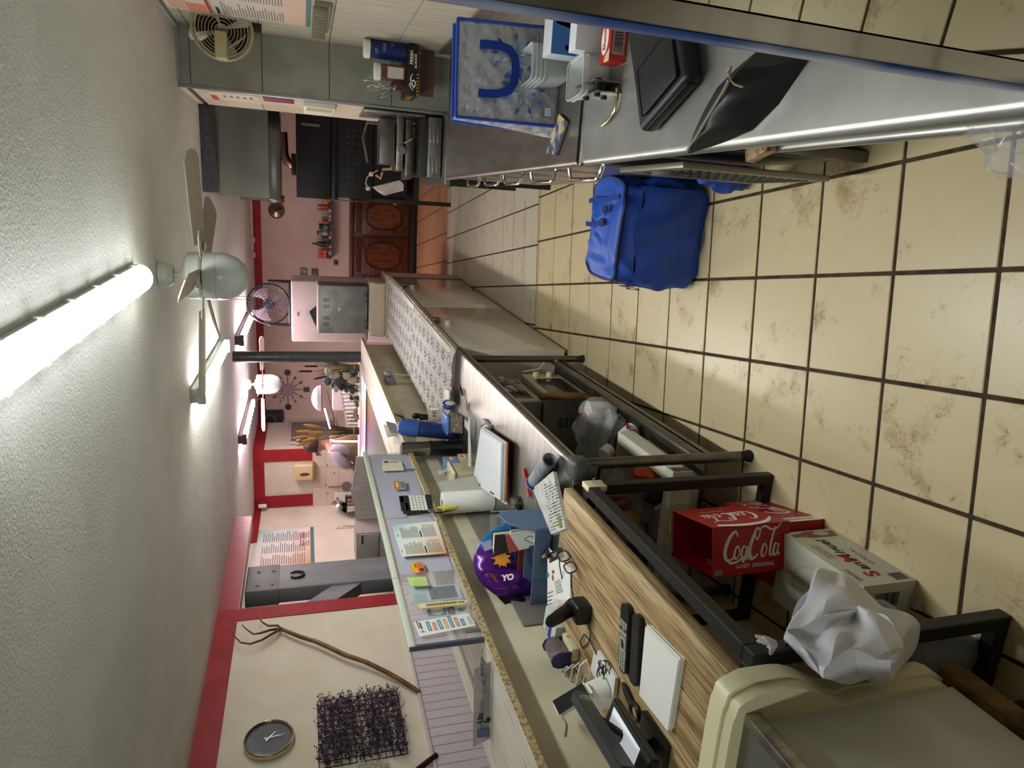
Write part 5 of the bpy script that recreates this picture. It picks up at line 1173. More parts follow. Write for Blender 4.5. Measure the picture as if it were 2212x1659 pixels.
part('front_rib', ob_box(-hw*.05, -.056, .004, hw*.1, -.053, .077), ob, t)
part('divider_wall', ob_box(-hw, .03, .006, hw*.95, .034, .085), ob, t)
part('back_wall', ob_box(-hw, .137, .006, hw, .141, .12), ob, t)
for x in (-hw, hw-.005): part('end_wall', ob_box(x, -.05, .006, x+.005, .14, .08), ob, t)
g = G(O @ Fr((hw-.004, -.05, 0), (0, 1, 0), (0, 0, 1))); g.prism([(0, 0), (.19, 0), (.19, .17), (.15, .18), (.07, .165), (.02, .12), (0, .08)], .006); part('curved_end', g, ob, t)
def book(nm, lb, x0, x1, y, th, h, mt, tilt=0, cat='book', pages=True):
    p = O @ Vector((0, 0, 0)); tb = thing(nm, lb, cat, oc+(O.to_3x3() @ Vector(((x0+x1)/2, y, .0075)))); R3 = O.to_3x3().to_4x4(); l = (x1-x0)/2
    g = G(R3 @ T3(rx=tilt)); g.box(-l, -th/2, 0, l, -th/2+.003, h, b=.001, seg=1); part('cover', g, mt, tb)
    g = G(R3 @ T3(rx=tilt)); g.box(-l, th/2-.003, 0, l, th/2, h, b=.001, seg=1); part('cover', g, mt, tb)
    if pages:
        g = G(R3 @ T3(rx=tilt)); g.box(-l+.004, -th/2+.003, .003, l-.004, th/2-.003, h-.004); part('page_block', g, M('page_cream', '#cfc9b8', .9), tb)
    return tb
book('grey_ledger', 'tall dark grey bound ledger standing at the back of the organiser', -.12, .135, .112, .036, .195, M('ledger_grey', '#35342f', .6), .05)
book('navy_notebook', 'thin navy notebook standing in front of the grey ledger', -.06, .10, .078, .012, .105, M('note_navy', '#2a3170', .5), .05)
book('red_booklet', 'dark red booklet leaning behind the organiser divider', -.15, .10, .052, .008, .10, M('booklet_red', '#7d3030', .5), .08)
book('white_booklet', 'white stapled booklet sticking up behind the divider', .10, .17, .064, .007, .14, paper, .12)
def leaflet(nm, lb, x, y, h, w, mts, rz, dfn):
    tb = thing(nm, lb, 'leaflet', oc+(O.to_3x3() @ Vector((x, y, .0075)))); R3 = O.to_3x3().to_4x4(); F = R3 @ Fr((-w/2, 0, 0), (1, .0, rz), (0, .12, 1)); F = Fr(F.translation, F.col[0].to_3d(), F.col[1].to_3d())
    g = G(); g.prism([(0, 0), (w, 0), (w, h), (0, h)], .0025, F); part('sheet', g, mts[0], tb, smooth=0)
    g = G(); dfn(g, F, w, h); part('print', g, mts[1:], tb, smooth=0); return tb
leaflet('folded_leaflet', 'red and white folded leaflet tilting above the organiser end', .155, .015, .15, .085, [paper, M('leaflet_red', '#c2544f', .6), ink_g], .25, lambda g, F, w, h: (deco(g, [(0, h*.72), (w, h*.9), (w, h), (0, h)], F, 0, .003), stroke(g, [(w*.2, h*.3), (w*.5, h*.5), (w*.6, h*.3), (w*.3, h*.25)], .004, F, 1, .003)))
g = G(O); g.box(hw*.55, -.03, .0075, hw*.85, .02, .055, b=.003); tb = thing('card_box', 'cream card pad standing in the front pocket of the organiser', 'pad', oc+(O.to_3x3() @ Vector((hw*.7, 0, .0075)))); g.bm.transform(Matrix.Translation(-(O.to_3x3() @ Vector((hw*.7, 0, .0075))))); part('pad', g, cardm, tb)
g = G(O); g.box(hw*.15, -.035, .0075, hw*.5, .022, .07, b=.002); tb = thing('navy_box', 'dark navy box standing in the front pocket of the organiser', 'box', oc+(O.to_3x3() @ Vector((hw*.32, 0, .0075)))); g.bm.transform(Matrix.Translation(-(O.to_3x3() @ Vector((hw*.32, 0, .0075))))); part('box', g, M('box_navy', '#20263c', .5), tb)
# ---- on the desk
gp = [at(x, y, DZ+.03) for x, y in ((1212, 1196), (1233, 1232))]
t = thing('reading_glasses', 'black framed reading glasses lying on the desk beside the flyer', 'glasses', ((gp[0]+gp[1])/2).to_2d().to_3d()+Vector((0, 0, DZ)))
ax = (gp[1]-gp[0]).normalized(); upv = Vector((0, 0, 1)); cen = (gp[0]+gp[1])/2; cen.z = DZ+.026
for s_ in (-1, 1):
    c = cen+ax*s_*.034; F = Fr(c, ax, (upv+Vector((-.35, .35, 0))).normalized())
    g = G(); g.tube([F @ Vector((p[0], p[1], 0)) for p in rrect(.054, .038, .014, 4)], .0026, 6, closed=True); rm = part('rim', g, black_pl, t, w=True)
    g = G(); g.prism(rrect(.052, .036, .013, 4), .001, F); part('lens', g, film('lens_film', '#cfd8d6', .18, .05), t, w=True)
    h0 = F @ Vector((s_*.027, .008, 0)); d = F.col[2].to_3d(); d = d if d.x < 0 else -d; d.z = 0; d.normalize()
    g = G(); g.tube([h0, h0+d*.06-Vector((0, 0, .010)), h0+d*.12-Vector((0, 0, .028))], .0024, 6); part('temple', g, black_pl, t, w=True)
g = G(); g.tube([cen-ax*.008+upv*.004, cen+upv*.008, cen+ax*.008+upv*.004], .0022, 6); part('bridge', g, black_pl, t, w=True)
# flyer stack
def flat(name, label, cat, px4, z, th, mats, dfn=None, n=1):
    p = [at(x, y, z+th*n) for x, y in px4]; F = Fr(p[3], p[2]-p[3], p[0]-p[3]); q_ = p
    if F.col[2].z < 0: q_ = [p[1], p[0], p[3], p[2]]; F = Fr(q_[3], q_[2]-q_[3], q_[0]-q_[3])
    Fi = F.inverted(); Q = [((Fi @ a).x, (Fi @ a).y) for a in (q_[3], q_[2], q_[1], q_[0])]
    t = thing(name, label, cat, Vector((p[3].x, p[3].y, z)))
    for k in range(n):
        g = G(); g.prism([(a+.003*math.sin(3*k+1), c+.003*math.cos(2*k)) for a, c in Q], th*.9, F @ Matrix.Translation((0, 0, -th*(n-k)))); part('sheet', g, mats[0], t, w=True, smooth=0)
    if dfn:
        g = G(); dfn(g, F @ Matrix.Translation((0, 0, -.1*th)), Q[1][0], Q[3][1]); part('print', g, mats[1:], t, w=True, smooth=0)
    return t
def d_fly(g, F, w, h):
    rect(g, F, w*.0, h*.86, w*.52, h*.99, 0); rect(g, F, w*.45, h*.78, w, h*.93, 0)
    txt(g, 'TOUT', h*.07, F @ Matrix.Translation((w*.24, h*.925, .0007)), mi=1); txt(g, 'TOUT', h*.07, F @ Matrix.Translation((w*.72, h*.855, .0007)), mi=1)
    deco(g, circ(h*.03, 14, w*.5, h*.83), F, 2, .0012); deco(g, circ(h*.07, 10, w*.3, h*.62, ry=h*.04), F, 3); deco(g, circ(h*.05, 8, w*.5, h*.55), F, 4); deco(g, circ(h*.06, 9, w*.55, h*.63, ry=h*.03), F, 5)
    print_lines(g, F, w*.55, h*.3, w*.95, h*.5, 6, 6, .4, .3, 5); rect(g, F, 0, 0, w*.75, h*.12, 2); txt(g, 'CHOC', h*.05, F @ Matrix.Translation((w*.3, h*.06, .0007)), mi=1); print_lines(g, F, w*.1, h*.18, w*.5, h*.4, 4, 6, .3, .4, 6)
flat('promotion_flyer', 'white flyer with black banner and orange foot on the desk by the organiser', 'flyer', [(1186, 1185), (1212, 1205), (1234, 1240), (1192, 1335)] if 0 else [(1183, 1186), (1232, 1234), (1232, 1320), (1182, 1335)], DZ, .003, [paper, ink, white_p, M('flyer_orange', '#d0662f', .6), M('flyer_teal2', '#3f7f95', .6), M('flyer_brown', '#a56b35', .6), M('flyer_red', '#b43c30', .6), ink_g], d_fly, 2)
q = at(1222, 1312, DZ+.008); t = thing('clear_cup', 'clear plastic cup lid lying on the flyer', 'cup', (q.x, q.y, DZ+.007)); g = G(); g.lathe([(.030, 0), (.028, .03), (.036, .032), (.036, .036), (.026, .034), (.024, .04), (0, .042)], 24); part('cup', g, film('cup_film', '#e0dcdc', .38, .08), t)
# folding black lamp like device
q = at(1270, 1318, DZ); t = thing('barcode_reader', 'black arm-shaped hand reader propped on its base with a cable', 'scanner', (q.x, q.y, DZ))
A0 = aty(1262, 1300, q.y); A1 = aty(1182, 1348, q.y-.05)
g = G(); g.box(-.035, -.035, 0, .035, .04, .055, b=.010, seg=3); part('base', g, M('reader_black', '#141416', .38), t)
g = G(); v0 = Vector((-.005, .03, .045)); v1 = Vector((A1.x-q.x, A1.y-q.y, A1.z-DZ)); g.tube([v0, v0.lerp(v1, .1), v0.lerp(v1, .5), v0.lerp(v1, .9), v1], [.014, .024, .023, .019, .010], 14, flat=.65); part('arm', g, M('reader_black', '#141416', .38), t)
g = G(); g.tube([(-.005, .03, .02), (.0, .035, .05), (-.005, .03, .07)], [.022, .026, .016], 12); part('hinge', g, M('reader_black', '#141416', .38), t)
# cable with bundle
cab = M('cable_black', '#111113', .5)
P = [at(x, y, DZ+.004) for x, y in ((1272, 1345), (1278, 1375), (1270, 1390), (1258, 1400), (1256, 1385), (1262, 1370), (1275, 1385), (1290, 1412), (1298, 1430), (1305, 1440), (1318, 1450), (1328, 1470), (1330, 1490), (1322, 1500))]
t = thing('cable', 'thin black cable looping across the desk to a twisted bundle', 'cable', P[7])
g = G(); g.tube([Vector(p) for p in smooth2([tuple(p.to_2d()) for p in P])] if 0 else [p+Vector((0, 0, .004*(i % 3 == 1))) for i, p in enumerate(P)], .0022, 6); part('lead', g, cab, t, w=True)
g = G(); c = at(1310, 1447, DZ+.01)
for k in range(7):
    a = k*.9; r_ = .016+.004*(k % 3); cc = c+Vector((.018*math.cos(a*2), .022*math.sin(a*1.7), .004*k % .012)); g.tube([cc+Vector((r_*math.cos(2*PI*i/14+a), r_*.8*math.sin(2*PI*i/14+a), .002+.006*math.sin(2*PI*i/14*2+k))) for i in range(14)], .002, 5, closed=True)
part('bundle', g, cab, t, w=True, kind='stuff')
# remotes
def remote(label, pxa, pxb, wd, mt, keys, rnd, group='remote controls'):
    a = at(*pxa, DZ+.018); b_ = at(*pxb, DZ+.018); t = thing('remote_control', label, 'remote control', ((a+b_)/2).to_2d().to_3d()+Vector((0, 0, DZ)), 0, group)
    a.z = b_.z = DZ; F = Fr(b_, a-b_, Vector((0, 0, 1)).cross(a-b_)); l = (a-b_).length
    g = G(); g.prism(rrect(l, wd, rnd, 5, l/2, 0), .018, F); bmesh.ops.bevel(g.bm, geom=[e for e in g.bm.edges if len(e.link_faces) == 2 and e.calc_face_angle(0) > 1], offset=.004, segments=2, affect='EDGES'); part('body', g, mt, t, w=True, smooth=50)
    if keys:
        g0 = None
        for i in range(14):
            for j in range(3):
                x = l*(.06+.052*i)+.0; y = (j-1)*wd*.27
                if 6 <= i <= 8 and j == 1: continue
                g = G(); g.prism(rrect(.0085 if i != 10 else .02, wd*.2, .002, 2, x, y), .0025, F @ Matrix.Translation((0, 0, .0178))); c = M('key_pale', '#a9ab9c', .5) if not (i == 11) else (M('key_red', '#b5242a', .5), M('key_yel', '#c7a224', .5), M('key_blu', '#2d57b5', .5))[j]; part('button', g, c, t, w=True)
        g = G(); g.tube([F @ Vector((l*.42+.019*math.cos(q), .019*math.sin(q)*.8, .0195)) for q in [2*PI*i/18 for i in range(18)]], .0035, 6, closed=True); part('dial_ring', g, M('key_pale', '#a9ab9c', .5), t, w=True)
    else:
        g = G()
        for i in range(13):
            for j in range(3): rect(g, F, l*(.12+.055*i), (j-1)*wd*.25-.002, l*(.12+.055*i)+.003, (j-1)*wd*.25+.002, 0, .0187)
        part('button_marks', g, ink_g, t, w=True, smooth=0, kind='stuff')
remote('black television remote with pale buttons and coloured keys', (1350, 1306), (1343, 1452), .052, black_pl, True, .02)
remote('smooth dark remote lying next to the buttoned one', (1374, 1330), (1366, 1478), .045, M('remote_dark', '#1b1b1e', .4), False, .014)
# paper stack
flat('envelope_stack', 'stack of large white sheets lying near the desk edge', 'papers', [(1394, 1352), (1466, 1425), (1442, 1578), (1381, 1500)], DZ, .0028, [paper], None, 6)
# magnifier
q = at(1376, 1537, DZ); t = thing('magnifier', 'small black folding magnifier with amber lens on the desk', 'magnifier', (q.x, q.y, DZ))
g = G(); g.tube([(.022*math.cos(a), .026*math.sin(a), .006) for a in [2*PI*i/24 for i in range(24)]], .008, 8, closed=True); part('ring', g, black_pl, t)
g = G(); g.lathe([(0, .002), (.018, .002), (.016, .007), (0, .010)], 20); part('lens', g, M('amber_lens', '#b09a72', .1), t)
h = at(1360, 1497, DZ)-q; g = G(); g.prism([(-.016, .0), (.016, .0), (.012, .05), (-.004, .075), (-.018, .05)], .010, Fr((h.x*.35, h.y*.35, .001), Vector((0, 0, 1)).cross(h)*-1, h)) ; part('cover', g, black_pl, t)
# till terminal
ptl = [at(1330, 1505, DZ+.05), at(1408, 1640, DZ+.03)]
t = thing('till_terminal', 'black till terminal with bright tilted screen and rear customer display', 'till', Vector((at(1330, 1600, DZ).x, at(1330, 1600, DZ).y, DZ)))
S4 = [atp(1330, 1530, at(1345, 1590, DZ+.11), (0.45, .35, .82)), atp(1382, 1615, at(1345, 1590, DZ+.11), (0.45, .35, .82))]
n_ = Vector((.50, .12, .86)).normalized(); c0 = at(1352, 1590, DZ+.10)
def onS(x, y): return atp(x, y, c0, n_)
u4 = [onS(1309, 1582), onS(1327, 1527), onS(1383, 1618), onS(1365, 1664)]
F = Fr(u4[0], u4[3]-u4[0], u4[1]-u4[0]);
if F.col[2].to_3d().dot(n_) < 0: F = Fr(u4[3], u4[0]-u4[3], u4[2]-u4[3])
Fi = F.inverted(); Qs = [(Fi @ p) for p in u4]; Qs = [(p.x, p.y) for p in Qs]
B4 = [onS(1290, 1590), onS(1325, 1502), onS(1412, 1640), onS(1372, 1710)]; Qb = [((Fi @ p).x, (Fi @ p).y) for p in B4]
g = G(); g.prism(Qb, -.03, F); bmesh.ops.bevel(g.bm, geom=g.bm.edges[:], offset=.006, segments=2, affect='EDGES'); part('screen_housing', g, M('till_black', '#121315', .4), t, w=True, smooth=40)
emn = emitter('till_screen_glow', (.62, .70, .80, 1), .16)
g = G(); g.prism(Qs, .0015, F); part('screen', g, emn, t, w=True, smooth=0)
# pole display bar behind, standing on a foot
d0 = atx(1247, 1518, -1.30); d1 = atx(1312, 1652, -1.24)
bb = [atx(1247, 1518, -1.36), atx(1330, 1655, -1.30)]
F2 = Fr(bb[0], bb[1]-bb[0], Vector((.25, .25, 1)))
g = G(); ln = (bb[1]-bb[0]).length; g.prism([(-.005, -.022), (ln+.06, -.022), (ln+.06, .022), (-.005, .022)], .035, F2 @ Matrix.Translation((0, 0, -.035))); bmesh.ops.bevel(g.bm, geom=g.bm.edges[:], offset=.004, segments=2, affect='EDGES'); part('rear_display', g, M('till_grey', '#3c4143', .4), t, w=True, smooth=40)
s_ = 1 if F2.col[2].x > 0 else -1
g = G(); FF = F2 @ Matrix.Translation((.035, .0, .001 if s_ > 0 else -.036)); stroke(g, [(-.014, -.012), (.0, .016), (.015, -.012)], .002, FF); stroke(g, [(-.014, -.012), (.015, -.012)], .002, FF); txt(g, 'SAGA'[:2], .012, FF @ Matrix.Translation((0, -.004, 0))); part('logo', g, white_p, t, w=True, smooth=0)
g = G(); g.box(c0.x-.09, c0.y-.07, DZ, c0.x+.01, c0.y+.07, DZ+.02, b=.005); part('foot', g, M('till_black', '#121315', .4), t, w=True)
cS = (u4[0]+u4[2])/2; cm_ = (bb[0]*.7+bb[1]*.3)
g = G(); g.tube([(cS.x-.05, cS.y, DZ+.01), tuple(cS-n_*.03)], .022, 12); part('neck', g, M('till_black', '#121315', .4), t, w=True)
g = G(); g.tube([tuple(cS-n_*.03), tuple(cm_-Vector((.0, 0, .02)))], .018, 10); part('display_arm', g, M('till_black', '#121315', .4), t, w=True)
# card reader on a white stand
n3 = Vector((.55, -.30, .78)).normalized(); c3 = at(1235, 1512, DZ+.13)
def on3(x, y): return atp(x, y, c3, n3)
k4 = [on3(1188, 1515), on3(1262, 1470), on3(1280, 1500), on3(1205, 1550)]
F = Fr(k4[3], k4[2]-k4[3], k4[0]-k4[3])
if F.col[2].to_3d().dot(n3) < 0: F = Fr(k4[2], k4[3]-k4[2], k4[1]-k4[2])
Fi = F.inverted(); Q = [((Fi @ p).x, (Fi @ p).y) for p in k4]
t = thing('card_reader', 'white payment terminal with dark screen propped on its white stand', 'card reader', Vector((c3.x, c3.y, DZ)))
g = G(); g.prism(Q, -.028, F); bmesh.ops.bevel(g.bm, geom=g.bm.edges[:], offset=.009, segments=3, affect='EDGES'); part('body', g, white_pl, t, w=True, smooth=50)
g = G(); g.prism(sc(Q, .86), .002, F); part('screen', g, M('dark_screen', '#232527', .12), t, w=True, smooth=0)
g = G(); g.box(c3.x-.03, c3.y-.05, DZ, c3.x+.10, c3.y+.09, DZ+.016, b=.005); part('stand_foot', g, white_pl, t, w=True)
g = G(); g.tube([(c3.x+.01, c3.y, DZ+.01), tuple(c3-n3*.02)], [.05, .035], 14); part('stand_neck', g, white_pl, t, w=True)
flat('white_card_sheet', 'stiff white card lying beneath the card reader cables', 'card', [(1275, 1408), (1290, 1425), (1328, 1490), (1302, 1520)] if 0 else [(1282, 1405), (1328, 1492), (1306, 1520), (1274, 1445)], DZ, .006, [M('card_white2', '#d8d9d7', .5)])
wc = M('cable_white', '#d8d6cc', .5)
t = thing('white_cable', 'white charging cable coiled between boxes and card reader', 'cable', at(1235, 1455, DZ))
for k in range(4):
    P = [at(1200+k*14, 1500-k*4, DZ+.02), at(1205+k*16, 1455-k*6, DZ+.05+.01*k), at(1225+k*14, 1440-k*5, DZ+.06), at(1245+k*10, 1455, DZ+.04), at(1240+k*8, 1480, DZ+.01)]
    g = G(); g.tube([Vector(p) for p in P], .0028, 6); part('loop', g, wc, t, w=True, smooth=80)
# medicine like boxes and office cartons at the wall side of the desk
wb_ = M('carton_white', '#dfe0da', .6)
def d_tri(g, F, w, h):
    deco(g, [(0, h*.45), (w*.55, h), (0, h)], F, 0); deco(g, [(0, h*.3), (w*.0, h*.45), (w*.55, h), (w*.8, h)], F, 1); deco(g, [(w*.8, h*.12), (w*.92, h*.12), (w*.86, h*.2)], F, 2); print_lines(g, F, w*.82, h*.25, w*.9, h*.6, 1, 3, .8, .1)
dmt = [M('carton_blue', '#3f6fb0', .5), M('carton_lightblue', '#6fa3d8', .5), blue_p, ink_g, M('carton_navy2', '#1f3070', .5)]
bpx = at(1195, 1440, DZ)
bx('receipt_roll_box', 'white and blue carton with triangle print standing open at the wall', 'box', (at(1180, 1450, DZ).x, at(1180, 1450, DZ).y, DZ), (.085, .105, .085), -.12, wb_, .002, None, d_tri, dmt, 'y-')
bx('receipt_roll_box', 'second blue triangle carton lying behind the open one', 'box', (at(1170, 1365, DZ).x, at(1170, 1365, DZ).y, DZ), (.12, .10, .10), .18, wb_, .002, None, d_tri, dmt, 'y-')
bx('white_carton', 'plain white carton with cut-out lid on top of the blue cartons', 'box', (at(1190, 1402, DZ).x, at(1190, 1402, DZ).y, DZ+.1015), (.10, .09, .02), .1, wb_, .002, None, lambda g, F, w, h: (stroke(g, [(w*.3, h*.15), (w*.6, h*.3), (w*.55, h*.7)], .0015, F, 0), stroke(g, [(w*.75, h*.1), (w*.75, h*.9)], .001, F, 0)), [ink_g], 'z+')
bx('brown_carton', 'open brown carton leaning on the bar wall behind the cartons', 'box', (at(1120, 1352, DZ).x, at(1120, 1352, DZ).y, DZ), (.05, .08, .12), .1, M('carton_brown', '#7a6236', .8), .002)
bx('yellow_packet', 'yellow packet with red stripe tucked beside the cartons', 'packet', (at(1130, 1392, DZ).x, at(1130, 1392, DZ).y, DZ), (.03, .075, .11), .05, M('packet_yellow', '#d2b520', .5), .003, None, lambda g, F, w, h: (rect(g, F, 0, h*.62, w, h*.74, 0), rect(g, F, w*.1, h*.8, w*.5, h*.95, 1), print_lines(g, F, w*.1, h*.2, w*.9, h*.5, 3, 2, .4, .3)), [red_p, paper, ink])
bx('orange_packet', 'orange packet lying in front of the yellow one', 'packet', (at(1137, 1425, DZ).x, at(1137, 1425, DZ).y, DZ), (.04, .05, .09), .3, M('packet_orange', '#cf7a24', .5), .003)
bx('booklet_pile', 'pale booklets and blue leaflet pile under the boxes', 'papers', (at(1205, 1352, DZ).x, at(1205, 1352, DZ).y, DZ), (.10, .12, .035), -.15, M('booklet_pale', '#c5cdd0', .6), .002, None, lambda g, F, w, h: (rect(g, F, w*.05, h*.3, w*.7, h*.55, 0), rect(g, F, w*.1, h*.65, w*.9, h*.72, 1)), [M('leaflet_navy', '#1e3c80', .5), ink_g], 'z+')
# hanging paper tape dispenser and stapler
q = at(1240, 1398, DZ); t = thing('tape_dispenser', 'clear purple capped tape dispenser standing on a cream base', 'tape dispenser', (q.x, q.y, DZ))
g = G(); g.box(-.02, -.05, 0, .03, .05, .03, b=.004); part('base', g, M('dispenser_cream', '#cfcaa8', .4), t)
g = G(O.to_3x3().to_4x4() @ T3()); g = G(); g.lathe([(0, -.045), (.034, -.045), (.034, .045), (0, .045)], 24, Fr((-.012, 0, .064), (0, 0, 1), (1, 0, 0))); part('drum', g, film('smoke_film', '#7c6f72', .7, .15), t)
for yy in (-.05, .043):
    g = G(); g.prism([(-.03, 0), (.03, 0), (.03, .045), (.02, .066), (0, .074), (-.02, .066), (-.03, .045)], .007, Fr((-.012, yy+.007, .03), (1, 0, 0), (0, 0, 1))); part('end_plate', g, M('cap_indigo', '#262560', .35), t)
g = G(); txt(g, 'CBD'[:2], .014, Fr((.0305, .02, .016), (0, 1, 0), (0, 0, 1))); part('lettering', g, ink_g, t, smooth=0)
q = at(1232, 1438, DZ); t = thing('clear_cover', 'torn clear plastic wrap with an open white carton flap', 'wrapping', (q.x, q.y, DZ))
g = G(); g.grid(lambda a, b_: (-.05+.1*a, -.045+.09*b_, .055*math.sin(PI*min(1, a+.15))*(.6+.4*math.sin(PI*b_))+.006*math.sin(a*19+b_*7)), 14, 12); part('film', g, film('wrap_film', '#cdb7ad', .5, .15), t)
g = G(); g.prism([(-.05, 0), (.02, 0), (.0, .07), (-.05, .05)], .002, Fr((-.05, -.05, 0), (1, .2, 0), (-.2, 0, 1))); part('flap', g, wb_, t, smooth=0)
# label reel behind the till
q = at(1290, 1620, DZ); t = thing('label_reel', 'white reel with dark square windows and clear film behind the till', 'reel', (q.x-.04, q.y, DZ))
rt = Fr((0, 0, .062), (0.2, 1, 0), (-.35, 0, 1))
g = G(); g.lathe([(.03, -.02), (.062, -.02), (.062, -.014), (.034, -.012), (.034, .012), (.062, .014), (.062, .02), (.03, .02)], 30, rt); part('reel', g, white_pl, t)
for k in range(6):
    a = k*PI/3; g = G(); g.box(-.006, -.009, .0, .006, .009, .0006); g.bm.transform(rt @ Matrix.Rotation(a, 4, 'Z') @ T3(.048, 0, .0202)); part('window', g, black_pl, t)
g = G(); g.lathe([(.058, -.012), (.058, .012)], 24, rt); part('film_coil', g, film('coil_film', '#93a38f', .6, .1), t)
t = thing('thin_cord', 'thin pale cord hanging down the cream bar wall', 'cord', atx(1212, 1555, -1.572)); g = G(); g.tube([atx(x, y, -1.572) for x, y in ((1213, 1548), (1222, 1562), (1222, 1574), (1219, 1590))], .0018, 6); part('cord', g, M('cord_grey', '#97907c', .6), t, w=True)
# white socket with clip on the desk frame
q = at(1272, 1050, .84); t = thing('switch_plate', 'small cream switch block with a wire clip on the desk frame corner', 'switch', (-.955, 2.07, .7925)); g = G(); g.box(-.0, -.03, -.075, .022, .03, .0, b=.004); part('block', g, cream_pl, t); g = G(); g.tube([(.022, 0, -.03), (.04, 0, -.028), (.038, .01, -.04), (.022, .008, -.038)], .002, 6); part('clip', g, chrome, t)
# ================================================================= UNDER THE TABLE, ON THE FLOOR
SZ = .1825
cr = M('oven_cream', '#c9c19c', .4); ogl = M('oven_glass', '#4c443c', .08, spec=.8); ogrey = M('oven_side_grey', '#85857f', .5)
def toaster(name, label, x1, y0, y1, z0, h, knobs, vents):
    t = thing(name, label, 'oven', (x1-.2, (y0+y1)/2, z0), 0, 'toaster ovens under the table'); hy = (y1-y0)/2
    g = G(); g.box(-.2, -hy, .012, .185, hy, h, b=.006); part('case', g, ogrey, t)
    g = G(); g.box(.185, -hy, .010, .205, hy, h, b=.005); part('front_frame', g, cr, t)
    g = G(); g.box(.2045, -hy+.04, .05, .2075, hy-.12, h-.03); part('door_glass', g, ogl, t)
    g = G(); g.box(.2045, hy-.115, .03, .2065, hy-.02, h-.02); cp_ = part('control_panel', g, M('panel_dark', '#26231f', .4) if knobs == 1 else cr, t)
    for k in range(knobs):
        g = G(); g.cyl((.2065, hy-.07, h-.07-.09*k), (.235, hy-.07, h-.07-.09*k), .019, n=16); part('knob', g, M('knob_cream', '#d8d0ac', .4), cp_)
    if knobs == 1:
        for k in range(4):
            g = G(); g.box(.2066, hy-.105, .05+.012*k, .2072, hy-.03, .055+.012*k); part('panel_line', g, M('knob_cream', '#d8d0ac', .4), cp_)
    g = G(); g.tube([(.208, hy-.15, h-.05), (.225, hy-.2, h*.5), (.212, -hy+.10, h*.45)], .003, 6); part('cord', g, black_pl, t)
    for i in range(vents):
        for j in range(4):
            g = G(); g.box(.02+.014*i, -hy-.001, .06+.035*j, .027+.014*i, -hy+.002, .082+.035*j); part('vent_slot', g, M('slot_dark', '#141414', .8), t)
    for (lx, ly) in ((-.17, -hy+.04), (-.17, hy-.04), (.16, -hy+.04), (.16, hy-.04)):
        g = G(); g.cyl((lx, ly, 0), (lx, ly, .014), .014, n=10); part('foot', g, rubber, t)
    return t
toaster('toaster_oven', 'cream front toaster oven with two knobs standing on the table shelf', -1.0, 3.42, 3.92, SZ, .265, 2, 4)
toaster('toaster_oven', 'cream front toaster oven with dark panel stacked on the other oven', -1.04, 3.47, 3.95, SZ+.266, .21, 1, 0)
t = thing('rolling_pin', 'worn wooden rolling pin leaning against the lower toaster oven', 'rolling pin', (-.965, 3.38, SZ))
g = G(); g.tube([(-.02, -.03, .02), (-.015, -.02, .10), (-.02, .0, .33)], .019, 14); part('pin', g, M('rolling_wood', '#7a5a2e', .6, c2='#543a18', ns=10, stretch=(1, 1, .2)), t)
t = thing('small_can', 'small dark tin with a wire loop on the shelf front', 'tin', (-.955, 3.25, SZ)); g = G(); g.lathe([(0, 0), (.03, 0), (.03, .055), (0, .055)], 18); part('tin', g, M('tin_dark', '#2b2c28', .4, .5), t); g = G(); g.tube([(.0, -.03, .05), (.01, -.04, .10), (.0, 0, .12), (0, .03, .05)], .0016, 5); part('wire', g, M('wire_brown', '#7b5a48', .4, .6), t)
t = thing('white_lead', 'white power lead looping over the table shelf corner', 'cable', (-.915, 3.99, SZ)); g = G(); g.tube([(-.02, -.03, .0), (.005, .0, .03), (.008, .01, .065), (-.03, .0, .10), (-.06, -.02, .13), (-.075, -.03, .25)], .0045, 8); part('lead', g, M('cable_white', '#d8d6cc', .5), t, smooth=80)
# plastic bags and packs on the shelf
def blob(name, label, cat, c, r, mt, z0=SZ, amp=.14, seed=1, pinch=.0, nu=30, nv=20, fr=5, rz=0):
    t = thing(name, label, cat, (c[0], c[1], z0), rz); rd = random.Random(seed); ph = [rd.uniform(0, 6) for _ in range(8)]
    def f(a, b_):
        th = 2*PI*a; ph_ = PI*max(.004, min(.996, b_)); d = Vector((math.cos(th)*math.sin(ph_), math.sin(th)*math.sin(ph_), -math.cos(ph_)))
        k = 1+amp*(.5*math.sin(fr*d.x+ph[0]+3*d.z)+.4*math.sin(fr*1.7*d.y+ph[1]-2*d.x)+.3*math.sin(fr*2.3*d.z+ph[2]+4*d.y)+.22*math.sin(fr*3.9*(d.x+d.z)+ph[3])+.15*math.sin(fr*6*(d.y-d.z)+ph[4]))
        up = max(0, d.z); sh = 1-pinch*up*up
        return (d.x*r[0]*k*sh, d.y*r[1]*k*sh, max(0.002, r[2]+d.z*r[2]*k))
    g = G(); g.grid(f, nu, nv, True); part('bag', g, mt, t, smooth=40); return t
cbag = film('crinkled_film', '#e2e4e6', .26, .12); wpk = M('white_pack', '#d9d2d0', .5)
blob('red_pack', 'red packet with a cream label beside the rolling pin', 'packet', (-1.02, 3.16), (.05, .06, .085), M('red_film', '#b51a17', .3), amp=.2, seed=2)
t = blob('napkin_bag', 'clear bag with white cups standing behind the bigger clear bag', 'bag', (-.98, 3.10), (.065, .09, .10), cbag, amp=.12, seed=3)
g = G(); g.lathe([(0, .01), (.036, .01), (.046, .16), (0, .16)], 20); part('white_cups', g, wpk, t)
t = blob('cup_sleeve_bag', 'large crinkled clear bag of stacked plastic cups on the shelf', 'bag', (-1.09, 2.98), (.13, .12, .13), cbag, amp=.22, seed=5)
cupf = film('cup_stack_film', '#dfe6ea', .30, .1)
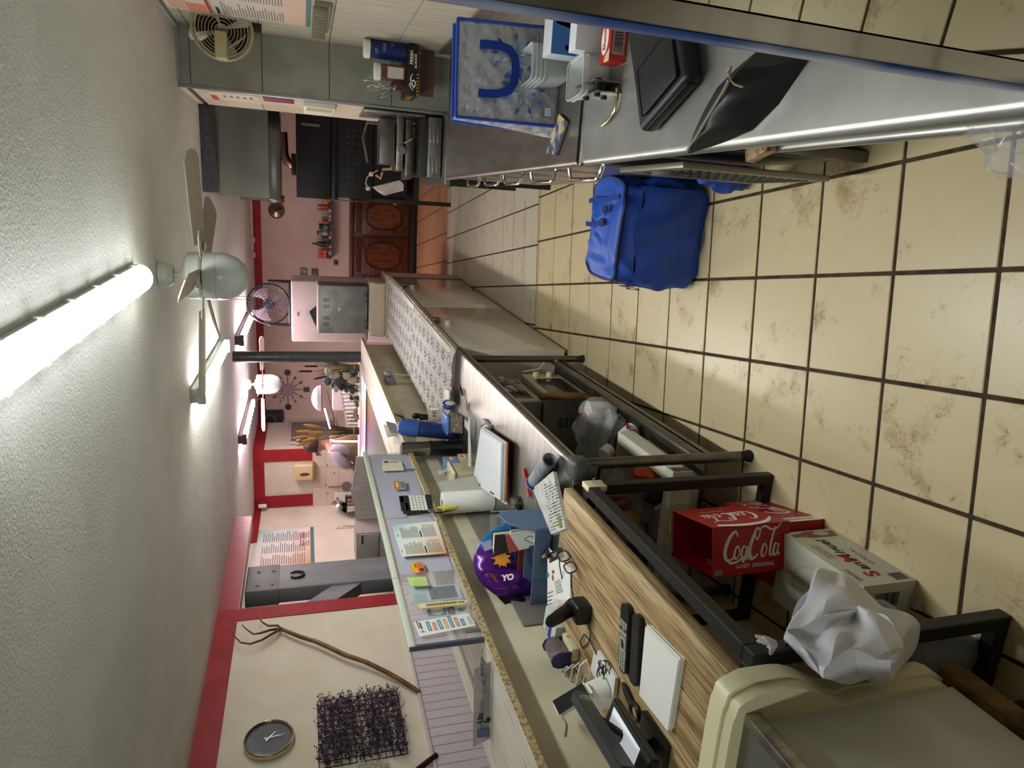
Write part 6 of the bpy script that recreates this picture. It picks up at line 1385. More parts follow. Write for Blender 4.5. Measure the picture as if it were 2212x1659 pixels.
for k in range(9):
    g = G(); g.lathe([(.030, 0), (.036, .075), (.038, .078)], 18, Fr((.09-.02*k, -.04, .05+.006*k), (0, 1, 0), (.2, 0, 1)) @ Matrix.Rotation(PI/2, 4, 'Y')); part('plastic_cup', g, cupf, t)
blob('empty_clear_bag', 'limp clear bag lying at the rear of the shelf contents', 'bag', (-1.32, 2.72), (.14, .16, .12), cbag, amp=.25, seed=8)
g = G(); g.box(-1.5, 2.62, SZ, -1.36, 2.90, SZ+.16, b=.004); solo('dark_carton', 'dark brown carton at the back of the table shelf', 'box', g, M('carton_dark', '#3a2a20', .8), loc=(-1.43, 2.76, SZ))
# chocolate spread jar
ja = aty(1302, 985, 2.72); jb = aty(1370, 925, 2.82)
t = thing('spread_jar', 'tilted jar of brown spread with white lid and red lettering', 'jar', (ja+jb)/2)
d = (ja-jb).normalized(); L_ = (ja-jb).length; side_ = d.cross(Vector((.6, -.8, .2))).normalized(); F = Fr(jb, side_, d.cross(side_))
if F.col[2].to_3d().dot(d) < 0: F = Fr(jb, -side_, d.cross(side_))
g = G(); g.lathe([(0, 0), (.030, .002), (.036, .012), (.037, L_*.38), (.041, L_*.5), (.041, L_*.6), (.034, L_*.70), (.028, L_*.74), (.028, L_*.78)], 26, F); part('jar', g, M('choc_glass', '#3a1d12', .12), t, w=True, smooth=60)
g = G(); g.lathe([(.031, L_*.77), (.034, L_*.775), (.034, L_*.95), (.030, L_*.975), (0, L_*.98)], 26, F); part('lid', g, white_pl, t, w=True)
g = G(); g.lathe([(.0375, .012), (.0378, L_*.37)], 26, F); part('label', g, M('label_white2', '#dcdad4', .5), t, w=True)
view = (CO-(ja+jb)/2).normalized(); nn = (view-d*view.dot(d)).normalized()
q = jb+d*L_*.2+nn*.0385; u = Vector((0, 0, 0)); u = nn.cross(d); u = u if u.dot(CR) > 0 else -u
vv = nn.cross(u)
g = G(); txt(g, 'nutella', .034, Fr(q, u, vv), bold=.0018, mi=0); part('lettering', g, [M('print_red', '#b8141b', .6), ink], t, w=True, smooth=0, kind='stuff')
# white plastic crate with ribs, open front
def cratebox(name, label, cx, cy, z0, sx, sy, sz, rz, n):
    t = thing(name, label, 'crate', (cx, cy, z0), rz); w_ = M('crate_white', '#d6d3c6', .45); k = .006
    g = G(); g.box(-sx/2, -sy/2, 0, sx/2, sy/2, k); part('base', g, w_, t)
    for nm, q in (('back_wall', (-sx/2, -sy/2, -sx/2+k, sy/2)), ('end_wall', (-sx/2, -sy/2, sx/2, -sy/2+k)), ('end_wall', (-sx/2, sy/2-k, sx/2, sy/2)), ('front_wall', (sx/2-k, -sy/2, sx/2, sy/2))):
        g = G(); g.box(q[0], q[1], k, q[2], q[3], sz, b=.002, seg=1); part(nm, g, w_, t)
    g = G(); g.box(sx/2, -sy/2, sz-.012, sx/2+.05, sy/2, sz, b=.002, seg=1); part('rim', g, w_, t)
    g = G(); g.box(sx/2+.043, -sy/2, sz-.08, sx/2+.05, sy/2, sz-.012); part('rim_skirt', g, w_, t)
    for i in range(n):
        y = -sy/2+(i+.5)*sy/n; g = G(); g.box(sx/2, y-.002, sz-.075, sx/2+.043, y+.002, sz-.012); part('rib', g, w_, t)
    return t
ct_ = cratebox('white_crate', 'white plastic crate with ribbed rim holding bread and an orange bag on the table shelf', -1.27, 2.49, SZ, .50, .46, .168, 0, 5)
w_ = M('crate_white', '#d6d3c6', .45)
g = G(); g.box(-.25, -.275, .156, .30, -.23, .168, b=.002, seg=1); part('rim', g, w_, ct_)
g = G(); g.box(-.25, -.281, .075, .30, -.275, .168); part('rim_skirt', g, w_, ct_)
for i in range(6):
    g = G(); g.box(-.2+.09*i, -.2835, .08, -.196+.09*i, -.281, .166); part('rib', g, w_, ct_)
blob('orange_bag', 'crumpled orange plastic bag inside the white crate', 'bag', (-1.08, 2.43), (.055, .09, .105), M('orange_film', '#c4521a', .35), z0=SZ+.008, amp=.2, seed=11)
brd = M('bread_brown', '#a97c48', .7, c2='#8a5d30', ns=20)
for k, (x, y) in enumerate(((-1.235, 2.50), (-1.315, 2.385))):
    t = thing('bun_bag', ('bag of round buns in clear film at the far side of the crate', 'bag of round buns with a blue label nearer the camera')[k], 'bread', (x, y, SZ+.0065)); g0 = .24
    for i in range(4):
        g = G(); g.ell((-.05+.035*i, .012*(i % 2), g0+.02*(i % 2)-.02*k), .034, .062, .06, 14, 10); part('bun', g, brd, t)
    g = G(); g.ell((0, 0, g0/2+.02), .10, .075, g0/2+.055, 18, 12); part('film', g, film('bread_film', '#d8c8b4', .12, .12), t)
    g = G(); g.ell((-.06, -.045, g0+.02), .035, .03, .08, 12, 8); part('blue_wrap', g, M('wrap_blue', '#20265f', .35), t)
t = blob('dark_green_bag', 'dark green folded bin bag beside the bun bags', 'bag', (-1.12, 2.33), (.05, .045, .105), M('bag_green', '#1d2a20', .4), z0=SZ+.0065, amp=.12, seed=13)
g = G(); F = Fr((-.02, -.05, .16), (.6, -.2, -.6), (.3, 0, 1)); rect(g, F, -.03, -.010, .04, .010, 0, .006); part('white_label', g, paper, t, smooth=0)
t = blob('blue_bread_bag', 'blue printed bread bag nearest the desk in the crate', 'bag', (-1.42, 2.345), (.085, .06, .125), M('bread_bag_blue', '#27345f', .35, c2='#4f6390', ns=8), z0=SZ+.0065, amp=.12, seed=17)
g = G(); F = Fr((.03, -.065, .15), (1, 0, 0), (0, -.3, 1)); rect(g, F, -.05, -.05, .0, .05, 0, .01); rect(g, F, .01, -.04, .04, .03, 1, .01); part('label', g, [M('label_greyblue', '#9aa4b4', .5), red_p], t, smooth=0, kind='stuff')
bx('tissue_pack', 'white and navy tissue pack behind the bun bags', 'packet', (-1.30, 2.62, SZ+.0065), (.16, .09, .30), 0, M('tissue_white', '#b9b6ac', .6), .01, None, lambda g, F, w, h: (rect(g, F, 0, h*.70, w, h*.82, 0), txt(g, '500', .035, F @ Matrix.Translation((w*.5, h*.62, .0008)), mi=1)), [M('tissue_navy', '#1f2a48', .5), ink], 'y-')
# ---- cola cartons
cola = M('cola_red', '#b01118', .42, c2='#a50f16', ns=3); cin = M('carton_inside', '#8a6a48', .85)
def cola_logo(g, F, s=1.0, mi=0):
    """script lettering, baseline along u, about 1 wide for s=1"""
    S_ = lambda pts: [(x*s, y*s) for x, y in pts]; w = lambda *a: [q*s for q in a]
    stroke(g, S_([(.27, .33), (.24, .40), (.19, .40), (.10, .28), (.05, .12), (.08, .00), (.16, .0), (.22, .06)]), w(.02, .035, .05, .06, .055, .035, .015), F, mi)
    for cx in (.265, .51, .735):
        stroke(g, S_([(cx+.02, .19), (cx-.02, .18), (cx-.055, .08), (cx-.045, .015), (cx-.005, .015), (cx+.035, .08), (cx+.03, .16), (cx, .19)]) if cx != .51 else S_([(cx-.0, .17), (cx-.04, .17), (cx-.075, .08), (cx-.065, .015), (cx-.03, .015), (cx+.01, .05)]), w(.02, .03, .035, .03, .015, .022, .02), F, mi)
    stroke(g, S_([(.40, .17), (.365, .18), (.335, .08), (.345, .015), (.375, .02), (.415, .09)]), w(.02, .03, .035, .03, .015), F, mi)
    stroke(g, S_([(.43, .18), (.405, .06), (.42, .01), (.445, .04)]), w(.028, .03, .028, .012), F, mi)
    rect(g, F, .465*s, .20*s, .50*s, .235*s, mi)
    stroke(g, S_([(.66, .36), (.63, .43), (.585, .42), (.52, .28), (.47, .12), (.49, .0), (.56, .0), (.62, .06)]), w(.018, .03, .04, .055, .06, .055, .035, .015), F, mi)
    stroke(g, S_([(.60, .43), (.57, .34), (.60, .27), (.64, .33), (.66, .42), (.74, .46), (.86, .40), (.97, .43), (1.02, .50)]), w(.012, .02, .022, .02, .022, .03, .03, .02, .008), F, mi)
    stroke(g, S_([(.92, .44), (.86, .26), (.825, .06), (.85, .01), (.875, .04)]), w(.03, .032, .034, .028, .012), F, mi)
    stroke(g, S_([(.955, .17), (.92, .18), (.89, .08), (.90, .015), (.93, .02), (.965, .09)]), w(.02, .03, .035, .03, .015), F, mi)
    stroke(g, S_([(.99, .18), (.965, .06), (.98, .01), (1.01, .04)]), w(.028, .03, .028, .012), F, mi)
    stroke(g, S_([(.10, .0), (.14, -.05), (.26, -.04), (.33, .0), (.36, -.05), (.40, .0), (.46, -.03)]), w(.03, .035, .035, .03, .03, .03, .008), F, mi)
def carton(t, sx, sy, sz, mt, open_top=True, th=.002):
    hx, hy = sx/2, sy/2
    for nm, q in (('panel', (-hx, -hy, 0, hx, -hy+th, sz)), ('panel', (-hx, hy-th, 0, hx, hy, sz)), ('panel', (-hx, -hy+th, 0, -hx+th, hy-th, sz)), ('panel', (hx-th, -hy+th, 0, hx, hy-th, sz)), ('bottom', (-hx+th, -hy+th, 0, hx-th, hy-th, th))):
        g = G(); g.box(*q); part(nm, g, mt, t, smooth=0)
    if not open_top: g = G(); g.box(-hx, -hy, sz, hx, hy, sz+th); part('lid', g, mt, t, smooth=0)
# upper carton standing on end
ZB = .165; YF = 1.70
P1 = [aty(1545, 1145, YF), aty(1701, 1134, YF), aty(1700, 1225, YF), aty(1545, 1238, YF)]
W1 = .165; H1 = .30; D1 = .255
t = thing('cola_carton', 'red cola carton standing on end with its open mouth upward, white script lettering', 'carton', (-1.068, YF+D1/2+.005, .1825), .22)
carton(t, W1, D1, H1, cola)
g = G(); g.box(-W1/2+.003, -D1/2+.003, .01, W1/2-.003, D1/2-.003, .02); part('inside', g, cin, t)
g = G(); g.prism([(-.07, 0), (-.04, .02), (.05, .02), (.075, 0)], .0015, Fr((0, D1/2-.003, H1-.002), (1, 0, 0), (0, -.35, .55))); part('torn_flap', g, M('flap_white', '#c8c2ba', .8), t, smooth=0)
g = G(); Ff_ = Fr((0, -D1/2, H1*.93), (0, 0, -1), (1, 0, 0)); 
cola_logo(g, Ff_ @ Matrix.Translation((.015, -.030, 0)), .225)
txt(g, 'GO\u00dbT ORIGINAL', .0175, Ff_ @ Matrix.Translation((.145, -.056, 0)), mi=0, space=1.15, bold=.0004)
rect(g, Ff_, -.012, -.078, .018, -.066, 1); txt(g, '20 x 330ML', .006, Ff_ @ Matrix.Translation((.004, -.062, 0)), mi=0)
part('lettering', g, [white_p, M('print_sage', '#8e9c7c', .6)], t, smooth=0, kind='stuff')
g = G(); Fs = Fr((W1/2, 0, H1*.5), (0, 0, 1), (0, 1, 0)); Fs = Fr((W1/2, .0, .02), (0, 0, 1), (0, -1, 0)); 
Fs2 = Fr((W1/2, -.02, .02), (0, 0, 1), Vector((1, 0, 0)).cross(Vector((0, 0, 1))))
cola_logo(g, Fs2 @ Matrix.Translation((.02, -.05 if Fs2.col[1].y > 0 else -.05, 0)), .21)
txt(g, 'GO\u00dbT ORIGINAL', .012, Fs2 @ Matrix.Translation((.16, -.085, 0)), mi=0, space=1.1)
stroke(g, [(.0, .03), (.06, .085), (.16, .105), (.25, .09)], [.006, .02, .026, .02], Fs2)
part('side_lettering', g, white_p, t, smooth=0, kind='stuff')
g = G(); Fb_ = Fr((-W1/2+.0025, .0, .0), (0, 1, 0), (0, 0, 1)); print_lines(g, Fb_, -.1, .12, .06, .25, 6, 0, .35, .4, 6); part('small_print', g, white_p, t, smooth=0)
t = thing('cola_carton', 'red cola carton lying on the floor under the upright one, white band at end', 'carton', (-1.135, 1.90, 0), .22)
carton(t, .235, .33, .18, cola, False)
g = G(); Fx = Fr((.1175, .165, .02), (0, -1, 0), (0, 0, 1)); Fx = Fr((.1175, .16, .155), (0, -1, 0), (0, 0, -1)); Fx = Fr((.1175, .16, .15), (0, -1, 0), (0, 0, 1)) if 0 else Fr((.1175, -.06, .05), (0, 1, 0), (0, 0, 1))
cola_logo(g, Fx, .20); part('lettering', g, white_p, t, smooth=0, kind='stuff')
g = G(); g.box(.1176, -.166, .0, .1182, -.115, .18); part('offer_band', g, white_p, t)
g = G(); txt(g, '10% OFFERT', .024, Fr((.1184, -.140, .09), (0, 0, 1), (0, -1, 0))); part('offer_lettering', g, red_p, t, smooth=0, kind='stuff')
# beer carton
bw_ = M('beer_white', '#d6d4c6', .5, c2='#cfcdbf', ns=3)
t = thing('beer_carton', 'white beer carton with torn top standing on the floor before the cola cartons', 'carton', (-1.12, 1.545, 0), .02)
BX, BY, BZ = .245, .355, .20
g = G(); g.box(-BX/2, -BY/2, 0, BX/2, BY/2, BZ); part('case', g, bw_, t, smooth=0)
g = G(); g.prism([(-BX/2, -BY/2), (BX/2, -BY/2+.02), (BX/2, BY/2), (-BX/2, BY/2)], .003, T3(0, 0, BZ)); part('top_panel', g, bw_, t, smooth=0)
Fx = Fr((BX/2, .16, .175), (0, -1, 0), (0, 0, -1)); Fx = Fr((BX/2, 0, .10), (0, -1, 0), (0, 0, -1))
g = G(); k = Matrix.Translation
txt(g, 'San', .052, Fx @ k((.075, -.01, .0004)), mi=0, bold=.0012, shear=.15); txt(g, 'S', .062, Fx @ k((.123-.0, -.008, .0008)), mi=1, bold=.0016); txt(g, 'M', .062, Fx @ k((.018, -.010, .0008)), mi=1, bold=.0016); txt(g, 'iguel', .052, Fx @ k((-.055, -.012, .0004)), mi=0, bold=.0012, shear=.15)
g.bm.free(); g = G()
Fx = Fr((BX/2, 0, .10), (0, 1, 0), (0, 0, 1))
txt(g, 'S', .066, Fx @ k((-.118, .012, .0008)), mi=1, bold=.0016); txt(g, 'an', .052, Fx @ k((-.072, .008, .0004)), mi=0, bold=.001, shear=.15); txt(g, 'M', .066, Fx @ k((-.018, .012, .0008)), mi=1, bold=.0016); txt(g, 'iguel', .052, Fx @ k((.058, .008, .0004)), mi=0, bold=.001, shear=.15)
txt(g, 'ESPECIAL', .020, Fx @ k((-.015, -.045, .0004)), mi=1, space=1.3)
txt(g, 'TRADICI\u00d3N\nCERVECERA', .017, Fx @ k((.03, .062, .0004)), mi=2)
txt(g, '24x25cl', .022, Fx @ k((-.115, .08, .0004)), mi=0)
rd = random.Random(8); x = -.165
while x < -.125: wd = rd.choice((.001, .0018, .003)); rect(g, Fx, x, -.085, x+wd, -.035, 0); x += wd+rd.choice((.0012, .002))
part('lettering', g, [M('beer_black', '#17181c', .6), M('beer_red', '#a8161d', .6), M('beer_gold', '#8d7f58', .6)], t, smooth=0, kind='stuff')
g = G(); deco(g, [(.125, -.08), (.165, -.09), (.172, .02), (.160, .05), (.155, .085), (.140, .085), (.137, .05), (.125, .02)], Fx, 0, .0008); deco(g, circ(.016, 16, .15, -.03, ry=.03), Fx, 1, .0012); part('bottle_print', g, [M('bottle_amber', '#7d4a1a', .4), M('label_silver', '#c3c0b8', .5)], t, smooth=0)
Ft_ = Fr((0, 0, BZ+.0031), (0, 1, 0), (-1, 0, 0))
g = G(); txt(g, 'CERVEZA PREMIUM', .022, Ft_ @ k((.03, -.01, .0003)), mi=0, space=1.15); txt(g, 'INTERNACIONAL', .022, Ft_ @ k((.02, .025, .0003)) , mi=0, space=1.15); g.tube([Ft_ @ Vector((.02+.075*math.cos(a), .0+.07*math.sin(a), .0003)) for a in [2*PI*i/40 for i in range(40)]], .0006, 4, closed=True); part('top_lettering', g, M('beer_gold_pale', '#96927c', .6), t, smooth=0, kind='stuff')
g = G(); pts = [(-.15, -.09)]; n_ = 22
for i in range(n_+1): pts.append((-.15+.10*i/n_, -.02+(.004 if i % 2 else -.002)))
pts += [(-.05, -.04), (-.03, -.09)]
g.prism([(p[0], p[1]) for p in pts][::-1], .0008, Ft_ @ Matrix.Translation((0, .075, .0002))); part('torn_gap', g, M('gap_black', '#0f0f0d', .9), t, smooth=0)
Fy = Fr((-BX/2, -BY/2, 0), (1, 0, 0), (0, 0, 1)); g = G(); rd = random.Random(5); x = .10
while x < .19: wd = rd.choice((.0015, .0025, .004)); rect(g, Fr((BX/2-.03, -BY/2, .02), (0, 0, 1), (-1, 0, 0)), x-.06, 0, x-.06+wd, .045, 0); x += wd+rd.choice((.0015, .0025))
part('barcode', g, ink, t, smooth=0, kind='stuff')
g = G(); g.prism([(-.10, .0), (.115, -.0), (.08, .035), (-.02, .05)], .002, Fr((0, -BY/2+.004, BZ+.002), (1, 0, 0), (0, -.55, .45))); part('lifted_flap', g, bw_, t, smooth=0)
Fl = Fr((-.04, BY/2+.0, .10), (-1, 0, 0), (0, 0, 1)); Fl2 = Fr((-BX/2, 0, .1), (0, -1, 0), (0, 0, 1)); g = G(); txt(g, 'Mig', .06, Fl2, mi=0, bold=.001); deco(g, rrect(.05, .12, .01, 3, -.12, 0), Fl2, 0); part('side_print', g, [ink, red_p], t, smooth=0, kind='stuff')
# white paper bag tied to a knob on the desk frame
kp = at(1668, 1390, .80); kx = Vector((-.965, 1.22, .70))
kp = atx(1668, 1392, -.93); 
t = thing('tied_bag', 'crumpled white plastic bag tied by a knot to a cream knob on the desk frame', 'bag', kp)
wbm = M('bag_white_film', '#dddee6', .5, c2='#d2d4e2', ns=5, trans=.15)
px_out = [(1690, 1385), (1715, 1330), (1755, 1262), (1800, 1254), (1860, 1280), (1925, 1320), (1990, 1365), (1940, 1405), (1952, 1415), (1932, 1458), (1850, 1440), (1775, 1453), (1725, 1408)]
cen = atx(1840, 1365, -.93)
rd = random.Random(9)
def bagf(a, b_):
    n = len(px_out); q = a*n; i = int(q) % n; f = q-int(q); p0 = px_out[i]; p1 = px_out[(i+1) % n]; x = p0[0]+(p1[0]-p0[0])*f; y = p0[1]+(p1[1]-p0[1])*f
    e = atx(x, y, -.93); m_ = math.sin(PI*b_); off = math.cos(PI*b_)
    k = .55+.45*m_ if b_ not in (0, 1) else 0
    r_ = m_**.7
    p = cen.lerp(e, min(1, r_*1.0)); th = .075*off*(.75+.25*math.sin(a*13))*min(1, (p-kp).length/.12)
    cr_ = .012*math.sin(a*23+b_*9)+.009*math.sin(a*41-b_*15)+.010*math.sin(a*7+b_*21)
    return p+Vector((th+cr_*m_, .3*cr_*m_, .4*cr_*m_))
g = G(); g.grid(bagf, 78, 26, True); part('bag', g, wbm, t, w=True, smooth=25)
g = G(); 
for k_ in range(7):
    a = k_*.9; g.tube([kp+Vector((0, 0, -.01)), kp+Vector((.012*math.cos(a), .014*math.sin(a), .012)), kp+Vector((.022*math.cos(a), .026*math.sin(a), .028+.006*math.sin(k_*2)))], [.008, .009, .003], 6, flat=.5)
part('knot', g, wbm, t, w=True, kind='stuff')
g = G(); g.lathe([(0, -.018), (.03, -.018), (.034, -.008), (.028, .0), (.012, .004), (.010, .012), (0, .012)], 24, Fr(atx(1662, 1402, -.955), (0, 1, 0), (-.3, 0, 1))); o = solo('suction_hook', 'round cream suction hook fixed to the black desk frame', 'hook', g, cream_pl, loc=atx(1662, 1402, -.955))
blob('grey_sack', 'grey plastic wrapped bundle lying on the floor by the machine', 'sack', (-1.08, 1.16), (.085, .07, .19), M('sack_grey', '#72767c', .5, c2='#686c74', ns=6), z0=.0, amp=.05, seed=4, fr=3)
g = G(); g.grid(lambda a, b_: Vector((-1.08+.03*a+.005*math.sin(b_*9), 1.33+.05*b_+.004*math.sin(a*11), .0012+.004*math.sin(a*5)*math.sin(b_*6)+.004)), 6, 6); bmesh.ops.solidify(g.bm, geom=g.bm.faces[:], thickness=.002); solo('paper_scrap', 'torn white paper scrap on the floor by the beer carton', 'paper', g, paper, loc=(-1.065, 1.355, 0))
# ---- blue delivery bag on the floor
nb = M('royal_nylon', '#1c47a6', .5, c2='#183e94', ns=6, bump=.25, bs=300, bd=.0006); nbl = M('royal_nylon_light', '#2350b0', .5, bump=.2, bs=300, bd=.0006); nbd = M('royal_dark', '#0e2459', .6)
t = thing('delivery_bag', 'big royal blue insulated delivery bag standing on the tiled floor', 'bag', (-.055, 2.98, 0), -.06)
def db(a, b_):
    th = 2*PI*a; c_, s_ = math.cos(th), math.sin(th); n_ = .42
    x = .245*math.copysign(abs(c_)**n_, c_); y = .215*math.copysign(abs(s_)**n_, s_)
    z = b_*.40; k = 1+.045*math.sin(PI*b_)-.22*max(0, b_-.55)/.45*(.35+.65*(abs(s_))); k *= 1-.05*max(0, .06-b_)/.06
    w_ = .007*math.sin(th*5+z*22)+.005*math.sin(th*9-z*31)+.004*math.sin(z*60+th*3)
    return (x*k*(1-.0*b_)+w_*c_, y*k+w_*s_, z+.006*math.sin(th*3)*b_)
g = G(); g.grid(db, 72, 26, True); g.f([g.v(Vector(db(i/72, 0))) for i in range(72)]); part('body', g, nb, t, smooth=60)
def lidf(a, b_):
    p0 = Vector(db(a, 1)); c = Vector((0, .03, .42)); q = p0.lerp(c, b_); q.z = p0.z+(.035*math.sin(PI/2*b_))+.006*math.sin(a*2*PI*4+b_*9)+.004*math.sin(b_*25); return q
g = G(); g.grid(lidf, 72, 12, True); part('lid', g, nbl, t, smooth=60)
g = G(); g.tube([Vector(db(i/72, .985))*1.006 for i in range(72)], .009, 6, closed=True); part('lid_piping', g, nbd, t, smooth=80)
g = G(); g.tube([Vector(db(i/72, .80))*1.012+Vector((0, 0, .0)) for i in range(72)], .004, 5, closed=True); part('zip', g, nbd, t, smooth=80)
def strap(pts, w=.022):
    g = G(); n = len(pts); P = [Vector(p) for p in pts]; L1 = []; 
    for i in range(n):
        d = (P[min(i+1, n-1)]-P[max(i-1, 0)]).normalized(); s_ = d.cross(Vector((0, -.5, .85))).normalized()*w/2; L1.append((g.v(P[i]-s_), g.v(P[i]+s_)))
    for i in range(n-1): g.f([L1[i][0], L1[i][1], L1[i+1][1], L1[i+1][0]])
    bmesh.ops.solidify(g.bm, geom=g.bm.faces[:], thickness=.004); return g
part('handle_strap', strap([(.15, -.12, .405), (.13, -.04, .445), (.12, .06, .46), (.11, .13, .44), (.09, .17, .41)]), nbl, t, smooth=60)
part('handle_strap', strap([(.02, .15, .435), (.01, .08, .462), (.015, .0, .455), (.03, -.05, .44)]), nbl, t, smooth=60)
for (x, y) in ((.03, -.06), (.09, -.08)):
    g = G(); g.prism(circ(.02, 6, 0, 0), .006, Fr((x, y, .445), (1, .3, 0), (0, 1, .2))); part('strap_tab', g, nbd, t)
g = G(); P = [(-.10+.2*i/16, 0) for i in range(17)]; g.tube([(-.10+.2*i/20, -.222-.004*math.sin(i), .285-.16*math.sin(PI*i/20)) for i in range(21)], .0045, 6); part('pocket_seam', g, nbd, t, smooth=80)
g = G(); g.grid(lambda a, b_: (-.205+.41*a, -.212-.018*math.sin(PI*a)**.5-.008*math.sin(a*17+b_*6)-.016*math.sin(PI*b_), .05+.30*b_-.02*math.sin(a*9)*b_), 20, 10); part('front_pocket', g, nb, t, smooth=60)
g = G(); txt(g, 'EURO', .085, Fr((-.262, .0, .25), (0, -1, 0), (0, 0, 1)), bold=.004, mi=0, sx=1.0); 
for v in g.bm.verts: v.co.x -= .004
part('lettering', g, M('print_yellow', '#b3ad12', .5), t, smooth=0, kind='stuff')
blob('blue_flap', 'blue bag strap end showing behind the vented cooler', 'bag', (.20, 2.52), (.07, .08, .10), nb, z0=0, amp=.2, seed=21)
# dark smear marks on the tiles are left to the tile material
# ================================================================= ON THE RIGHT HAND COUNTERS
KZ = .8008
# insulated silver bag
silver, N, L, b = nodes('silver_film', .2, .5)
b.inputs['Base Color'].default_value = (*lin('#d3d5dc'), 1)
tc = N.new('ShaderNodeTexCoord'); vo = N.new('ShaderNodeTexVoronoi'); vo.inputs['Scale'].default_value = 26; vo.feature = 'SMOOTH_F1'; nz = N.new('ShaderNodeTexNoise'); nz.inputs['Scale'].default_value = 14; nz.inputs['Detail'].default_value = 4
L.new(tc.outputs['Object'], vo.inputs['Vector']); L.new(tc.outputs['Object'], nz.inputs['Vector'])
ad = N.new('ShaderNodeMath'); ad.operation = 'ADD'; L.new(vo.outputs['Distance'], ad.inputs[0]); L.new(nz.outputs[0], ad.inputs[1])
bp = N.new('ShaderNodeBump'); bp.inputs['Strength'].default_value = .9; bp.inputs['Distance'].default_value = .012; L.new(ad.outputs[0], bp.inputs['Height']); L.new(bp.outputs[0], b.inputs['Normal'])
bblue = M('bag_trim_blue', '#1f45b0', .5)
BL = at(1203, 274, KZ); BR = at(1212, 62, KZ)
ux = (BR-BL); WB = ux.length; ux.normalize(); t = thing('cool_bag', 'silver insulated cool bag with blue handles and blue flower print on the rear counter', 'bag', (BL+BR)/2, math.atan2(ux.y, ux.x))
HB = .395; hw = WB/2
def face(y, tilt, ph, dy=0):
    def f(a, b_):
        x = -hw+2*hw*a; z = HB*b_; k = math.sin(PI*a)*math.sin(PI*min(1, b_*1.02))
        return (x*(1-.03*b_), y+tilt*b_+ph*.022*k+.005*math.sin(a*9+b_*7)*k+.004*math.sin(a*19-b_*13)*k+dy, z)
    return f
ff = face(0, .035, -1); fb = face(.13, -.03, 1)
for nm, f in (('front_panel', ff), ('rear_panel', fb)):
    g = G(); g.grid(f, 28, 28); bmesh.ops.solidify(g.bm, geom=g.bm.faces[:], thickness=.004); part(nm, g, silver, t, smooth=180)
for k, a in enumerate((0, 1)):
    g = G(); g.grid(lambda u, v: Vector(ff(a, v)).lerp(Vector(fb(a, v)), u)+Vector(((-1 if a == 0 else 1)*(.03*math.sin(PI*u)*(.4+.6*(1-v))-.02*math.sin(PI*u)*v), 0, 0)), 10, 20); part('gusset', g, silver, t, smooth=180)
g = G(); g.grid(lambda u, v: Vector(ff(u, 0)).lerp(Vector(fb(u, 0)), v)+Vector((0, 0, .002)), 8, 6); part('base', g, silver, t)
def piping(fn, nm='blue_piping'):
    g = G(); g.tube([fn(i/24) for i in range(25)], .0065, 6, flat=.8); part(nm, g, bblue, t, smooth=80)
for f in (ff, fb):
    piping(lambda s_: f(s_, 1)); piping(lambda s_: f(0, s_)); piping(lambda s_: f(1, s_))
def handle(f, off):
    P = [(-.085, .80), (-.087, .72), (-.086, .62), (-.075, .53), (-.045, .475), (.0, .46), (.045, .475), (.072, .53), (.082, .62), (.084, .72), (.085, .80)]
    g = G(); rows_ = []
    for i, (x, z) in enumerate(P):
        d = Vector((P[min(i+1, 10)][0]-P[max(i-1, 0)][0], (P[min(i+1, 10)][1]-P[max(i-1, 0)][1])*HB)); d.normalize(); n_ = Vector((-d.y, d.x))*.0155
        y = Vector(f(.5+x/(2*hw), z)).y-off-.010*math.sin(PI*i/10); rows_.append((g.v((x+n_.x, y, z*HB+n_.y)), g.v((x-n_.x, y-.003, z*HB-n_.y))))
    for i in range(10): g.f([rows_[i][0], rows_[i][1], rows_[i+1][1], rows_[i+1][0]])
    bmesh.ops.solidify(g.bm, geom=g.bm.faces[:], thickness=.003); part('handle', g, bblue, t, smooth=60)
handle(ff, .012)
def flower(cx_, cz, r, seed):
    rd = random.Random(seed); g = G()
    for k in range(9):
        a = 2*PI*k/9+rd.uniform(-.15, .15)
        for (r0, r1, wd, mi) in ((.28, .62, .13, 1+(k % 2)), (.72, 1.05, .14, 0 if k % 3 else 3)):
            q = [(r0, 0), ((r0+r1)/2, -wd*.6), (r1, -wd*.15), (r1*.97, wd*.4), ((r0+r1)/2, wd*.5)]
            pts = []
            for (rr_, tt) in q:
                x = cx_+r*(rr_*math.cos(a)-tt*math.sin(a)); z = cz+r*(rr_*math.sin(a)+tt*math.cos(a)); pts.append((x, Vector(ff(.5+x/(2*hw), z/HB)).y-.006, z))
            g.poly(pts, mi)
    part('flower_print', g, [M('petal_blue', '#274d9c', .35), M('petal_pale', '#86a6d4', .3), M('petal_sky', '#a5c0e0', .3), M('petal_mid', '#3f69b8', .3)], t, smooth=0, kind='stuff')
flower(.055, .185, .082, 1); flower(-.065, .145, .082, 2)
g = G(); q = lambda x, z: Vector((x, Vector(ff(.5+x/(2*hw), z/HB)).y-.007, z))
g.tube([q(.135+.034*math.cos(a), .052+.036*math.sin(a)) for a in [2*PI*i/30 for i in range(30)]], .0012, 4, closed=True); part('emblem_ring', g, M('petal_blue', '#274d9c', .35), t)
g = G(); g.poly([q(.128, .03), q(.152, .03), q(.152, .058), q(.128, .058)]); txt(g, 'a\u00eft', .022, Fr(q(.130, .068), (1, 0, 0), (0, 0, 1)), shear=.2); part('emblem', g, M('petal_blue', '#274d9c', .35), t, smooth=0, kind='stuff')
g = G(); g.poly([q(-.145, .03), q(-.115, .03), q(-.115, .055), q(-.145, .055)]); part('print_label', g, M('label_sky', '#b5c6de', .5), t, smooth=0)
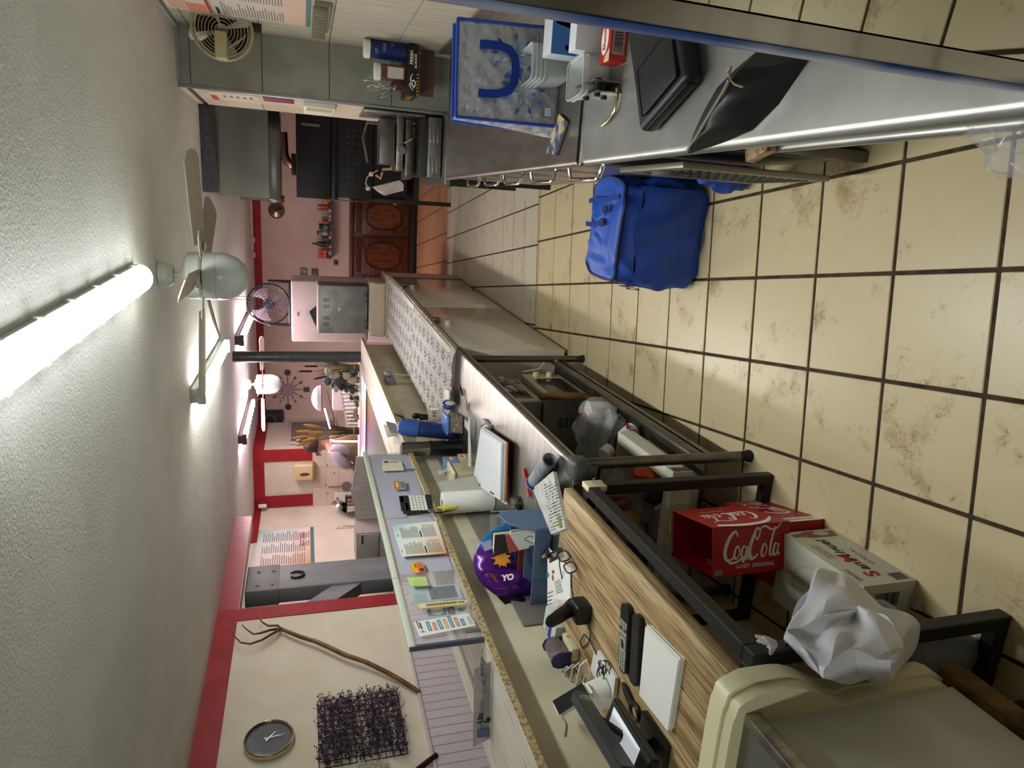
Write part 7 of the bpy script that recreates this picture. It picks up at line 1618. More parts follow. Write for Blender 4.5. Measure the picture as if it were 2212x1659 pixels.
# phone in a printed case
c4 = [at(1207, 246, KZ+.012), at(1224, 262, KZ+.012), at(1200, 335, KZ+.012), at(1180, 330, KZ+.012)]
t = thing('phone_case', 'phone in a dark printed flip case lying by the cool bag', 'phone', ((c4[0]+c4[2])/2).to_2d().to_3d()+Vector((0, 0, KZ)))
F = Fr(c4[3], c4[2]-c4[3], c4[0]-c4[3]); 
if F.col[2].z < 0: c4 = [c4[1], c4[0], c4[3], c4[2]]; F = Fr(c4[3], c4[2]-c4[3], c4[0]-c4[3])
Fi = F.inverted(); Q = [((Fi @ a).x, (Fi @ a).y) for a in (c4[3], c4[2], c4[1], c4[0])]
for z_, th_, mt_, nm in ((-.012, .003, black_pl, 'back_cover'), (-.0088, .005, M('phone_grey', '#a6a7aa', .3), 'phone_body'), (-.0035, .0035, M('case_print', '#3a4668', .4, c2='#b8a578', ns=22, lo=.48, hi=.62), 'front_cover')):
    g = G(); g.prism(sc(Q, 1 if nm != 'phone_body' else .95), th_, F @ Matrix.Translation((0, 0, z_))); part(nm, g, mt_, t, w=True, smooth=0)
g = G(); stroke(g, [(Q[1][0]*.3, Q[2][1]*.5), (Q[1][0]*.5, Q[2][1]*.62), (Q[1][0]*.6, Q[2][1]*.4), (Q[1][0]*.4, Q[2][1]*.55)], .003, F); part('print', g, M('case_pale', '#c9c6b8', .4), t, w=True, smooth=0)
# stacked clear tubs
tub_w = M('tub_frosted', '#d6dcdc', .3, trans=.25, alpha=.88)
for k, (pa, lb, sx, sy, sz) in enumerate((((1218, 165), 'taller frosted tub stack beside the cool bag', .125, .155, .10), ((1300, 190), 'lower frosted rimmed tub nearest the counter front', .12, .14, .075))):
    p = at(*pa, KZ); t = thing('frosted_tub', lb, 'tub', (p.x+.02, p.y+.0, KZ), .1, 'frosted food tubs')
    n_ = (4, 2)[k]
    for i in range(n_):
        g = G(); z0 = .016*i
        pr_ = [(.36, 0), (.40, sz*.1), (.48, sz), (.515, sz+.001), (.515, sz+.008), (.49, sz+.008)]
        for (r1, z1), (r2, z2) in zip(pr_, pr_[1:]):
            A = rrect(2*r1*sx, 2*r1*sy, .02, 4); B_ = rrect(2*r2*sx, 2*r2*sy, .02, 4); n2 = len(A)
            VA = [g.v((p_[0], p_[1], z0+z1)) for p_ in A]; VB = [g.v((p_[0], p_[1], z0+z2)) for p_ in B_]
            for q_ in range(n2): g.f([VA[q_], VA[(q_+1) % n2], VB[(q_+1) % n2], VB[q_]])
        g.f([g.v((p_[0], p_[1], z0)) for p_ in rrect(2*.36*sx, 2*.36*sy, .02, 4)]); part('tub', g, tub_w, t, smooth=40)
# boxes by the cooler edge
def d_blue(g, F, w, h): rect(g, F, 0, h*.3, w, h, 0); rect(g, F, w*.1, h*.4, w*.2, h*.6, 1); deco(g, [(w*.5, h*.3), (w*.8, h*.35), (w*.75, h*.95), (w*.6, h*.9)], F, 2)
q = at(1262, 95, KZ)
bx('blue_carton', 'open blue and white carton standing behind the scraper', 'box', (q.x+.03, q.y+.02, KZ), (.16, .09, .13), 0, M('carton_pale', '#c7ccd2', .5), .002, None, d_blue, [M('carton_azure', '#3f74bd', .5), paper, M('paper_tan', '#a08a5c', .8)], 'y-')
q = at(1312, 85, KZ); bx('white_box', 'plain white card box between blue carton and red box', 'box', (q.x+.02, q.y+.0, KZ), (.14, .06, .12), 0, M('card_white3', '#d3d8dc', .6), .002)
def d_red(g, F, w, h): deco(g, circ(w*.30, 24, w*.45, h*.55, ry=h*.34), F, 0); txt(g, 'Dumil', w*.17, F @ Matrix.Translation((w*.45, h*.55, .001)), mi=1, bold=.0008); deco(g, [(0, 0), (w*.25, 0), (w*.12, h*.4), (0, h*.5)], F, 2)
q = at(1352, 95, KZ)
t = bx('red_box', 'red box with white oval lettering lying by the blue edge strip', 'box', (q.x+.02, q.y+.03, KZ), (.15, .075, .055), 0, M('box_red', '#b3261c', .5), .002, None, d_red, [white_p, red_p, M('box_cream', '#d8c7a4', .5)], 'z+')
g = G(); F = Fr((-.075, -.0375, 0), (1, 0, 0), (0, 0, 1)); rect(g, F, .02, .008, .10, .048, 0); x = .03
rd = random.Random(2)
while x < .085: wd = rd.choice((.001, .002, .003)); rect(g, F, x, .014, x+wd, .042, 1, .0009); x += wd+.002
part('barcode_label', g, [M('label_mauve', '#a58a86', .6), ink], t, smooth=0, kind='stuff')
# steel scraper / slicer guard
q = at(1345, 150, KZ); t = thing('dough_scraper', 'steel double plate scraper tool with black grips and rod handle by the tubs', 'tool', (q.x-.02, q.y+.10, KZ))
g = G(); g.box(-.05, -.10, .0, -.046, .06, .075, b=.001); part('plate', g, steel, t)
g = G(); g.box(-.02, -.10, .0, -.016, .06, .09, b=.001); part('plate', g, M('plate_worn', '#9b978b', .35, 1), t)
for (y, z) in ((-.06, .06), (.03, .06), (-.02, .02)):
    g = G(); g.cyl((-.06, y, z), (-.005, y, z), .010, n=12); part('grip', g, black_pl, t)
g = G(); g.tube([(-.035, -.095, .01), (-.07, -.11, .012), (-.10, -.10, .012), (-.125, -.05, .010), (-.135, 0.0, .008)], .005, 8); part('rod_handle', g, M('rod_brass', '#9a8f6a', .25, 1), t)
# black folded bag
p = [at(1400, 95, KZ), at(1416, 238, KZ), at(1522, 232, KZ), at(1532, 110, KZ)]
cen = sum(p, Vector())/4; t = thing('black_wallet_bag', 'black folded nylon bag with a plastic buckle strap lying on the near counter', 'bag', cen)
blk = M('black_nylon', '#111317', .5, c2='#17191d', ns=9, bump=.2, bs=60); 
F = Fr(p[1], p[0]-p[1], p[2]-p[1]); F = Fr((p[1]+p[2])/2, p[0]-p[1], p[1]-p[2]) ; L_ = (p[0]-p[1]).length; W_ = (p[1]-p[2]).length
g = G(F); g.box(-.0, -W_/2, .001, L_+.16, W_/2, .055, b=.018, seg=4)
bmesh.ops.subdivide_edges(g.bm, edges=g.bm.edges[:], cuts=2, use_grid_fill=True)
for v in g.bm.verts:
    if v.co.z > KZ+.01: v.co.z += .004*math.sin(v.co.x*40+v.co.y*25)
part('bag', g, blk, t, w=True, smooth=60)
g = G(F); g.box(-.004, -W_/2+.02, .012, .004, W_/2-.02, .04, b=.003); part('end_strap', g, M('strap_black', '#0c0d0f', .35), t, w=True)
g = G(F); g.box(.02, -W_/2+.03, .056, .16, W_/2-.045, .061, b=.006, seg=2); part('flap_panel', g, blk, t, w=True)
# black pouch with pale zip, half open wedge
P = [at(1488, 331, KZ), at(1618, 285, KZ), at(1745, 128, KZ), at(1640, 106, KZ)]
cen = sum(P, Vector())/4; t = thing('zip_pouch', 'long black pouch with a pale zip along its raised edge on the near counter', 'pouch', cen)
ZA = [(1487, 326), (1505, 300), (1528, 260), (1552, 220), (1570, 190), (1578, 172)]
zl = []
for i, (x, y) in enumerate(ZA): zl.append(at(x, y, KZ+.012+.085*math.sin(PI*.5*i/5)))
bot = [at(x, y, KZ+.002) for x, y in ((1492, 332), (1535, 318), (1580, 300), (1622, 283), (1680, 225), (1745, 130))]
top2 = zl+[]
far = [at(x, y, KZ+.03) for x, y in ((1487, 326), (1500, 285), (1525, 235), (1553, 185), (1590, 148), (1640, 106))]
zz2 = zl[:5]+[at(1600, 150, KZ+.105)]
def lerp_list(Lst, a): q_ = a*(len(Lst)-1); i = min(int(q_), len(Lst)-2); return Lst[i].lerp(Lst[i+1], q_-i)
g = G(); g.grid(lambda a, b_: lerp_list(bot, a).lerp(lerp_list(zz2, a), b_)+Vector((0, 0, .022*math.sin(PI*b_)*math.sin(PI*min(1, a+.1))+.003*math.sin(a*13+b_*8))), 20, 12); part('side', g, blk, t, w=True, smooth=180)
g = G(); g.grid(lambda a, b_: lerp_list(far, a).lerp(lerp_list(zz2, a), b_)+Vector((0, 0, .01*math.sin(PI*b_)*math.sin(PI*a))), 20, 8); part('side', g, M('black_nylon2', '#1a1d22', .55, bump=.2, bs=60), t, w=True, smooth=180)
g = G(); e1 = [bot[-1], zz2[-1], far[-1]]; g.f([g.v(q_) for q_ in e1]); part('end_fold', g, blk, t, w=True)
g = G(); g.tube([q_+Vector((0, 0, .003)) for q_ in zl], .0042, 6); part('zip', g, M('zip_olive', '#7d7a66', .5), t, w=True, smooth=80)
g = G(); q_ = zl[-1]; g.tube([q_, q_+Vector((.01, -.01, .012)), q_+Vector((.022, -.005, .006)), q_+Vector((.016, .01, .004))], .003, 6); g.tube([q_, q_+Vector((-.012, -.02, .002)), q_+Vector((-.02, -.042, -.004))], .0022, 6); part('zip_puller', g, M('puller_tan', '#9c8468', .5), t, w=True, kind='stuff')
# under the counter
q = Vector((.235, 1.80, .451)); 
bx('pizza_box', 'small printed food carton on the lower shelf of the near counter', 'box', (.245, 1.80, .4508), (.10, .10, .035), .3, M('food_print', '#b8a27c', .5, c2='#7d2a1c', ns=25), .003)
blob('shelf_clear_bag', 'clear plastic bag hanging over the lower shelf at the frame edge', 'bag', (.20, .93), (.08, .12, .06), cbag, z0=.452, amp=.25, seed=31)
# brand-carton corner shelf on the tiled wall: wire rack, jar, blue tin
q = aty(905, 90, 4.9)
t = thing('corner_shelf', 'black and orange printed cardboard shelf box fixed to the tiled corner', 'shelf box', (.845, 4.80, 1.03))
cbk = M('carton_black', '#181412', .5); cor = M('carton_orange', '#c4851f', .5)
g = G(); g.box(-.17, -.10, 0, .13, .16, .075, b=.003); part('box', g, cbk, t)
g = G(); F = Fr((-.17, -.101, 0), (1, 0, 0), (0, 0, 1)); 
txt(g, 'FRESH', .03, F @ Matrix.Translation((.225, .045, .001)), mi=0, bold=.0006); txt(g, 'ALWAYS', .022, F @ Matrix.Translation((.205, .018, .001)), mi=0, bold=.0004); stroke(g, [(.03, .03), (.06, .055), (.09, .03), (.07, .018), (.05, .03), (.10, .05), (.13, .035)], [.004, .009, .006, .009, .003], F, 0, .001)
for k in range(7): rect(g, F, .002+.02*k, .0, .012+.02*k, .012, 1, .001)
F2_ = Fr((-.1705, .15, 0), (0, -1, 0), (0, 0, 1))
txt(g, 'BURGERS', .045, F2_ @ Matrix.Translation((.12, .04, .001)), mi=1, bold=.0015, sx=.95); part('lettering', g, [white_p, cor], t, smooth=0, kind='stuff')
t = thing('snack_tin', 'tall royal blue canister with white lid on the corner shelf', 'canister', (.93, 4.76, 1.106))
g = G(); g.lathe([(0, 0), (.052, 0), (.054, .004), (.054, .235), (0, .235)], 26); part('canister', g, M('tin_blue', '#1b2a63', .35), t)
g = G(); g.lathe([(.056, .228), (.057, .232), (.057, .262), (.05, .268), (0, .268)], 26); part('lid', g, white_pl, t)
g = G(); 
for k in range(3): txt(g, ('NE', 'FINE', 'SEL')[k], .026, Fr((.0545*math.cos(-1.9+.5*k), .0545*math.sin(-1.9+.5*k), .19-.05*k), (-math.sin(-1.9+.5*k), math.cos(-1.9+.5*k), 0), (0, 0, 1)))
part('lettering', g, M('tin_print', '#8fa3cc', .5), t, smooth=0, kind='stuff')
t = thing('spice_jar', 'square clear jar of brown spice with white lid on the corner shelf', 'jar', (.80, 4.74, 1.106))
g = G(); g.box(-.045, -.04, 0, .045, .04, .165, b=.012, seg=3); part('jar', g, M('spice_brown', '#5e3a28', .25, c2='#6d452f', ns=20), t)
g = G(); g.box(-.038, -.0412, .02, .03, -.0402, .12); part('label', g, M('label_pale', '#c9c6bf', .6), t)
g = G(); g.lathe([(0, .162), (.05, .162), (.052, .166), (.052, .198), (.046, .203), (0, .203)], 26); part('lid', g, white_pl, t)
t = thing('wire_rack', 'bundle of chrome wire hooks and skewers heaped on the corner shelf', 'wire rack', (.735, 4.80, 1.106)); rd = random.Random(6)
for k in range(26):
    a = Vector((rd.uniform(-.02, .03), rd.uniform(-.05, .05), rd.uniform(0, .04))); e = Vector((rd.uniform(-.09, .06), rd.uniform(-.09, .06), rd.uniform(.14, .27))); mid = a.lerp(e, .6)+Vector((rd.uniform(-.03, .03), rd.uniform(-.03, .03), .01))
    g = G(); g.tube([a, mid, e, e+Vector((rd.uniform(-.03, .03), 0, -.02))], .0016, 5); part('wire', g, chrome, t, smooth=80)
g = G(); g.ell((.0, -.05, .07), .035, .03, .045, 14, 10); solo('red_onion', 'dark red onion caught under the chrome wires', 'onion', g, M('onion_red', '#4d1c28', .3), loc=(.735, 4.75, 1.03)) if False else None
t = thing('dark_red_ball', 'dark red round bundle beneath the chrome wires', 'bundle', (.735, 4.73, 1.106)); g = G(); g.ell((-.01, -.03, .05), .035, .03, .05, 16, 10); part('bundle', g, M('onion_red', '#4d1c28', .3), t)
g = G(); g.box(.70, 4.86, .9, .985, 4.87, .99); g2 = None
solo('dark_splash_strip', 'brown wooden strip against the wall behind the rear counter', 'wood strip', g, M('strip_brown', '#5a4136', .5), loc=(.84, 4.865, .9))
# ================================================================= REAR ROOM
YB = 11.548
# wall shelf with bottles
t = thing('wall_shelf', 'narrow wall shelf with a black patterned edge above the buffet', 'shelf', (-.36, 11.40, 1.335))
g = G(); g.box(-.60, -.13, 0, .55, .148, .028, b=.002); part('board', g, M('shelf_dark', '#3d2f2a', .6), t)
g = G(); g.box(-.605, -.138, -.006, .55, -.13, .034); part('patterned_edge', g, M('edge_pattern', '#1d191b', .5, c2='#c0aaa6', ns=16, lo=.5, hi=.56), t)
SZ2 = 1.3635
def bottle(name, label, x, h, r, mt, cap, y=11.36, neck=.35, lab=None, grp='bottles and tins on the wall shelf'):
    t = thing(name, label, 'bottle', (x, y, SZ2), 0, grp); nk = r*neck
    g = G(); g.lathe([(0, 0), (r, 0), (r, h*.6), (r*.9, h*.68), (nk, h*.82), (nk, h*.94), (0, h*.94)], 18); part('bottle', g, mt, t)
    g = G(); g.lathe([(nk*1.15, h*.93), (nk*1.15, h), (0, h)], 14); part('cap', g, cap, t)
    if lab: g = G(); g.lathe([(r*1.02, h*.18), (r*1.02, h*.52)], 18); part('label', g, lab, t)
    return t
bx('red_tin', 'orange red square tin with dark label at the near end of the wall shelf', 'tin', (-.875, 11.37, SZ2), (.14, .10, .165), 0, M('tin_redorange', '#bb3c24', .45), .004, 'bottles and tins on the wall shelf', lambda g, F, w, h: (rect(g, F, w*.1, h*.05, w*.7, h*.28, 0), rect(g, F, w*.05, h*.32, w*.95, h*.37, 1), deco(g, circ(w*.1, 12, w*.5, h*.68), F, 0)), [M('tin_black', '#251b1b', .5), white_p], 'y-')
bottle('oil_bottle', 'tall olive green oil bottle standing beside the orange red tin', -.72, .25, .042, M('bottle_olive', '#5b5a2a', .2), black_pl, lab=M('label_dark', '#332f26', .5))
bottle('jar', 'low dark glass jar between the oil bottle and the blue capped jar', -.63, .10, .035, M('jar_dark', '#4b4540', .3), M('jar_lid', '#5b4d47', .4), neck=.9)
bottle('blue_cap_jar', 'grey jar with dark blue cap and white label on the wall shelf', -.55, .18, .04, M('jar_grey', '#6b6862', .3), M('cap_navy', '#25264a', .4), neck=.8, lab=M('label_mauvewhite', '#b9aab2', .5))
bottle('green_canister', 'dark green round canister with a pale badge on the wall shelf', -.45, .15, .05, M('canister_green', '#274034', .4), M('canister_lid', '#2e4a3a', .4), neck=.98, lab=M('label_green', '#6a7a68', .5))
bx('orange_carton', 'slim upright orange carton at the middle of the wall shelf', 'box', (-.385, 11.37, SZ2), (.03, .08, .155), 0, M('carton_orange2', '#c07a30', .5), .002, 'bottles and tins on the wall shelf')
t = thing('glass_tumbler', 'upturned clear glass on the wall shelf', 'glass', (-.27, 11.36, SZ2), 0, 'bottles and tins on the wall shelf'); g = G(); g.lathe([(0, .0), (.026, .0), (.03, .11), (.026, .11)], 16); part('glass', g, film('glass_film', '#cbb9b4', .35, .1), t)
for k, (x, c, lb) in enumerate(((-.19, '#a85a3c', 'small reddish spice bottle left of its twin on the wall shelf'), (-.13, '#8c3f34', 'small dark red spice bottle right of its twin on the wall shelf'))):
    bottle('spice_bottle', lb, x, .17, .024, M('spice%d' % k, c, .4), M('spice_cap', '#b58873', .4), neck=.7)
bx('bright_packet', 'small bright yellow and orange packet at the far end of the wall shelf', 'packet', (-.05, 11.36, SZ2), (.10, .05, .07), 0, M('packet_bright', '#c98f2c', .5, c2='#c2452c', ns=12, lo=.48, hi=.52), .004, 'bottles and tins on the wall shelf')
# strips of photos, calendar, socket, bell
for k, (z0, lb, n) in enumerate(((1.705, 'upper strip of framed photos on the rear wall', 9), (1.53, 'lower strip of framed photos on the rear wall', 8))):
    t = thing('photo_strip', lb, 'picture strip', (-1.15, YB, z0)); fm = M('strip_frame', '#5d4a46', .5); rd = random.Random(k)
    g = G(); g.box(-.64, -.012, -.005, .02, 0, .10); part('backing', g, fm, t)
    for i in range(n):
        g = G(); g.box(-.636+.072*i, -.016, .004, -.575+.072*i, -.0125, .092); part('photo', g, M('photo_%d' % rd.randint(0, 4), ('#9aa391', '#7f8b86', '#aab0ae', '#5c6470', '#8a8f7b')[rd.randint(0, 4)], .3, c2='#6e7872', ns=20), t)
t = thing('year_planner', 'black wall calendar with lilac month grid above the buffet', 'calendar', (-1.42, YB, 1.065))
g = G(); g.box(-.27, -.006, 0, .16, 0, .37); part('sheet', g, M('planner_black', '#221e24', .5), t)
g = G(); F = Fr((-.27, -.0065, 0), (1, 0, 0), (0, 0, 1)); rect(g, F, .03, .09, .41, .24, 0)
for i in range(5):
    for j in range(4): rect(g, F, .05+.072*i, .105+.034*j, .10+.072*i, .11+.034*j, 1, .001)
deco(g, [(.2, 0), (.42, .0), (.42, .05)], F, 2); rect(g, F, .03, .30, .10, .33, 3); part('print', g, [M('planner_lilac', '#ad98a8', .6), ink_g, M('planner_yellow', '#a8923a', .6), white_p], t, smooth=0)
t = thing('wall_socket', 'dark framed wall socket under the shelf on the rear wall', 'socket', (-1.02, YB, 1.245)); g = G(); g.box(-.042, -.012, -.04, .042, 0, .04, b=.004); part('plate', g, M('socket_grey', '#75676a', .4), t); g = G(); g.box(-.024, -.015, -.022, .024, -.0115, .022); part('insert', g, black_pl, t)
t = thing('wall_bell', 'round metal bell dome high on the rear wall', 'bell', (-.25, YB, 2.15)); g = G(); g.lathe([(.125, 0), (.125, .02), (.10, .055), (.05, .075), (0, .08)], 28, Fr((0, 0, 0), (1, 0, 0), (0, 0, 1))); part('dome', g, M('bell_metal', '#8f7b76', .25, .9), t); g = G(); g.lathe([(0, .07), (.02, .08), (.018, .095), (0, .097)], 14, Fr((0, 0, 0), (1, 0, 0), (0, 0, 1))); part('button', g, black_pl, t)  # metal bell dome, not a light fitting
t = thing('cable_trunking', 'pinkish surface conduit with junction boxes near the rear ceiling', 'conduit', (-.6, 11.2, 2.5)); cdm = M('conduit_pink', '#cdb5ac', .5)
g = G(); g.box(-.3, -.02, -.02, .5, .02, 0); part('conduit', g, cdm, t)
for x in (-.1, -.32): g = G(); g.box(x-.04, -.045, -.04, x+.04, .045, 0, b=.006); part('junction_box', g, cdm, t)
# cutlery clock and speaker
C0 = Vector((-3.17, YB, 2.03)); F = Fr(C0, (1, 0, 0), (0, 0, 1)); t = thing('cutlery_clock', 'kitchen wall clock whose rays are spoons, forks and spatulas', 'clock', C0); cm_ = M('clock_chrome', '#8f8387', .25, .9); cdk = M('utensil_dark', '#4e4246', .4, .5)
g = G(); g.lathe([(0, -.0), (.10, 0), (.10, .015), (.095, .02), (0, .021)], 36, F); part('dial', g, M('clock_dial', '#a99fb4', .3, .3), t, w=True)
for k in range(12):
    a = 2*PI*k/12; d = Vector((math.cos(a), math.sin(a), 0)); l = .30 if k % 3 == 0 else .235
    g = G(); g.tube([F @ (d*.09+Vector((0, 0, .008))), F @ (d*l*.78+Vector((0, 0, .008)))], .006, 6)
    E_ = F @ Matrix.Translation((d.x*l, d.y*l, .004)) @ Matrix.Rotation(a, 4, 'Z')
    if k in (0, 6): g.prism(circ(.052, 18), .012, E_)
    elif k == 3: g.prism(rrect(.11, .085, .012, 3, .0, 0), .008, E_)
    elif k == 9: g.prism(rrect(.10, .085, .008, 3, .0, 0), .008, E_)
    elif k % 2: g.prism(circ(.03, 14, 0, 0, ry=.018), .008, E_)
    else: g.prism([(-.03, -.006), (.0, -.018), (.04, -.018), (.04, -.010), (.01, -.006), (.04, -.003), (.04, .003), (.01, .006), (.04, .010), (.04, .018), (0, .018), (-.03, .006)], .006, E_)
    part('spatula' if k in (3, 9) else 'ladle' if k in (0, 6) else 'spoon' if k % 2 else 'fork', g, cdk if k in (0, 6, 3) else cm_, t, w=True)
for nm, a, l in (('hour_hand', 2.6, .055), ('minute_hand', -1.3, .085)):
    g = G(); g.tube([F @ Vector((0, 0, .026)), F @ Vector((l*math.cos(a), l*math.sin(a), .026))], .004, 4); part(nm, g, M('hand_pink', '#b0406a', .4), t, w=True)
t = thing('wall_speaker', 'dark square wall loudspeaker with a silver ring, top rear corner', 'speaker', (-3.64, 11.44, 2.28)); g = G(); g.box(-.12, -.10, -.17, .13, .10, .17, b=.008); part('cabinet', g, M('speaker_blue', '#1e2233', .5), t)
g = G(); g.tube([(.0+.085*math.cos(a), -.103, .03+.085*math.sin(a)) for a in [2*PI*i/30 for i in range(30)]], .006, 6, closed=True); part('ring', g, M('ring_silver', '#9a94a0', .3, .6), t); g = G(); g.lathe([(0, 0), (.08, .0), (.03, -.02), (0, -.015)], 24, Fr((0, -.1015, .03), (1, 0, 0), (0, 0, 1))); part('cone', g, M('cone_dark', '#11131c', .6), t)
# recess return: framed panel
t = thing('wall_picture', 'grey framed panel on the recess side behind the wheat sheaf', 'picture', (-3.665, 10.75, 1.55)); g = G(); g.box(0, -.55, -.3, .018, .55, .48, b=.003); part('frame', g, M('panel_white', '#c9b9b4', .5), t); g = G(); g.box(.016, -.46, -.25, .021, .46, .42); part('field', g, M('panel_grey', '#7f716c', .6), t)
# things on the far shelf
FZ = 1.1405
def sheaf(name, label, x, y, hgt, nst, heads, stem, base, tie):
    t = thing(name, label, 'dried plants', (x, y, FZ)); rd = random.Random(int(abs(x)*100))
    g = G(); g.lathe([(0, 0), (.045, 0), (.043, .05), (.040, .10), (.045, .16)], 14, cap=True); part('stem_bundle', g, base, t)
    g = G(); g.lathe([(.046, .055), (.046, .07)], 16); part('tie', g, tie, t)
    for k in range(nst):
        a = rd.uniform(0, 2*PI); s_ = rd.uniform(.2, 1)*.075; h = rd.uniform(.5, .95)*hgt; p0 = Vector((.03*math.cos(a), .03*math.sin(a), .1)); p1 = p0+Vector((s_*math.cos(a), s_*math.sin(a), h*.6)); p2 = p1+Vector((s_*.9*math.cos(a), s_*.9*math.sin(a), h*.4-.1))
        g = G(); g.tube([p0, p1, p2], [.0035, .0026, .0008], 4); part('blade', g, stem, t, smooth=80)
    return t
grn = M('grass_green', '#4d5a32', .7); grd = M('grass_dark', '#2f3a2a', .7); brn = M('bundle_brown', '#5a4a2e', .8); brd2 = M('bundle_darkbrown', '#4a2c26', .8); tie = M('raffia', '#a08c58', .8)
def px(x, y, Y): return aty(x, y, Y)
sp0 = px(775, 795, 7.86); t = sheaf('cattail_bundle', 'bundle of green grass with brown cattail heads at the shelf end by the pillar', sp0.x, 7.86, .55, 46, 0, grn, brn, tie)
for (x, y, a) in ((670, 778, .1), (672, 791, 0), (660, 802, 0), (692, 816, -.2)):
    p = px(x, y, 7.86); q = p-Vector((sp0.x, 7.86, FZ)); g = G(); d = Vector((a, 0, 1)).normalized(); g.tube([q-d*.075, q-d*.06, q+d*.06, q+d*.075], [.004, .0125, .0125, .004], 10); g.tube([q+d*.075, q+d*.11], .002, 4); g.tube([Vector((0, 0, .12)), q*.6, q-d*.07], .0022, 4); part('cattail', g, M('cattail_brown', '#4a2620', .8), t, smooth=60)
sp1 = px(773, 931, 7.84); t = sheaf('wheat_bundle', 'bundle of dark stems with golden wheat heads on the far shelf', sp1.x, 7.84, .50, 40, 0, grd, brd2, tie)
for (x, y) in ((672, 920), (655, 932), (648, 945), (668, 950), (655, 958), (680, 935)):
    p = px(x, y, 7.84); q = p-Vector((sp1.x, 7.84, FZ)); d = (q-Vector((0, 0, .15))).normalized(); g = G(); g.tube([q-d*.11, q-d*.06, q, q+d*.06, q+d*.09], [.004, .016, .020, .014, .003], 8); g.tube([Vector((0, 0, .12)), q-d*.1], .0022, 4); part('wheat_head', g, M('wheat_gold', '#c79a4c', .8, c2='#b3853a', ns=60), t, smooth=60)
def rocky(name, label, cat, x, y, Y, r, mts, seed, n=22, hh=1):
    c = px(x, y, Y); t = thing(name, label, cat, (c.x, Y, FZ)); rd = random.Random(seed)
    for k in range(n):
        p = Vector((rd.gauss(0, r*.38), rd.gauss(0, r*.3), abs(rd.gauss(0, .5))*r*hh+.012)); s_ = r*rd.uniform(.12, .28); g = G(); s_ = min(s_, p.z-.001) if p.z-s_ < 0 else s_; g.ell(p, s_, s_*.9, s_*rd.uniform(.8, 1.3) if p.z > s_*1.3 else s_, 10, 7); part('stone', g, mts[k % len(mts)], t, smooth=50)
    return t
sc_ = [M('shell_dark', '#3c3f3c', .6), M('shell_green', '#56625a', .5), M('shell_pale', '#a9a08a', .5), M('shell_blue', '#4f5d6a', .5)]
rocky('shell_sculpture', 'tall mossy shell and stone sculpture beside the cattails', 'ornament', 775, 824, 7.84, .19, sc_, 3, 46, 1.6)
rocky('mossy_ornament', 'small dark frog-like mossy ornament on the far shelf', 'ornament', 775, 861, 7.84, .085, [M('moss_dark', '#39402f', .6), M('moss_brown', '#6d5a34', .6), sc_[2]], 5, 26, 1.1)
rocky('fossil_stone', 'rounded tan fossil stone beside the wheat bundle', 'ornament', 775, 899, 7.84, .085, [M('fossil_tan', '#8d7c66', .7), M('fossil_grey', '#8a8272', .7)], 6, 24, 1.0)
# white slatted rack and container behind the shelf
t = thing('slatted_rack', 'white slatted dish rack leaning behind the far shelf', 'rack', (-2.42, 8.35, 0)); wr_ = M('rack_white', '#d5c8c8', .5)
A = px(738, 838, 8.35); B_ = px(752, 925, 8.35); A2 = px(757, 838, 8.2); C_ = px(786, 925, 8.1)
r1 = [px(737, 838, 8.45), px(755, 928, 8.45)]; r2 = [px(758, 900, 8.15), px(786, 935, 8.15)]
q1, q2, q3, q4 = px(737, 840, 8.4), px(757, 838, 8.2), px(786, 930, 8.2), px(752, 930, 8.4)
g = G(); g.tube([q1, q2, q3, q4], .018, 4, closed=True); part('frame', g, wr_, t, w=True)
for k in range(1, 11):
    a = k/11; g = G(); g.tube([q1.lerp(q4, a), q2.lerp(q3, a)], .009, 4); part('slat', g, wr_, t, w=True)
for xx in (q1, q2, q3, q4):
    g = G(); g.tube([xx, (xx.x, xx.y, .005)], .012, 6); part('leg', g, wr_, t, w=True)
q = px(733, 862, 8.5); bx('white_container', 'white oblong container standing behind the slatted rack', 'container', (q.x, 8.62, 0), (.34, .16, 1.42), 0, M('container_white', '#dccfce', .5), .02)
# glass bowl / dome cover on its rod
q = px(694, 860, 8.3); t = thing('dome_cover', 'white translucent dome cover with a dark rim hanging in the rear room', 'dome', (q.x, 8.3, q.z)); g = G(); g.lathe([(.165, 0), (.15, .05), (.10, .095), (.04, .115), (0, .118)], 28, T3(rx=0)); part('dome', g, M('dome_white', '#d8d0d8', .3, alpha=.8), t); g = G(); g.tube([(.165*math.cos(a), .165*math.sin(a), 0) for a in [2*PI*i/32 for i in range(32)]], .006, 6, closed=True); part('rim', g, M('rim_dark', '#54484c', .4), t); g = G(); g.tube([(-.14, 0, 0), (-.05, 0, .065), (.05, 0, .065), (.14, 0, 0)], .004, 5); part('strap', g, M('rim_dark', '#54484c', .4), t)
g = G(); g.cyl((0, 0, .118), (0, 0, ZC-q.z), .0025, n=6); part('cord', g, M('rim_dark', '#54484c', .4), t)
t = thing('dark_rod', 'thin dark rod slanting behind the far shelf', 'rod', px(725, 920, 8.1)); g = G(); g.tube([px(706, 846, 8.1), px(720, 900, 8.1), px(722, 925, 8.1)], .008, 6); part('rod', g, M('rod_dark', '#40363c', .4), t, w=True); g = G(); p0 = px(722, 925, 8.1); g.tube([p0, (p0.x, p0.y, .01)], .01, 6); part('stand', g, M('rod_dark', '#40363c', .4), t, w=True)
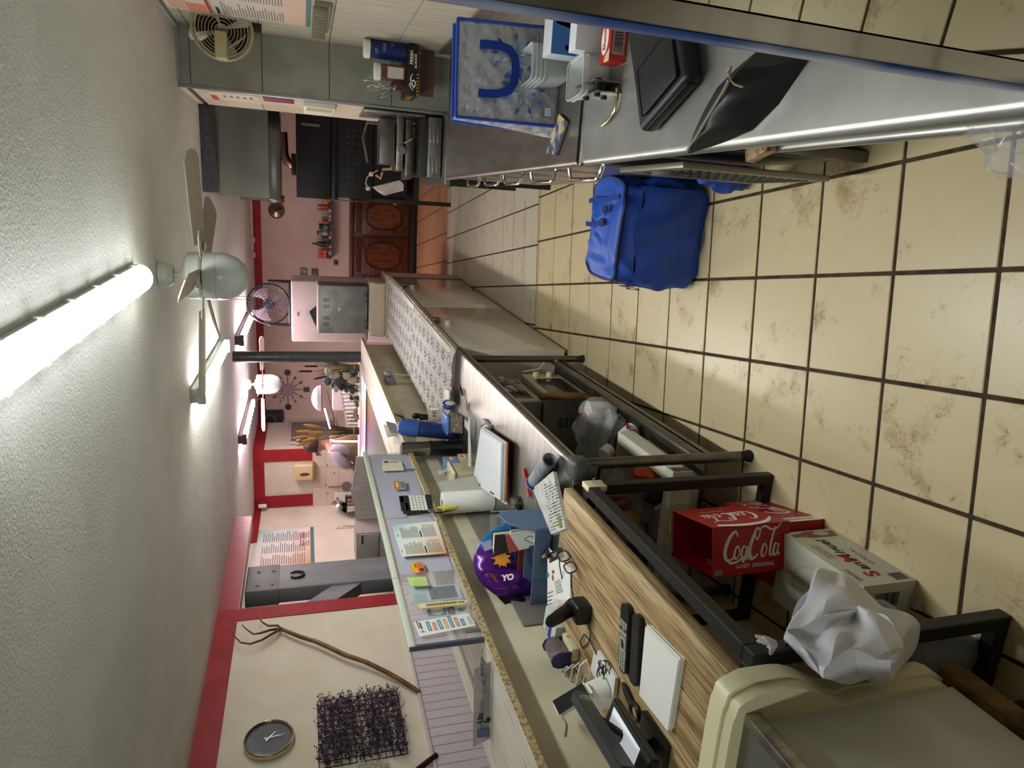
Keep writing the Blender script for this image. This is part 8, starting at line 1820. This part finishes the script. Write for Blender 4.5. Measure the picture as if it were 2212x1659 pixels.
# LED strips: coloured diodes in a row
ledc = [(1, .25, .9, 1), (.3, .6, 1, 1), (1, .55, .3, 1), (.25, 1, .95, 1), (1, .3, .35, 1), (.95, .9, 1, 1), (.6, .3, 1, 1)]
leds = [emitter('led_%d' % k, c, 5) for k, c in enumerate(ledc)]
def led_strip(label, pts, n, pat):
    t = thing('led_strip', label, 'led strip', pts[0]); g = G(); g.tube(pts, .006, 4); part('strip', g, M('strip_white', '#d8d2da', .4), t, w=True)
    seg = [(pts[i+1]-pts[i]).length for i in range(len(pts)-1)]; tot = sum(seg)
    for k in range(n):
        d = tot*(k+.5)/n; i = 0
        while d > seg[i]: d -= seg[i]; i += 1
        p = pts[i].lerp(pts[i+1], d/seg[i]); g = G(); g.box(p.x-.009, p.y-.012, p.z-.009, p.x+.009, p.y-.004, p.z+.009); part('diode', g, leds[pat(k)], t, w=True, smooth=0)
led_strip('long multicolour LED strip along the brown shelf trim', [Vector((-1.95, 7.655, 1.093)), Vector((-3.02, 7.655, 1.093))], 44, lambda k: (5, 3, 5, 2, 4, 4, 0, 6, 0, 1, 5)[k//4])
led_strip('slanting multicolour LED strip on the rod behind the shelf', [px(701, 882, 8.05), px(713, 926, 8.05)], 18, lambda k: (2, 3, 0, 2, 1, 6, 2, 3, 5)[k//2])
led_strip('upright multicolour LED strip by the person\'s back', [px(716, 950, 8.0), px(722, 953, 8.0), px(783, 953, 7.95)], 22, lambda k: (5, 0, 2, 3, 5, 1)[k//4])
# swing doors
dw = M('door_white', '#b9b3b0', .5); 
def swing(name, label, x0, x1, y, zt0, zt1):
    t = thing(name, label, 'swing door', ((x0+x1)/2, y, .35)); w_ = (x1-x0)/2; h0, h1 = zt0-.35, zt1-.35
    n_ = 12; P = [(-w_, 0), (w_, 0)]+[(w_-2*w_*i/n_, h0+(h1-h0)*(.5-.5*math.cos(PI*i/n_))) for i in range(n_+1)]
    g = G(); g.prism(P, .03, Fr((0, .015, 0), (1, 0, 0), (0, 0, 1))); part('leaf', g, dw, t, smooth=20)
    for k in range(9):
        x = -w_+.07+(2*w_-.14)*k/8; f = (w_-x)/(2*w_); hz = h0+(h1-h0)*(.5-.5*math.cos(PI*f))-.07
        g = G(); g.box(x-.014, -.022, .05, x+.014, -.0145, hz, b=.002); part('slat', g, dw, t)
    for xx in (-w_, w_-.05):
        f = 0 if xx > 0 else 1; g = G(); g.box(xx, -.02, 0, xx+.05, -.0152, (h0+(h1-h0)*f)-.005); part('stile', g, dw, t)
    return t
a0 = px(768, 986, 7.6); a1 = px(760, 1052, 7.6); b0_ = px(759, 1060, 7.5); b1_ = px(770, 1129, 7.5)
swing('swing_door', 'white swing door with wavy top, right leaf beside the shelf', a1.x, a0.x, 7.6, px(770, 985, 7.6).z, px(761, 1050, 7.6).z)
swing('swing_door', 'white swing door with wavy top, left leaf near the sink', b1_.x, b0_.x-.01, 7.6, px(758, 1062, 7.6).z, px(768, 1128, 7.6).z)
# kitchen run behind: counter, tiles, pots, tap, dispenser, cupboards
t = thing('kitchen_counter', 'steel kitchen counter along the rear left wall', 'counter', (-4.1, 9.7, 0)); g = G(); g.box(-.49, -.28, .84, .42, .275, .88, b=.004); part('top', g, steel, t); g = G(); g.box(-.48, -.25, .0, .41, .27, .84); part('base', g, M('base_grey', '#8e8684', .5), t)
kw = M('kitchen_tile', '#dccbb9', .4, rand=.02); 
g = G(); g.box(-4.6, 9.978, .88, -3.66, 9.985, 1.655); kb = struct('wall_tiling', g, M('tile_joint_pale', '#b5a394', .8)); kb['kind'] = 'structure'
for i in range(3):
    for j in range(4):
        g = G(); g.box(-4.597+.313*i, 9.972, .882+.194*j, -4.289+.313*i, 9.979, 1.072+.194*j, b=.001, seg=1); part('wall_tile', g, kw, kb)
t = thing('towel_dispenser', 'cream folded paper towel dispenser on the kitchen wall', 'dispenser', (px(655, 1013, 9.98).x, 9.972, px(655, 1013, 9.98).z-.17)); 
g = G(); g.box(-.13, -.16, .02, .13, 0, .31, b=.035, seg=4); part('cover', g, M('dispenser_beige', '#d9c498', .4), t); g = G(); g.box(-.12, -.15, 0, .12, 0, .03, b=.006); part('mouth', g, M('dispenser_dark', '#8a7040', .5), t); g = G(); g.prism(circ(.022, 20, 0, 0, ry=.07), .006, Fr((-.02, -.161, .15), (1, 0, 0), (0, 0, 1))); part('window', g, M('window_brown', '#5a3826', .3), t)
for (x, y, lb, nm, mt) in ((755, 1000, 'grey square splash tile propped behind the person\'s hands', 'splash_tile', '#5f5355'), (740, 1095, 'grey tray standing behind the big pot', 'grey_tray', '#837674')):
    p = px(x, y, 9.9); bx(nm, lb, 'tray', (p.x, 9.955, .881), (.22, .018, p.z-.80), 0, M(nm, mt, .4), .004)
p = px(740, 1050, 9.9); t = thing('strainer', 'round strainer with an orange and green handle hanging on the kitchen wall', 'strainer', (px(735, 1050, 9.97).x, 9.965, px(735, 1050, 9.97).z)); g = G(); g.box(-.012, -.012, -.01, .012, 0, .16, b=.004); part('handle', g, M('handle_orange', '#c27a3a', .5), t); g = G(); g.prism(circ(.075, 24, 0, -.09), .02, Fr((0, 0, 0), (1, 0, 0), (0, 0, 1))); part('sieve', g, M('sieve_metal', '#9a938c', .4, .7), t); g = G(); g.cyl((0, -.01, .16), (0, -.01, .175), .012, n=10); part('grip_end', g, M('grip_green', '#5a9a3c', .5), t)
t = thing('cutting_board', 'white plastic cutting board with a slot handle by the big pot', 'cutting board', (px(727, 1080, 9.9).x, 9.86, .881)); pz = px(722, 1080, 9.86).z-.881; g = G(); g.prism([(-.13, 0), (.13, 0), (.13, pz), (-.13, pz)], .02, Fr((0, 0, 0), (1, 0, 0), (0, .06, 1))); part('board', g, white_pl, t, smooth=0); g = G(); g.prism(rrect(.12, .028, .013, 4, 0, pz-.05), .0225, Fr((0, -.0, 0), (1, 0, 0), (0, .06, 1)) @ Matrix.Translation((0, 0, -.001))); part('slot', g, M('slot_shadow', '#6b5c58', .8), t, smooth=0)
t = thing('steel_pot', 'big shiny steel bowl tilted over the sink', 'bowl', (px(738, 1098, 9.6).x, 9.62, .881)); pb = px(738, 1098, 9.6).z-.881; T_ = T3(0, 0, pb, ry=-.9, rx=.3); g = G(); g.lathe([(0, -.10), (.10, -.085), (.155, -.03), (.17, .03), (.165, .03), (.15, -.03), (.095, -.078), (0, -.092)], 30, T_); part('bowl', g, chrome, t); g = G(); g.cyl((0, 0, 0), (0, 0, pb-.12), .06, n=18); part('stand', g, steel, t)
t = thing('kettle', 'low steel pan with black rim beside the tilted bowl', 'pan', (px(755, 1088, 9.5).x, 9.50, .881)); pk = px(748, 1088, 9.5).z-.881; g = G(); g.lathe([(0, 0), (.12, 0), (.13, pk), (.124, pk), (.115, .01), (0, .01)], 26); part('pan', g, chrome, t); g = G(); g.tube([(.132*math.cos(a), .132*math.sin(a), pk) for a in [2*PI*i/26 for i in range(26)]], .008, 6, closed=True); part('rim', g, black_pl, t)
t = thing('spray_tap', 'chrome spring spray tap arching beside the kitchen side wall', 'tap', (-4.30, 9.15, .84)); p0 = px(760, 1140, 9.15); P = [px(x, y, 9.15) for x, y in ((770, 1137), (745, 1136), (730, 1140), (724, 1150), (730, 1158), (745, 1160), (758, 1158))]
g = G(); g.tube(P, .007, 8); part('hose', g, chrome, t, w=True, smooth=80)
for k in range(22):
    a = k/22*5.9+.05; i = int(a); q = P[i].lerp(P[i+1], a-i); d = (P[i+1]-P[i]).normalized(); u = d.orthogonal().normalized(); v = d.cross(u); g = G(); g.tube([q+(u*math.cos(c)+v*math.sin(c))*.013 for c in [2*PI*n/10 for n in range(10)]], .0025, 4, closed=True); part('spring_coil', g, chrome, t, w=True)
g = G(); g.tube([P[0], (P[0].x, 9.15, .86)], .012, 8); part('riser', g, chrome, t, w=True)
g = G(); g.cyl(P[-1]+Vector((0, 0, .03)), P[-1]-Vector((0, 0, .06)), .016, .02, n=12); part('spray_head', g, chrome, t, w=True)
t = thing('sink_cupboard', 'white panelled cupboards along the kitchen side wall', 'cupboard', (-4.32, 8.4, 0)); g = G(); g.box(-.265, -.95, 0, .20, .95, .855, b=.004); part('carcass', g, dw, t)
g = G(); g.box(-.27, -.97, .857, .23, .97, .89, b=.004); part('top', g, steel, t)
for k in range(3):
    g = G(); g.box(.20, -.93+.63*k, .08, .22, -.33+.63*k, .80, b=.004); d_ = part('door', g, dw, t); g = G(); g.box(.22, -.80+.63*k, .70, .235, -.66+.63*k, .715, b=.004); part('handle', g, M('handle_steelblue', '#6f7686', .3, .8), d_)
p = px(790, 1170, 7.3); t = thing('white_cupboard', 'white upright cupboard with a steel handle left of the swing doors', 'cupboard', (-3.92, 7.45, 0)); g = G(); g.box(-.22, -.2, 0, .20, .2, 1.2, b=.004); part('carcass', g, M('cupboard_grey', '#a29a98', .5), t); g = G(); g.box(-.2, -.215, .95, .185, -.2, 1.18, b=.004); part('drawer_front', g, dw, t); g = G(); g.box(-.2, -.215, .06, .185, -.2, .93, b=.004); part('door', g, dw, t); g = G(); g.box(.08, -.235, 1.135, .185, -.215, 1.15, b=.004); part('handle', g, M('handle_steelblue', '#6f7686', .3, .8), t)
# menu board on the kitchen side wall, sensor
t = thing('kitchen_menu', 'large teal and orange menu board on the rear kitchen side wall', 'menu', (-4.598, 8.75, 1.66)); g = G(); g.box(0, -.55, 0, .005, .50, .78); part('board', g, mm, t); F = Fr((.0055, -.55, 0), (0, 1, 0), (0, 0, 1)); g = G(); rect(g, F, 0, 0, 1.05, .045, 1); print_lines(g, F, .05, .12, 1.0, .68, 20, 0, .35, .4, 4, 3); print_lines(g, F, .5, .06, .95, .2, 4, 2, .4, .3, 6, 2); part('print', g, [ink_g, M('menu_teal', '#4d7d80', .6), M('menu_redtext', '#b5584a', .6)], t, smooth=0)
t = thing('alarm_sensor', 'small white alarm sensor in the kitchen corner near the ceiling', 'sensor', (-4.52, 9.90, 2.38)); g = G(T3(rz=.7)); g.box(-.03, -.03, -.06, .03, .03, .06, b=.014, seg=3); part('body', g, white_pl, t)
for k, (x, y) in enumerate(((707, 1005), (722, 1022), (704, 1047), (708, 1065))):
    p = px(x, y, 9.972); g = G(); g.cyl((p.x, 9.972, p.z), (p.x, 9.964, p.z), .010, n=10); solo('tile_screw', ('uppermost dark screw head left of the person', 'dark screw head between person and strainer, low', 'dark screw head above the strainer', 'dark screw head left of the strainer')[k], 'screw', g, M('screw_dark', '#4a3f3c', .5), 'screw heads in the kitchen wall', loc=(p.x, 9.97, p.z))
for k, (x, y) in enumerate(((684, 971), (686, 980))):
    p = px(x, y, 9.97); g = G(); g.cyl((p.x, 9.972, p.z), (p.x, 9.955, p.z), .028, n=16); g.tube([(p.x, 9.955, p.z), (p.x-.005, 9.94, p.z-.04), (p.x-.01, 9.945, p.z-.055)], .008, 6); solo('coat_hook', ('dark round coat hook nearer the person\'s head', 'dark round coat hook left of the other hook')[k], 'hook', g, M('hook_dark', '#4b3f45', .4), loc=(p.x, 9.965, p.z))
# plug sockets on the bar wall
t = thing('socket_block', 'grey double socket box with plugs and pale cables on the bar wall', 'socket', (-1.575, 6.05, 1.0)); p = atx(843, 835, -1.61)
t.location = (-1.572, p.y, p.z)
g = G(); g.box(-.002, -.07, -.04, .045, .07, .045, b=.006); part('box', g, M('socket_box', '#8b8c8d', .5), t); g = G(); g.box(.045, .01, -.02, .09, .065, .05, b=.01); part('plug', g, M('plug_grey', '#7e8184', .5), t); g = G(); g.box(.0, -.05, -.25, .03, -.01, -.04, b=.003); part('conduit', g, M('conduit_cream', '#c7bf9f', .5), t)
for y in (.03, .055): g = G(); g.tube([(.07, y, -.02), (.06, y, -.10), (.05, y+.01, -.25)], .005, 6); part('cable', g, M('cable_cream', '#c3bb9c', .5), t)
# paper bag with string handles hung on the oven bench
t = thing('hanging_cloth', 'pale cloth bag with string loops and wooden pegs hanging at the oven corner', 'bag', (.12, 5.02, 1.0)); clb = M('bag_pinkwhite', '#cdb9b8', .8)
o_ = Vector((.12, 5.02, 1.0)); t.location = aty(850, 405, 5.0); 
W = lambda x, y, Y=5.0: aty(x, y, Y)
g = G(); c = [W(803, 404), W(864, 389), W(871, 398), W(870, 412), W(829, 423)]; g.f([g.v(q) for q in c]); bmesh.ops.triangulate(g.bm, faces=g.bm.faces[:]); bmesh.ops.subdivide_edges(g.bm, edges=g.bm.edges[:], cuts=4, use_grid_fill=True)
for v in g.bm.verts: v.co.y += .012*math.sin(v.co.z*60+v.co.x*40)
bmesh.ops.solidify(g.bm, geom=g.bm.faces[:], thickness=.02); part('bag', g, clb, t, w=True, smooth=80)
g = G(); g.tube([W(795, 408), W(790, 395), W(793, 383), W(803, 375), W(816, 368)], .004, 6); part('string', g, clb, t, w=True, smooth=80)
for (x, y) in ((802, 376), (795, 407)): g = G(); g.ell(W(x, y), .016, .016, .018, 12, 8); part('bead', g, clb, t, w=True)
for q in (((812, 378), (822, 386), (826, 372)), ((826, 366), (846, 365), (846, 358))): g = G(); g.tube([W(*z) for z in q], .009, 6); part('wooden_peg', g, M('peg_tan', '#c09a70', .6), t, w=True)
# ================================================================= PERSON AT THE KITCHEN SINK
PY = 8.5
def W(x, y, Y=PY): return aty(x, y, Y)
head = W(684, 961); neck = W(702, 960); sh = W(712, 966)
t = thing('person', 'person with dark hair in a cream apron over a pale shirt bending over the sink', 'person', (W(740, 962).x, PY, 0))
def skin(name, verts, edges, radii, mt, sub=2, root=0):
    me = bpy.data.meshes.new(name); me.from_pydata([Vector(v)-Vector(t.location) for v in verts], edges, []); o = bpy.data.objects.new('tmp', me); COL.objects.link(o)
    m_ = o.modifiers.new('s', 'SKIN'); sk = me.skin_vertices[0].data
    for i, r in enumerate(radii): sk[i].radius = (r, r) if not isinstance(r, tuple) else r
    sk[root].use_root = True; m_.use_smooth_shade = True; s2 = o.modifiers.new('b', 'SUBSURF'); s2.levels = sub; s2.render_levels = sub
    dg = bpy.context.evaluated_depsgraph_get(); nm = bpy.data.meshes.new_from_object(o.evaluated_get(dg)); nm.name = name
    bpy.data.objects.remove(o); nm.materials.clear(); nm.materials.append(mt)
    for p in nm.polygons: p.use_smooth = True
    return part(name, nm, mt, t)
skinm = M('skin', '#b98972', .5); shirt = M('shirt_lilac', '#c4b7c2', .8, c2='#b8abb8', ns=6); apron = M('apron_cream', '#d8bd98', .8, c2='#cdb08a', ns=5); hairm = M('hair_brown', '#3a2420', .55, c2='#4a2f28', ns=30); trou = M('trousers_dark', '#3c3640', .8)
hipc = W(800, 962); hipc.z = .93
lf = Vector((-.10, .02, 0)); 
# one continuous body: pelvis, spine, neck, head, arms with hands, legs
P = dict(pel=Vector((hipc.x, PY, .93)), bel=Vector((hipc.x-.02, PY, 1.10)), che=Vector((W(730, 962).x, PY, 1.33)), nek=Vector((neck.x, PY, neck.z-.005)), jaw=Vector((head.x-.015, PY-.005, head.z-.03)), cro=Vector((head.x, PY, head.z+.05)))
P['ls'] = Vector((P['che'].x-.03, PY-.165, 1.42)); P['rs'] = Vector((P['che'].x-.03, PY+.165, 1.42))
el = W(741, 1003, PY-.2); wr_ = W(757, 1006, PY-.1)
P['le'] = el; P['lw'] = W(757, 1005, PY-.05); P['lh'] = W(762, 1009, PY); 
P['re'] = Vector((P['rs'].x-.20, PY+.18, 1.22)); P['rw'] = P['re']+Vector((-.16, -.06, -.07)); P['rh'] = P['rw']+Vector((-.08, -.02, -.03))
for s_, n_ in ((-1, 'l'), (1, 'r')):
    P[n_+'hip'] = P['pel']+Vector((.01, .09*s_, -.06)); P[n_+'kn'] = P[n_+'hip']+Vector((-.03, .01*s_, -.40)); P[n_+'an'] = Vector((P[n_+'kn'].x+.03, P[n_+'kn'].y, .085)); P[n_+'to'] = P[n_+'an']+Vector((-.15, .02*s_, -.045))
names = ['pel', 'bel', 'che', 'nek', 'jaw', 'cro', 'ls', 'le', 'lw', 'lh', 'rs', 're', 'rw', 'rh', 'lhip', 'lkn', 'lan', 'lto', 'rhip', 'rkn', 'ran', 'rto']
ix = {n: i for i, n in enumerate(names)}
E_ = [('pel', 'bel'), ('bel', 'che'), ('che', 'nek'), ('nek', 'jaw'), ('jaw', 'cro'), ('che', 'ls'), ('ls', 'le'), ('le', 'lw'), ('lw', 'lh'), ('che', 'rs'), ('rs', 're'), ('re', 'rw'), ('rw', 'rh'), ('pel', 'lhip'), ('lhip', 'lkn'), ('lkn', 'lan'), ('lan', 'lto'), ('pel', 'rhip'), ('rhip', 'rkn'), ('rkn', 'ran'), ('ran', 'rto')]
rad = dict(pel=.13, bel=.125, che=.135, nek=.055, jaw=.08, cro=.088, ls=.07, le=.048, lw=.033, lh=.035, rs=.07, re=.048, rw=.033, rh=.035, lhip=.09, lkn=.062, lan=.045, lto=.04, rhip=.09, rkn=.062, ran=.045, rto=.04)
skin('body', [P[n] for n in names], [(ix[a], ix[b_]) for a, b_ in E_], [rad[n] for n in names], skinm)
# clothing over it
skin('shirt', [P['bel']+Vector((0, 0, -.02)), P['che'], P['ls'], P['le'], P['lw']-(P['lw']-P['le'])*.25, P['rs'], P['re'], P['rw']-(P['rw']-P['re'])*.25, P['nek']-Vector((0, 0, .07))], [(0, 1), (1, 2), (2, 3), (3, 4), (1, 5), (5, 6), (6, 7), (1, 8)], [.135, .15, .09, .075, .055, .09, .07, .055, .085], shirt, 2, 1)
skin('trousers', [P['pel'], P['lhip'], P['lkn'], P['lan']+Vector((0, 0, .02)), P['rhip'], P['rkn'], P['ran']+Vector((0, 0, .02))], [(0, 1), (1, 2), (2, 3), (0, 4), (4, 5), (5, 6)], [.142, .105, .078, .06, .105, .078, .06], trou, 2)
B0 = Vector(t.location)
def apr(a, b_):
    th = -2.6+a*3.6; z = P['pel'].z-.12+(P['nek'].z-.05-P['pel'].z+.12)*b_; c = P['pel'].lerp(P['che'], min(1, max(0, (z-.93)/.40))); r_ = .168-.045*max(0, b_-.72)/.28+.004*math.sin(a*25+b_*9)
    if b_ > .72: c = P['che'].lerp(P['nek'], (b_-.72)/.28*.8)
    return Vector((c.x, c.y, z))+Vector((math.cos(th)*r_*.95, math.sin(th)*r_*1.02, 0))-B0
g = G(); g.grid(apr, 30, 26); bmesh.ops.solidify(g.bm, geom=g.bm.faces[:], thickness=.006); part('apron', g, apron, t, smooth=180)
# head: hair, face features
hc = (P['jaw']+P['cro'])/2-B0; up = (P['cro']-P['jaw']).normalized()
def hairf(a, b_):
    th = 2*PI*a; ph = b_*2.05; d = Vector((math.cos(th)*math.sin(ph), math.sin(th)*math.sin(ph), math.cos(ph))); r_ = .112+.004*math.sin(th*9+ph*5)
    if d.x < -.25 and d.z < .45: r_ = .094
    q = hc+Vector((d.x*r_*1.08+.012, d.y*r_, d.z*r_*1.12+.03)); return q
g = G(); g.grid(hairf, 30, 16, True); part('hair', g, hairm, t, smooth=180)
g = G(); q = hc+Vector((.115, .0, -.01)); g.tube([hc+Vector((.06, 0, .12)), hc+Vector((.09, 0, .19)), hc+Vector((.06, .01, .235))], [.05, .045, .012], 10); part('hair_tuft', g, hairm, t, smooth=180)
fc = hc+Vector((-.09, -.0, -.012))
g = G(); g.tube([fc+Vector((.012, 0, .03)), fc+Vector((-.016, 0, -.002)), fc+Vector((.006, 0, -.012))], [.008, .013, .008], 8); part('nose', g, skinm, t, smooth=180)
for s_ in (-1, 1):
    g = G(); g.ell(fc+Vector((.010, .033*s_, .022)), .010, .013, .009, 12, 8); e_ = part('eye', g, M('eye_white', '#d8d0cc', .3), t, smooth=180); g = G(); g.ell(fc+Vector((.002, .033*s_, .022)), .005, .006, .006, 10, 6); part('pupil', g, M('pupil', '#1c1412', .3), e_, smooth=180)
    g = G(); g.ell(hc+Vector((.01, .088*s_, 0)), .022, .010, .032, 12, 8); part('ear', g, skinm, t, smooth=180)
g = G(); g.tube([fc+Vector((.012, -.025, -.04)), fc+Vector((.004, 0, -.042)), fc+Vector((.012, .025, -.04))], [.004, .007, .004], 8); part('mouth', g, M('lips', '#9a5f55', .5), t, smooth=180)
# hands: palm and five bent fingers
def hand(h, w_, sgn):
    d = (h-w_).normalized(); side = d.cross(Vector((0, 0, 1))).normalized(); dn = d.cross(side)
    V = [h-d*.02]; Ed = []; R = [.026]
    V.append(h+d*.035); Ed.append((0, 1)); R.append(.027)
    for k in range(4):
        b_ = h+d*.045+side*(-.03+.02*k); ln = (.062, .075, .07, .055)[k]; i = len(V)
        V += [b_, b_+d*ln*.5+Vector((0, 0, -.008)), b_+d*ln*.85+Vector((0, 0, -.035))]; Ed += [(1, i), (i, i+1), (i+1, i+2)]; R += [.0105, .0092, .0075]
    b_ = h+side*.034*sgn; i = len(V); V += [b_, b_+side*.018*sgn+d*.028+Vector((0, 0, -.012)), b_+side*.014*sgn+d*.052+Vector((0, 0, -.03))]; Ed += [(0, i), (i, i+1), (i+1, i+2)]; R += [.0125, .0105, .0085]
    skin('hand', V, Ed, R, skinm, 1)
hand(P['lh'], P['lw'], 1); hand(P['rh'], P['rw'], -1)
g = G(); c = P['lw']-B0; d = (P['lh']-P['lw']).normalized(); u = d.orthogonal().normalized(); v = d.cross(u); g.tube([c+(u*math.cos(a)+v*math.sin(a))*.042 for a in [2*PI*i/20 for i in range(20)]], .006, 6, closed=True); part('bracelet', g, chrome, t)
g = G(); q = P['ls'].lerp(P['le'], .15)-B0; g.tube([P['nek']-B0+Vector((-.04, -.06, -.03)), q+Vector((-.06, -.03, .03)), P['bel']-B0+Vector((-.15, -.05, .10))], .010, 6, flat=.4); part('apron_strap', g, black_pl, t)
for s_, n_ in ((-1, 'l'), (1, 'r')):
    g = G(); a_ = P[n_+'an']-B0; g.ell(a_+Vector((-.07, 0, -.042)), .135, .05, .043, 16, 8); part('shoe', g, black_pl, t)
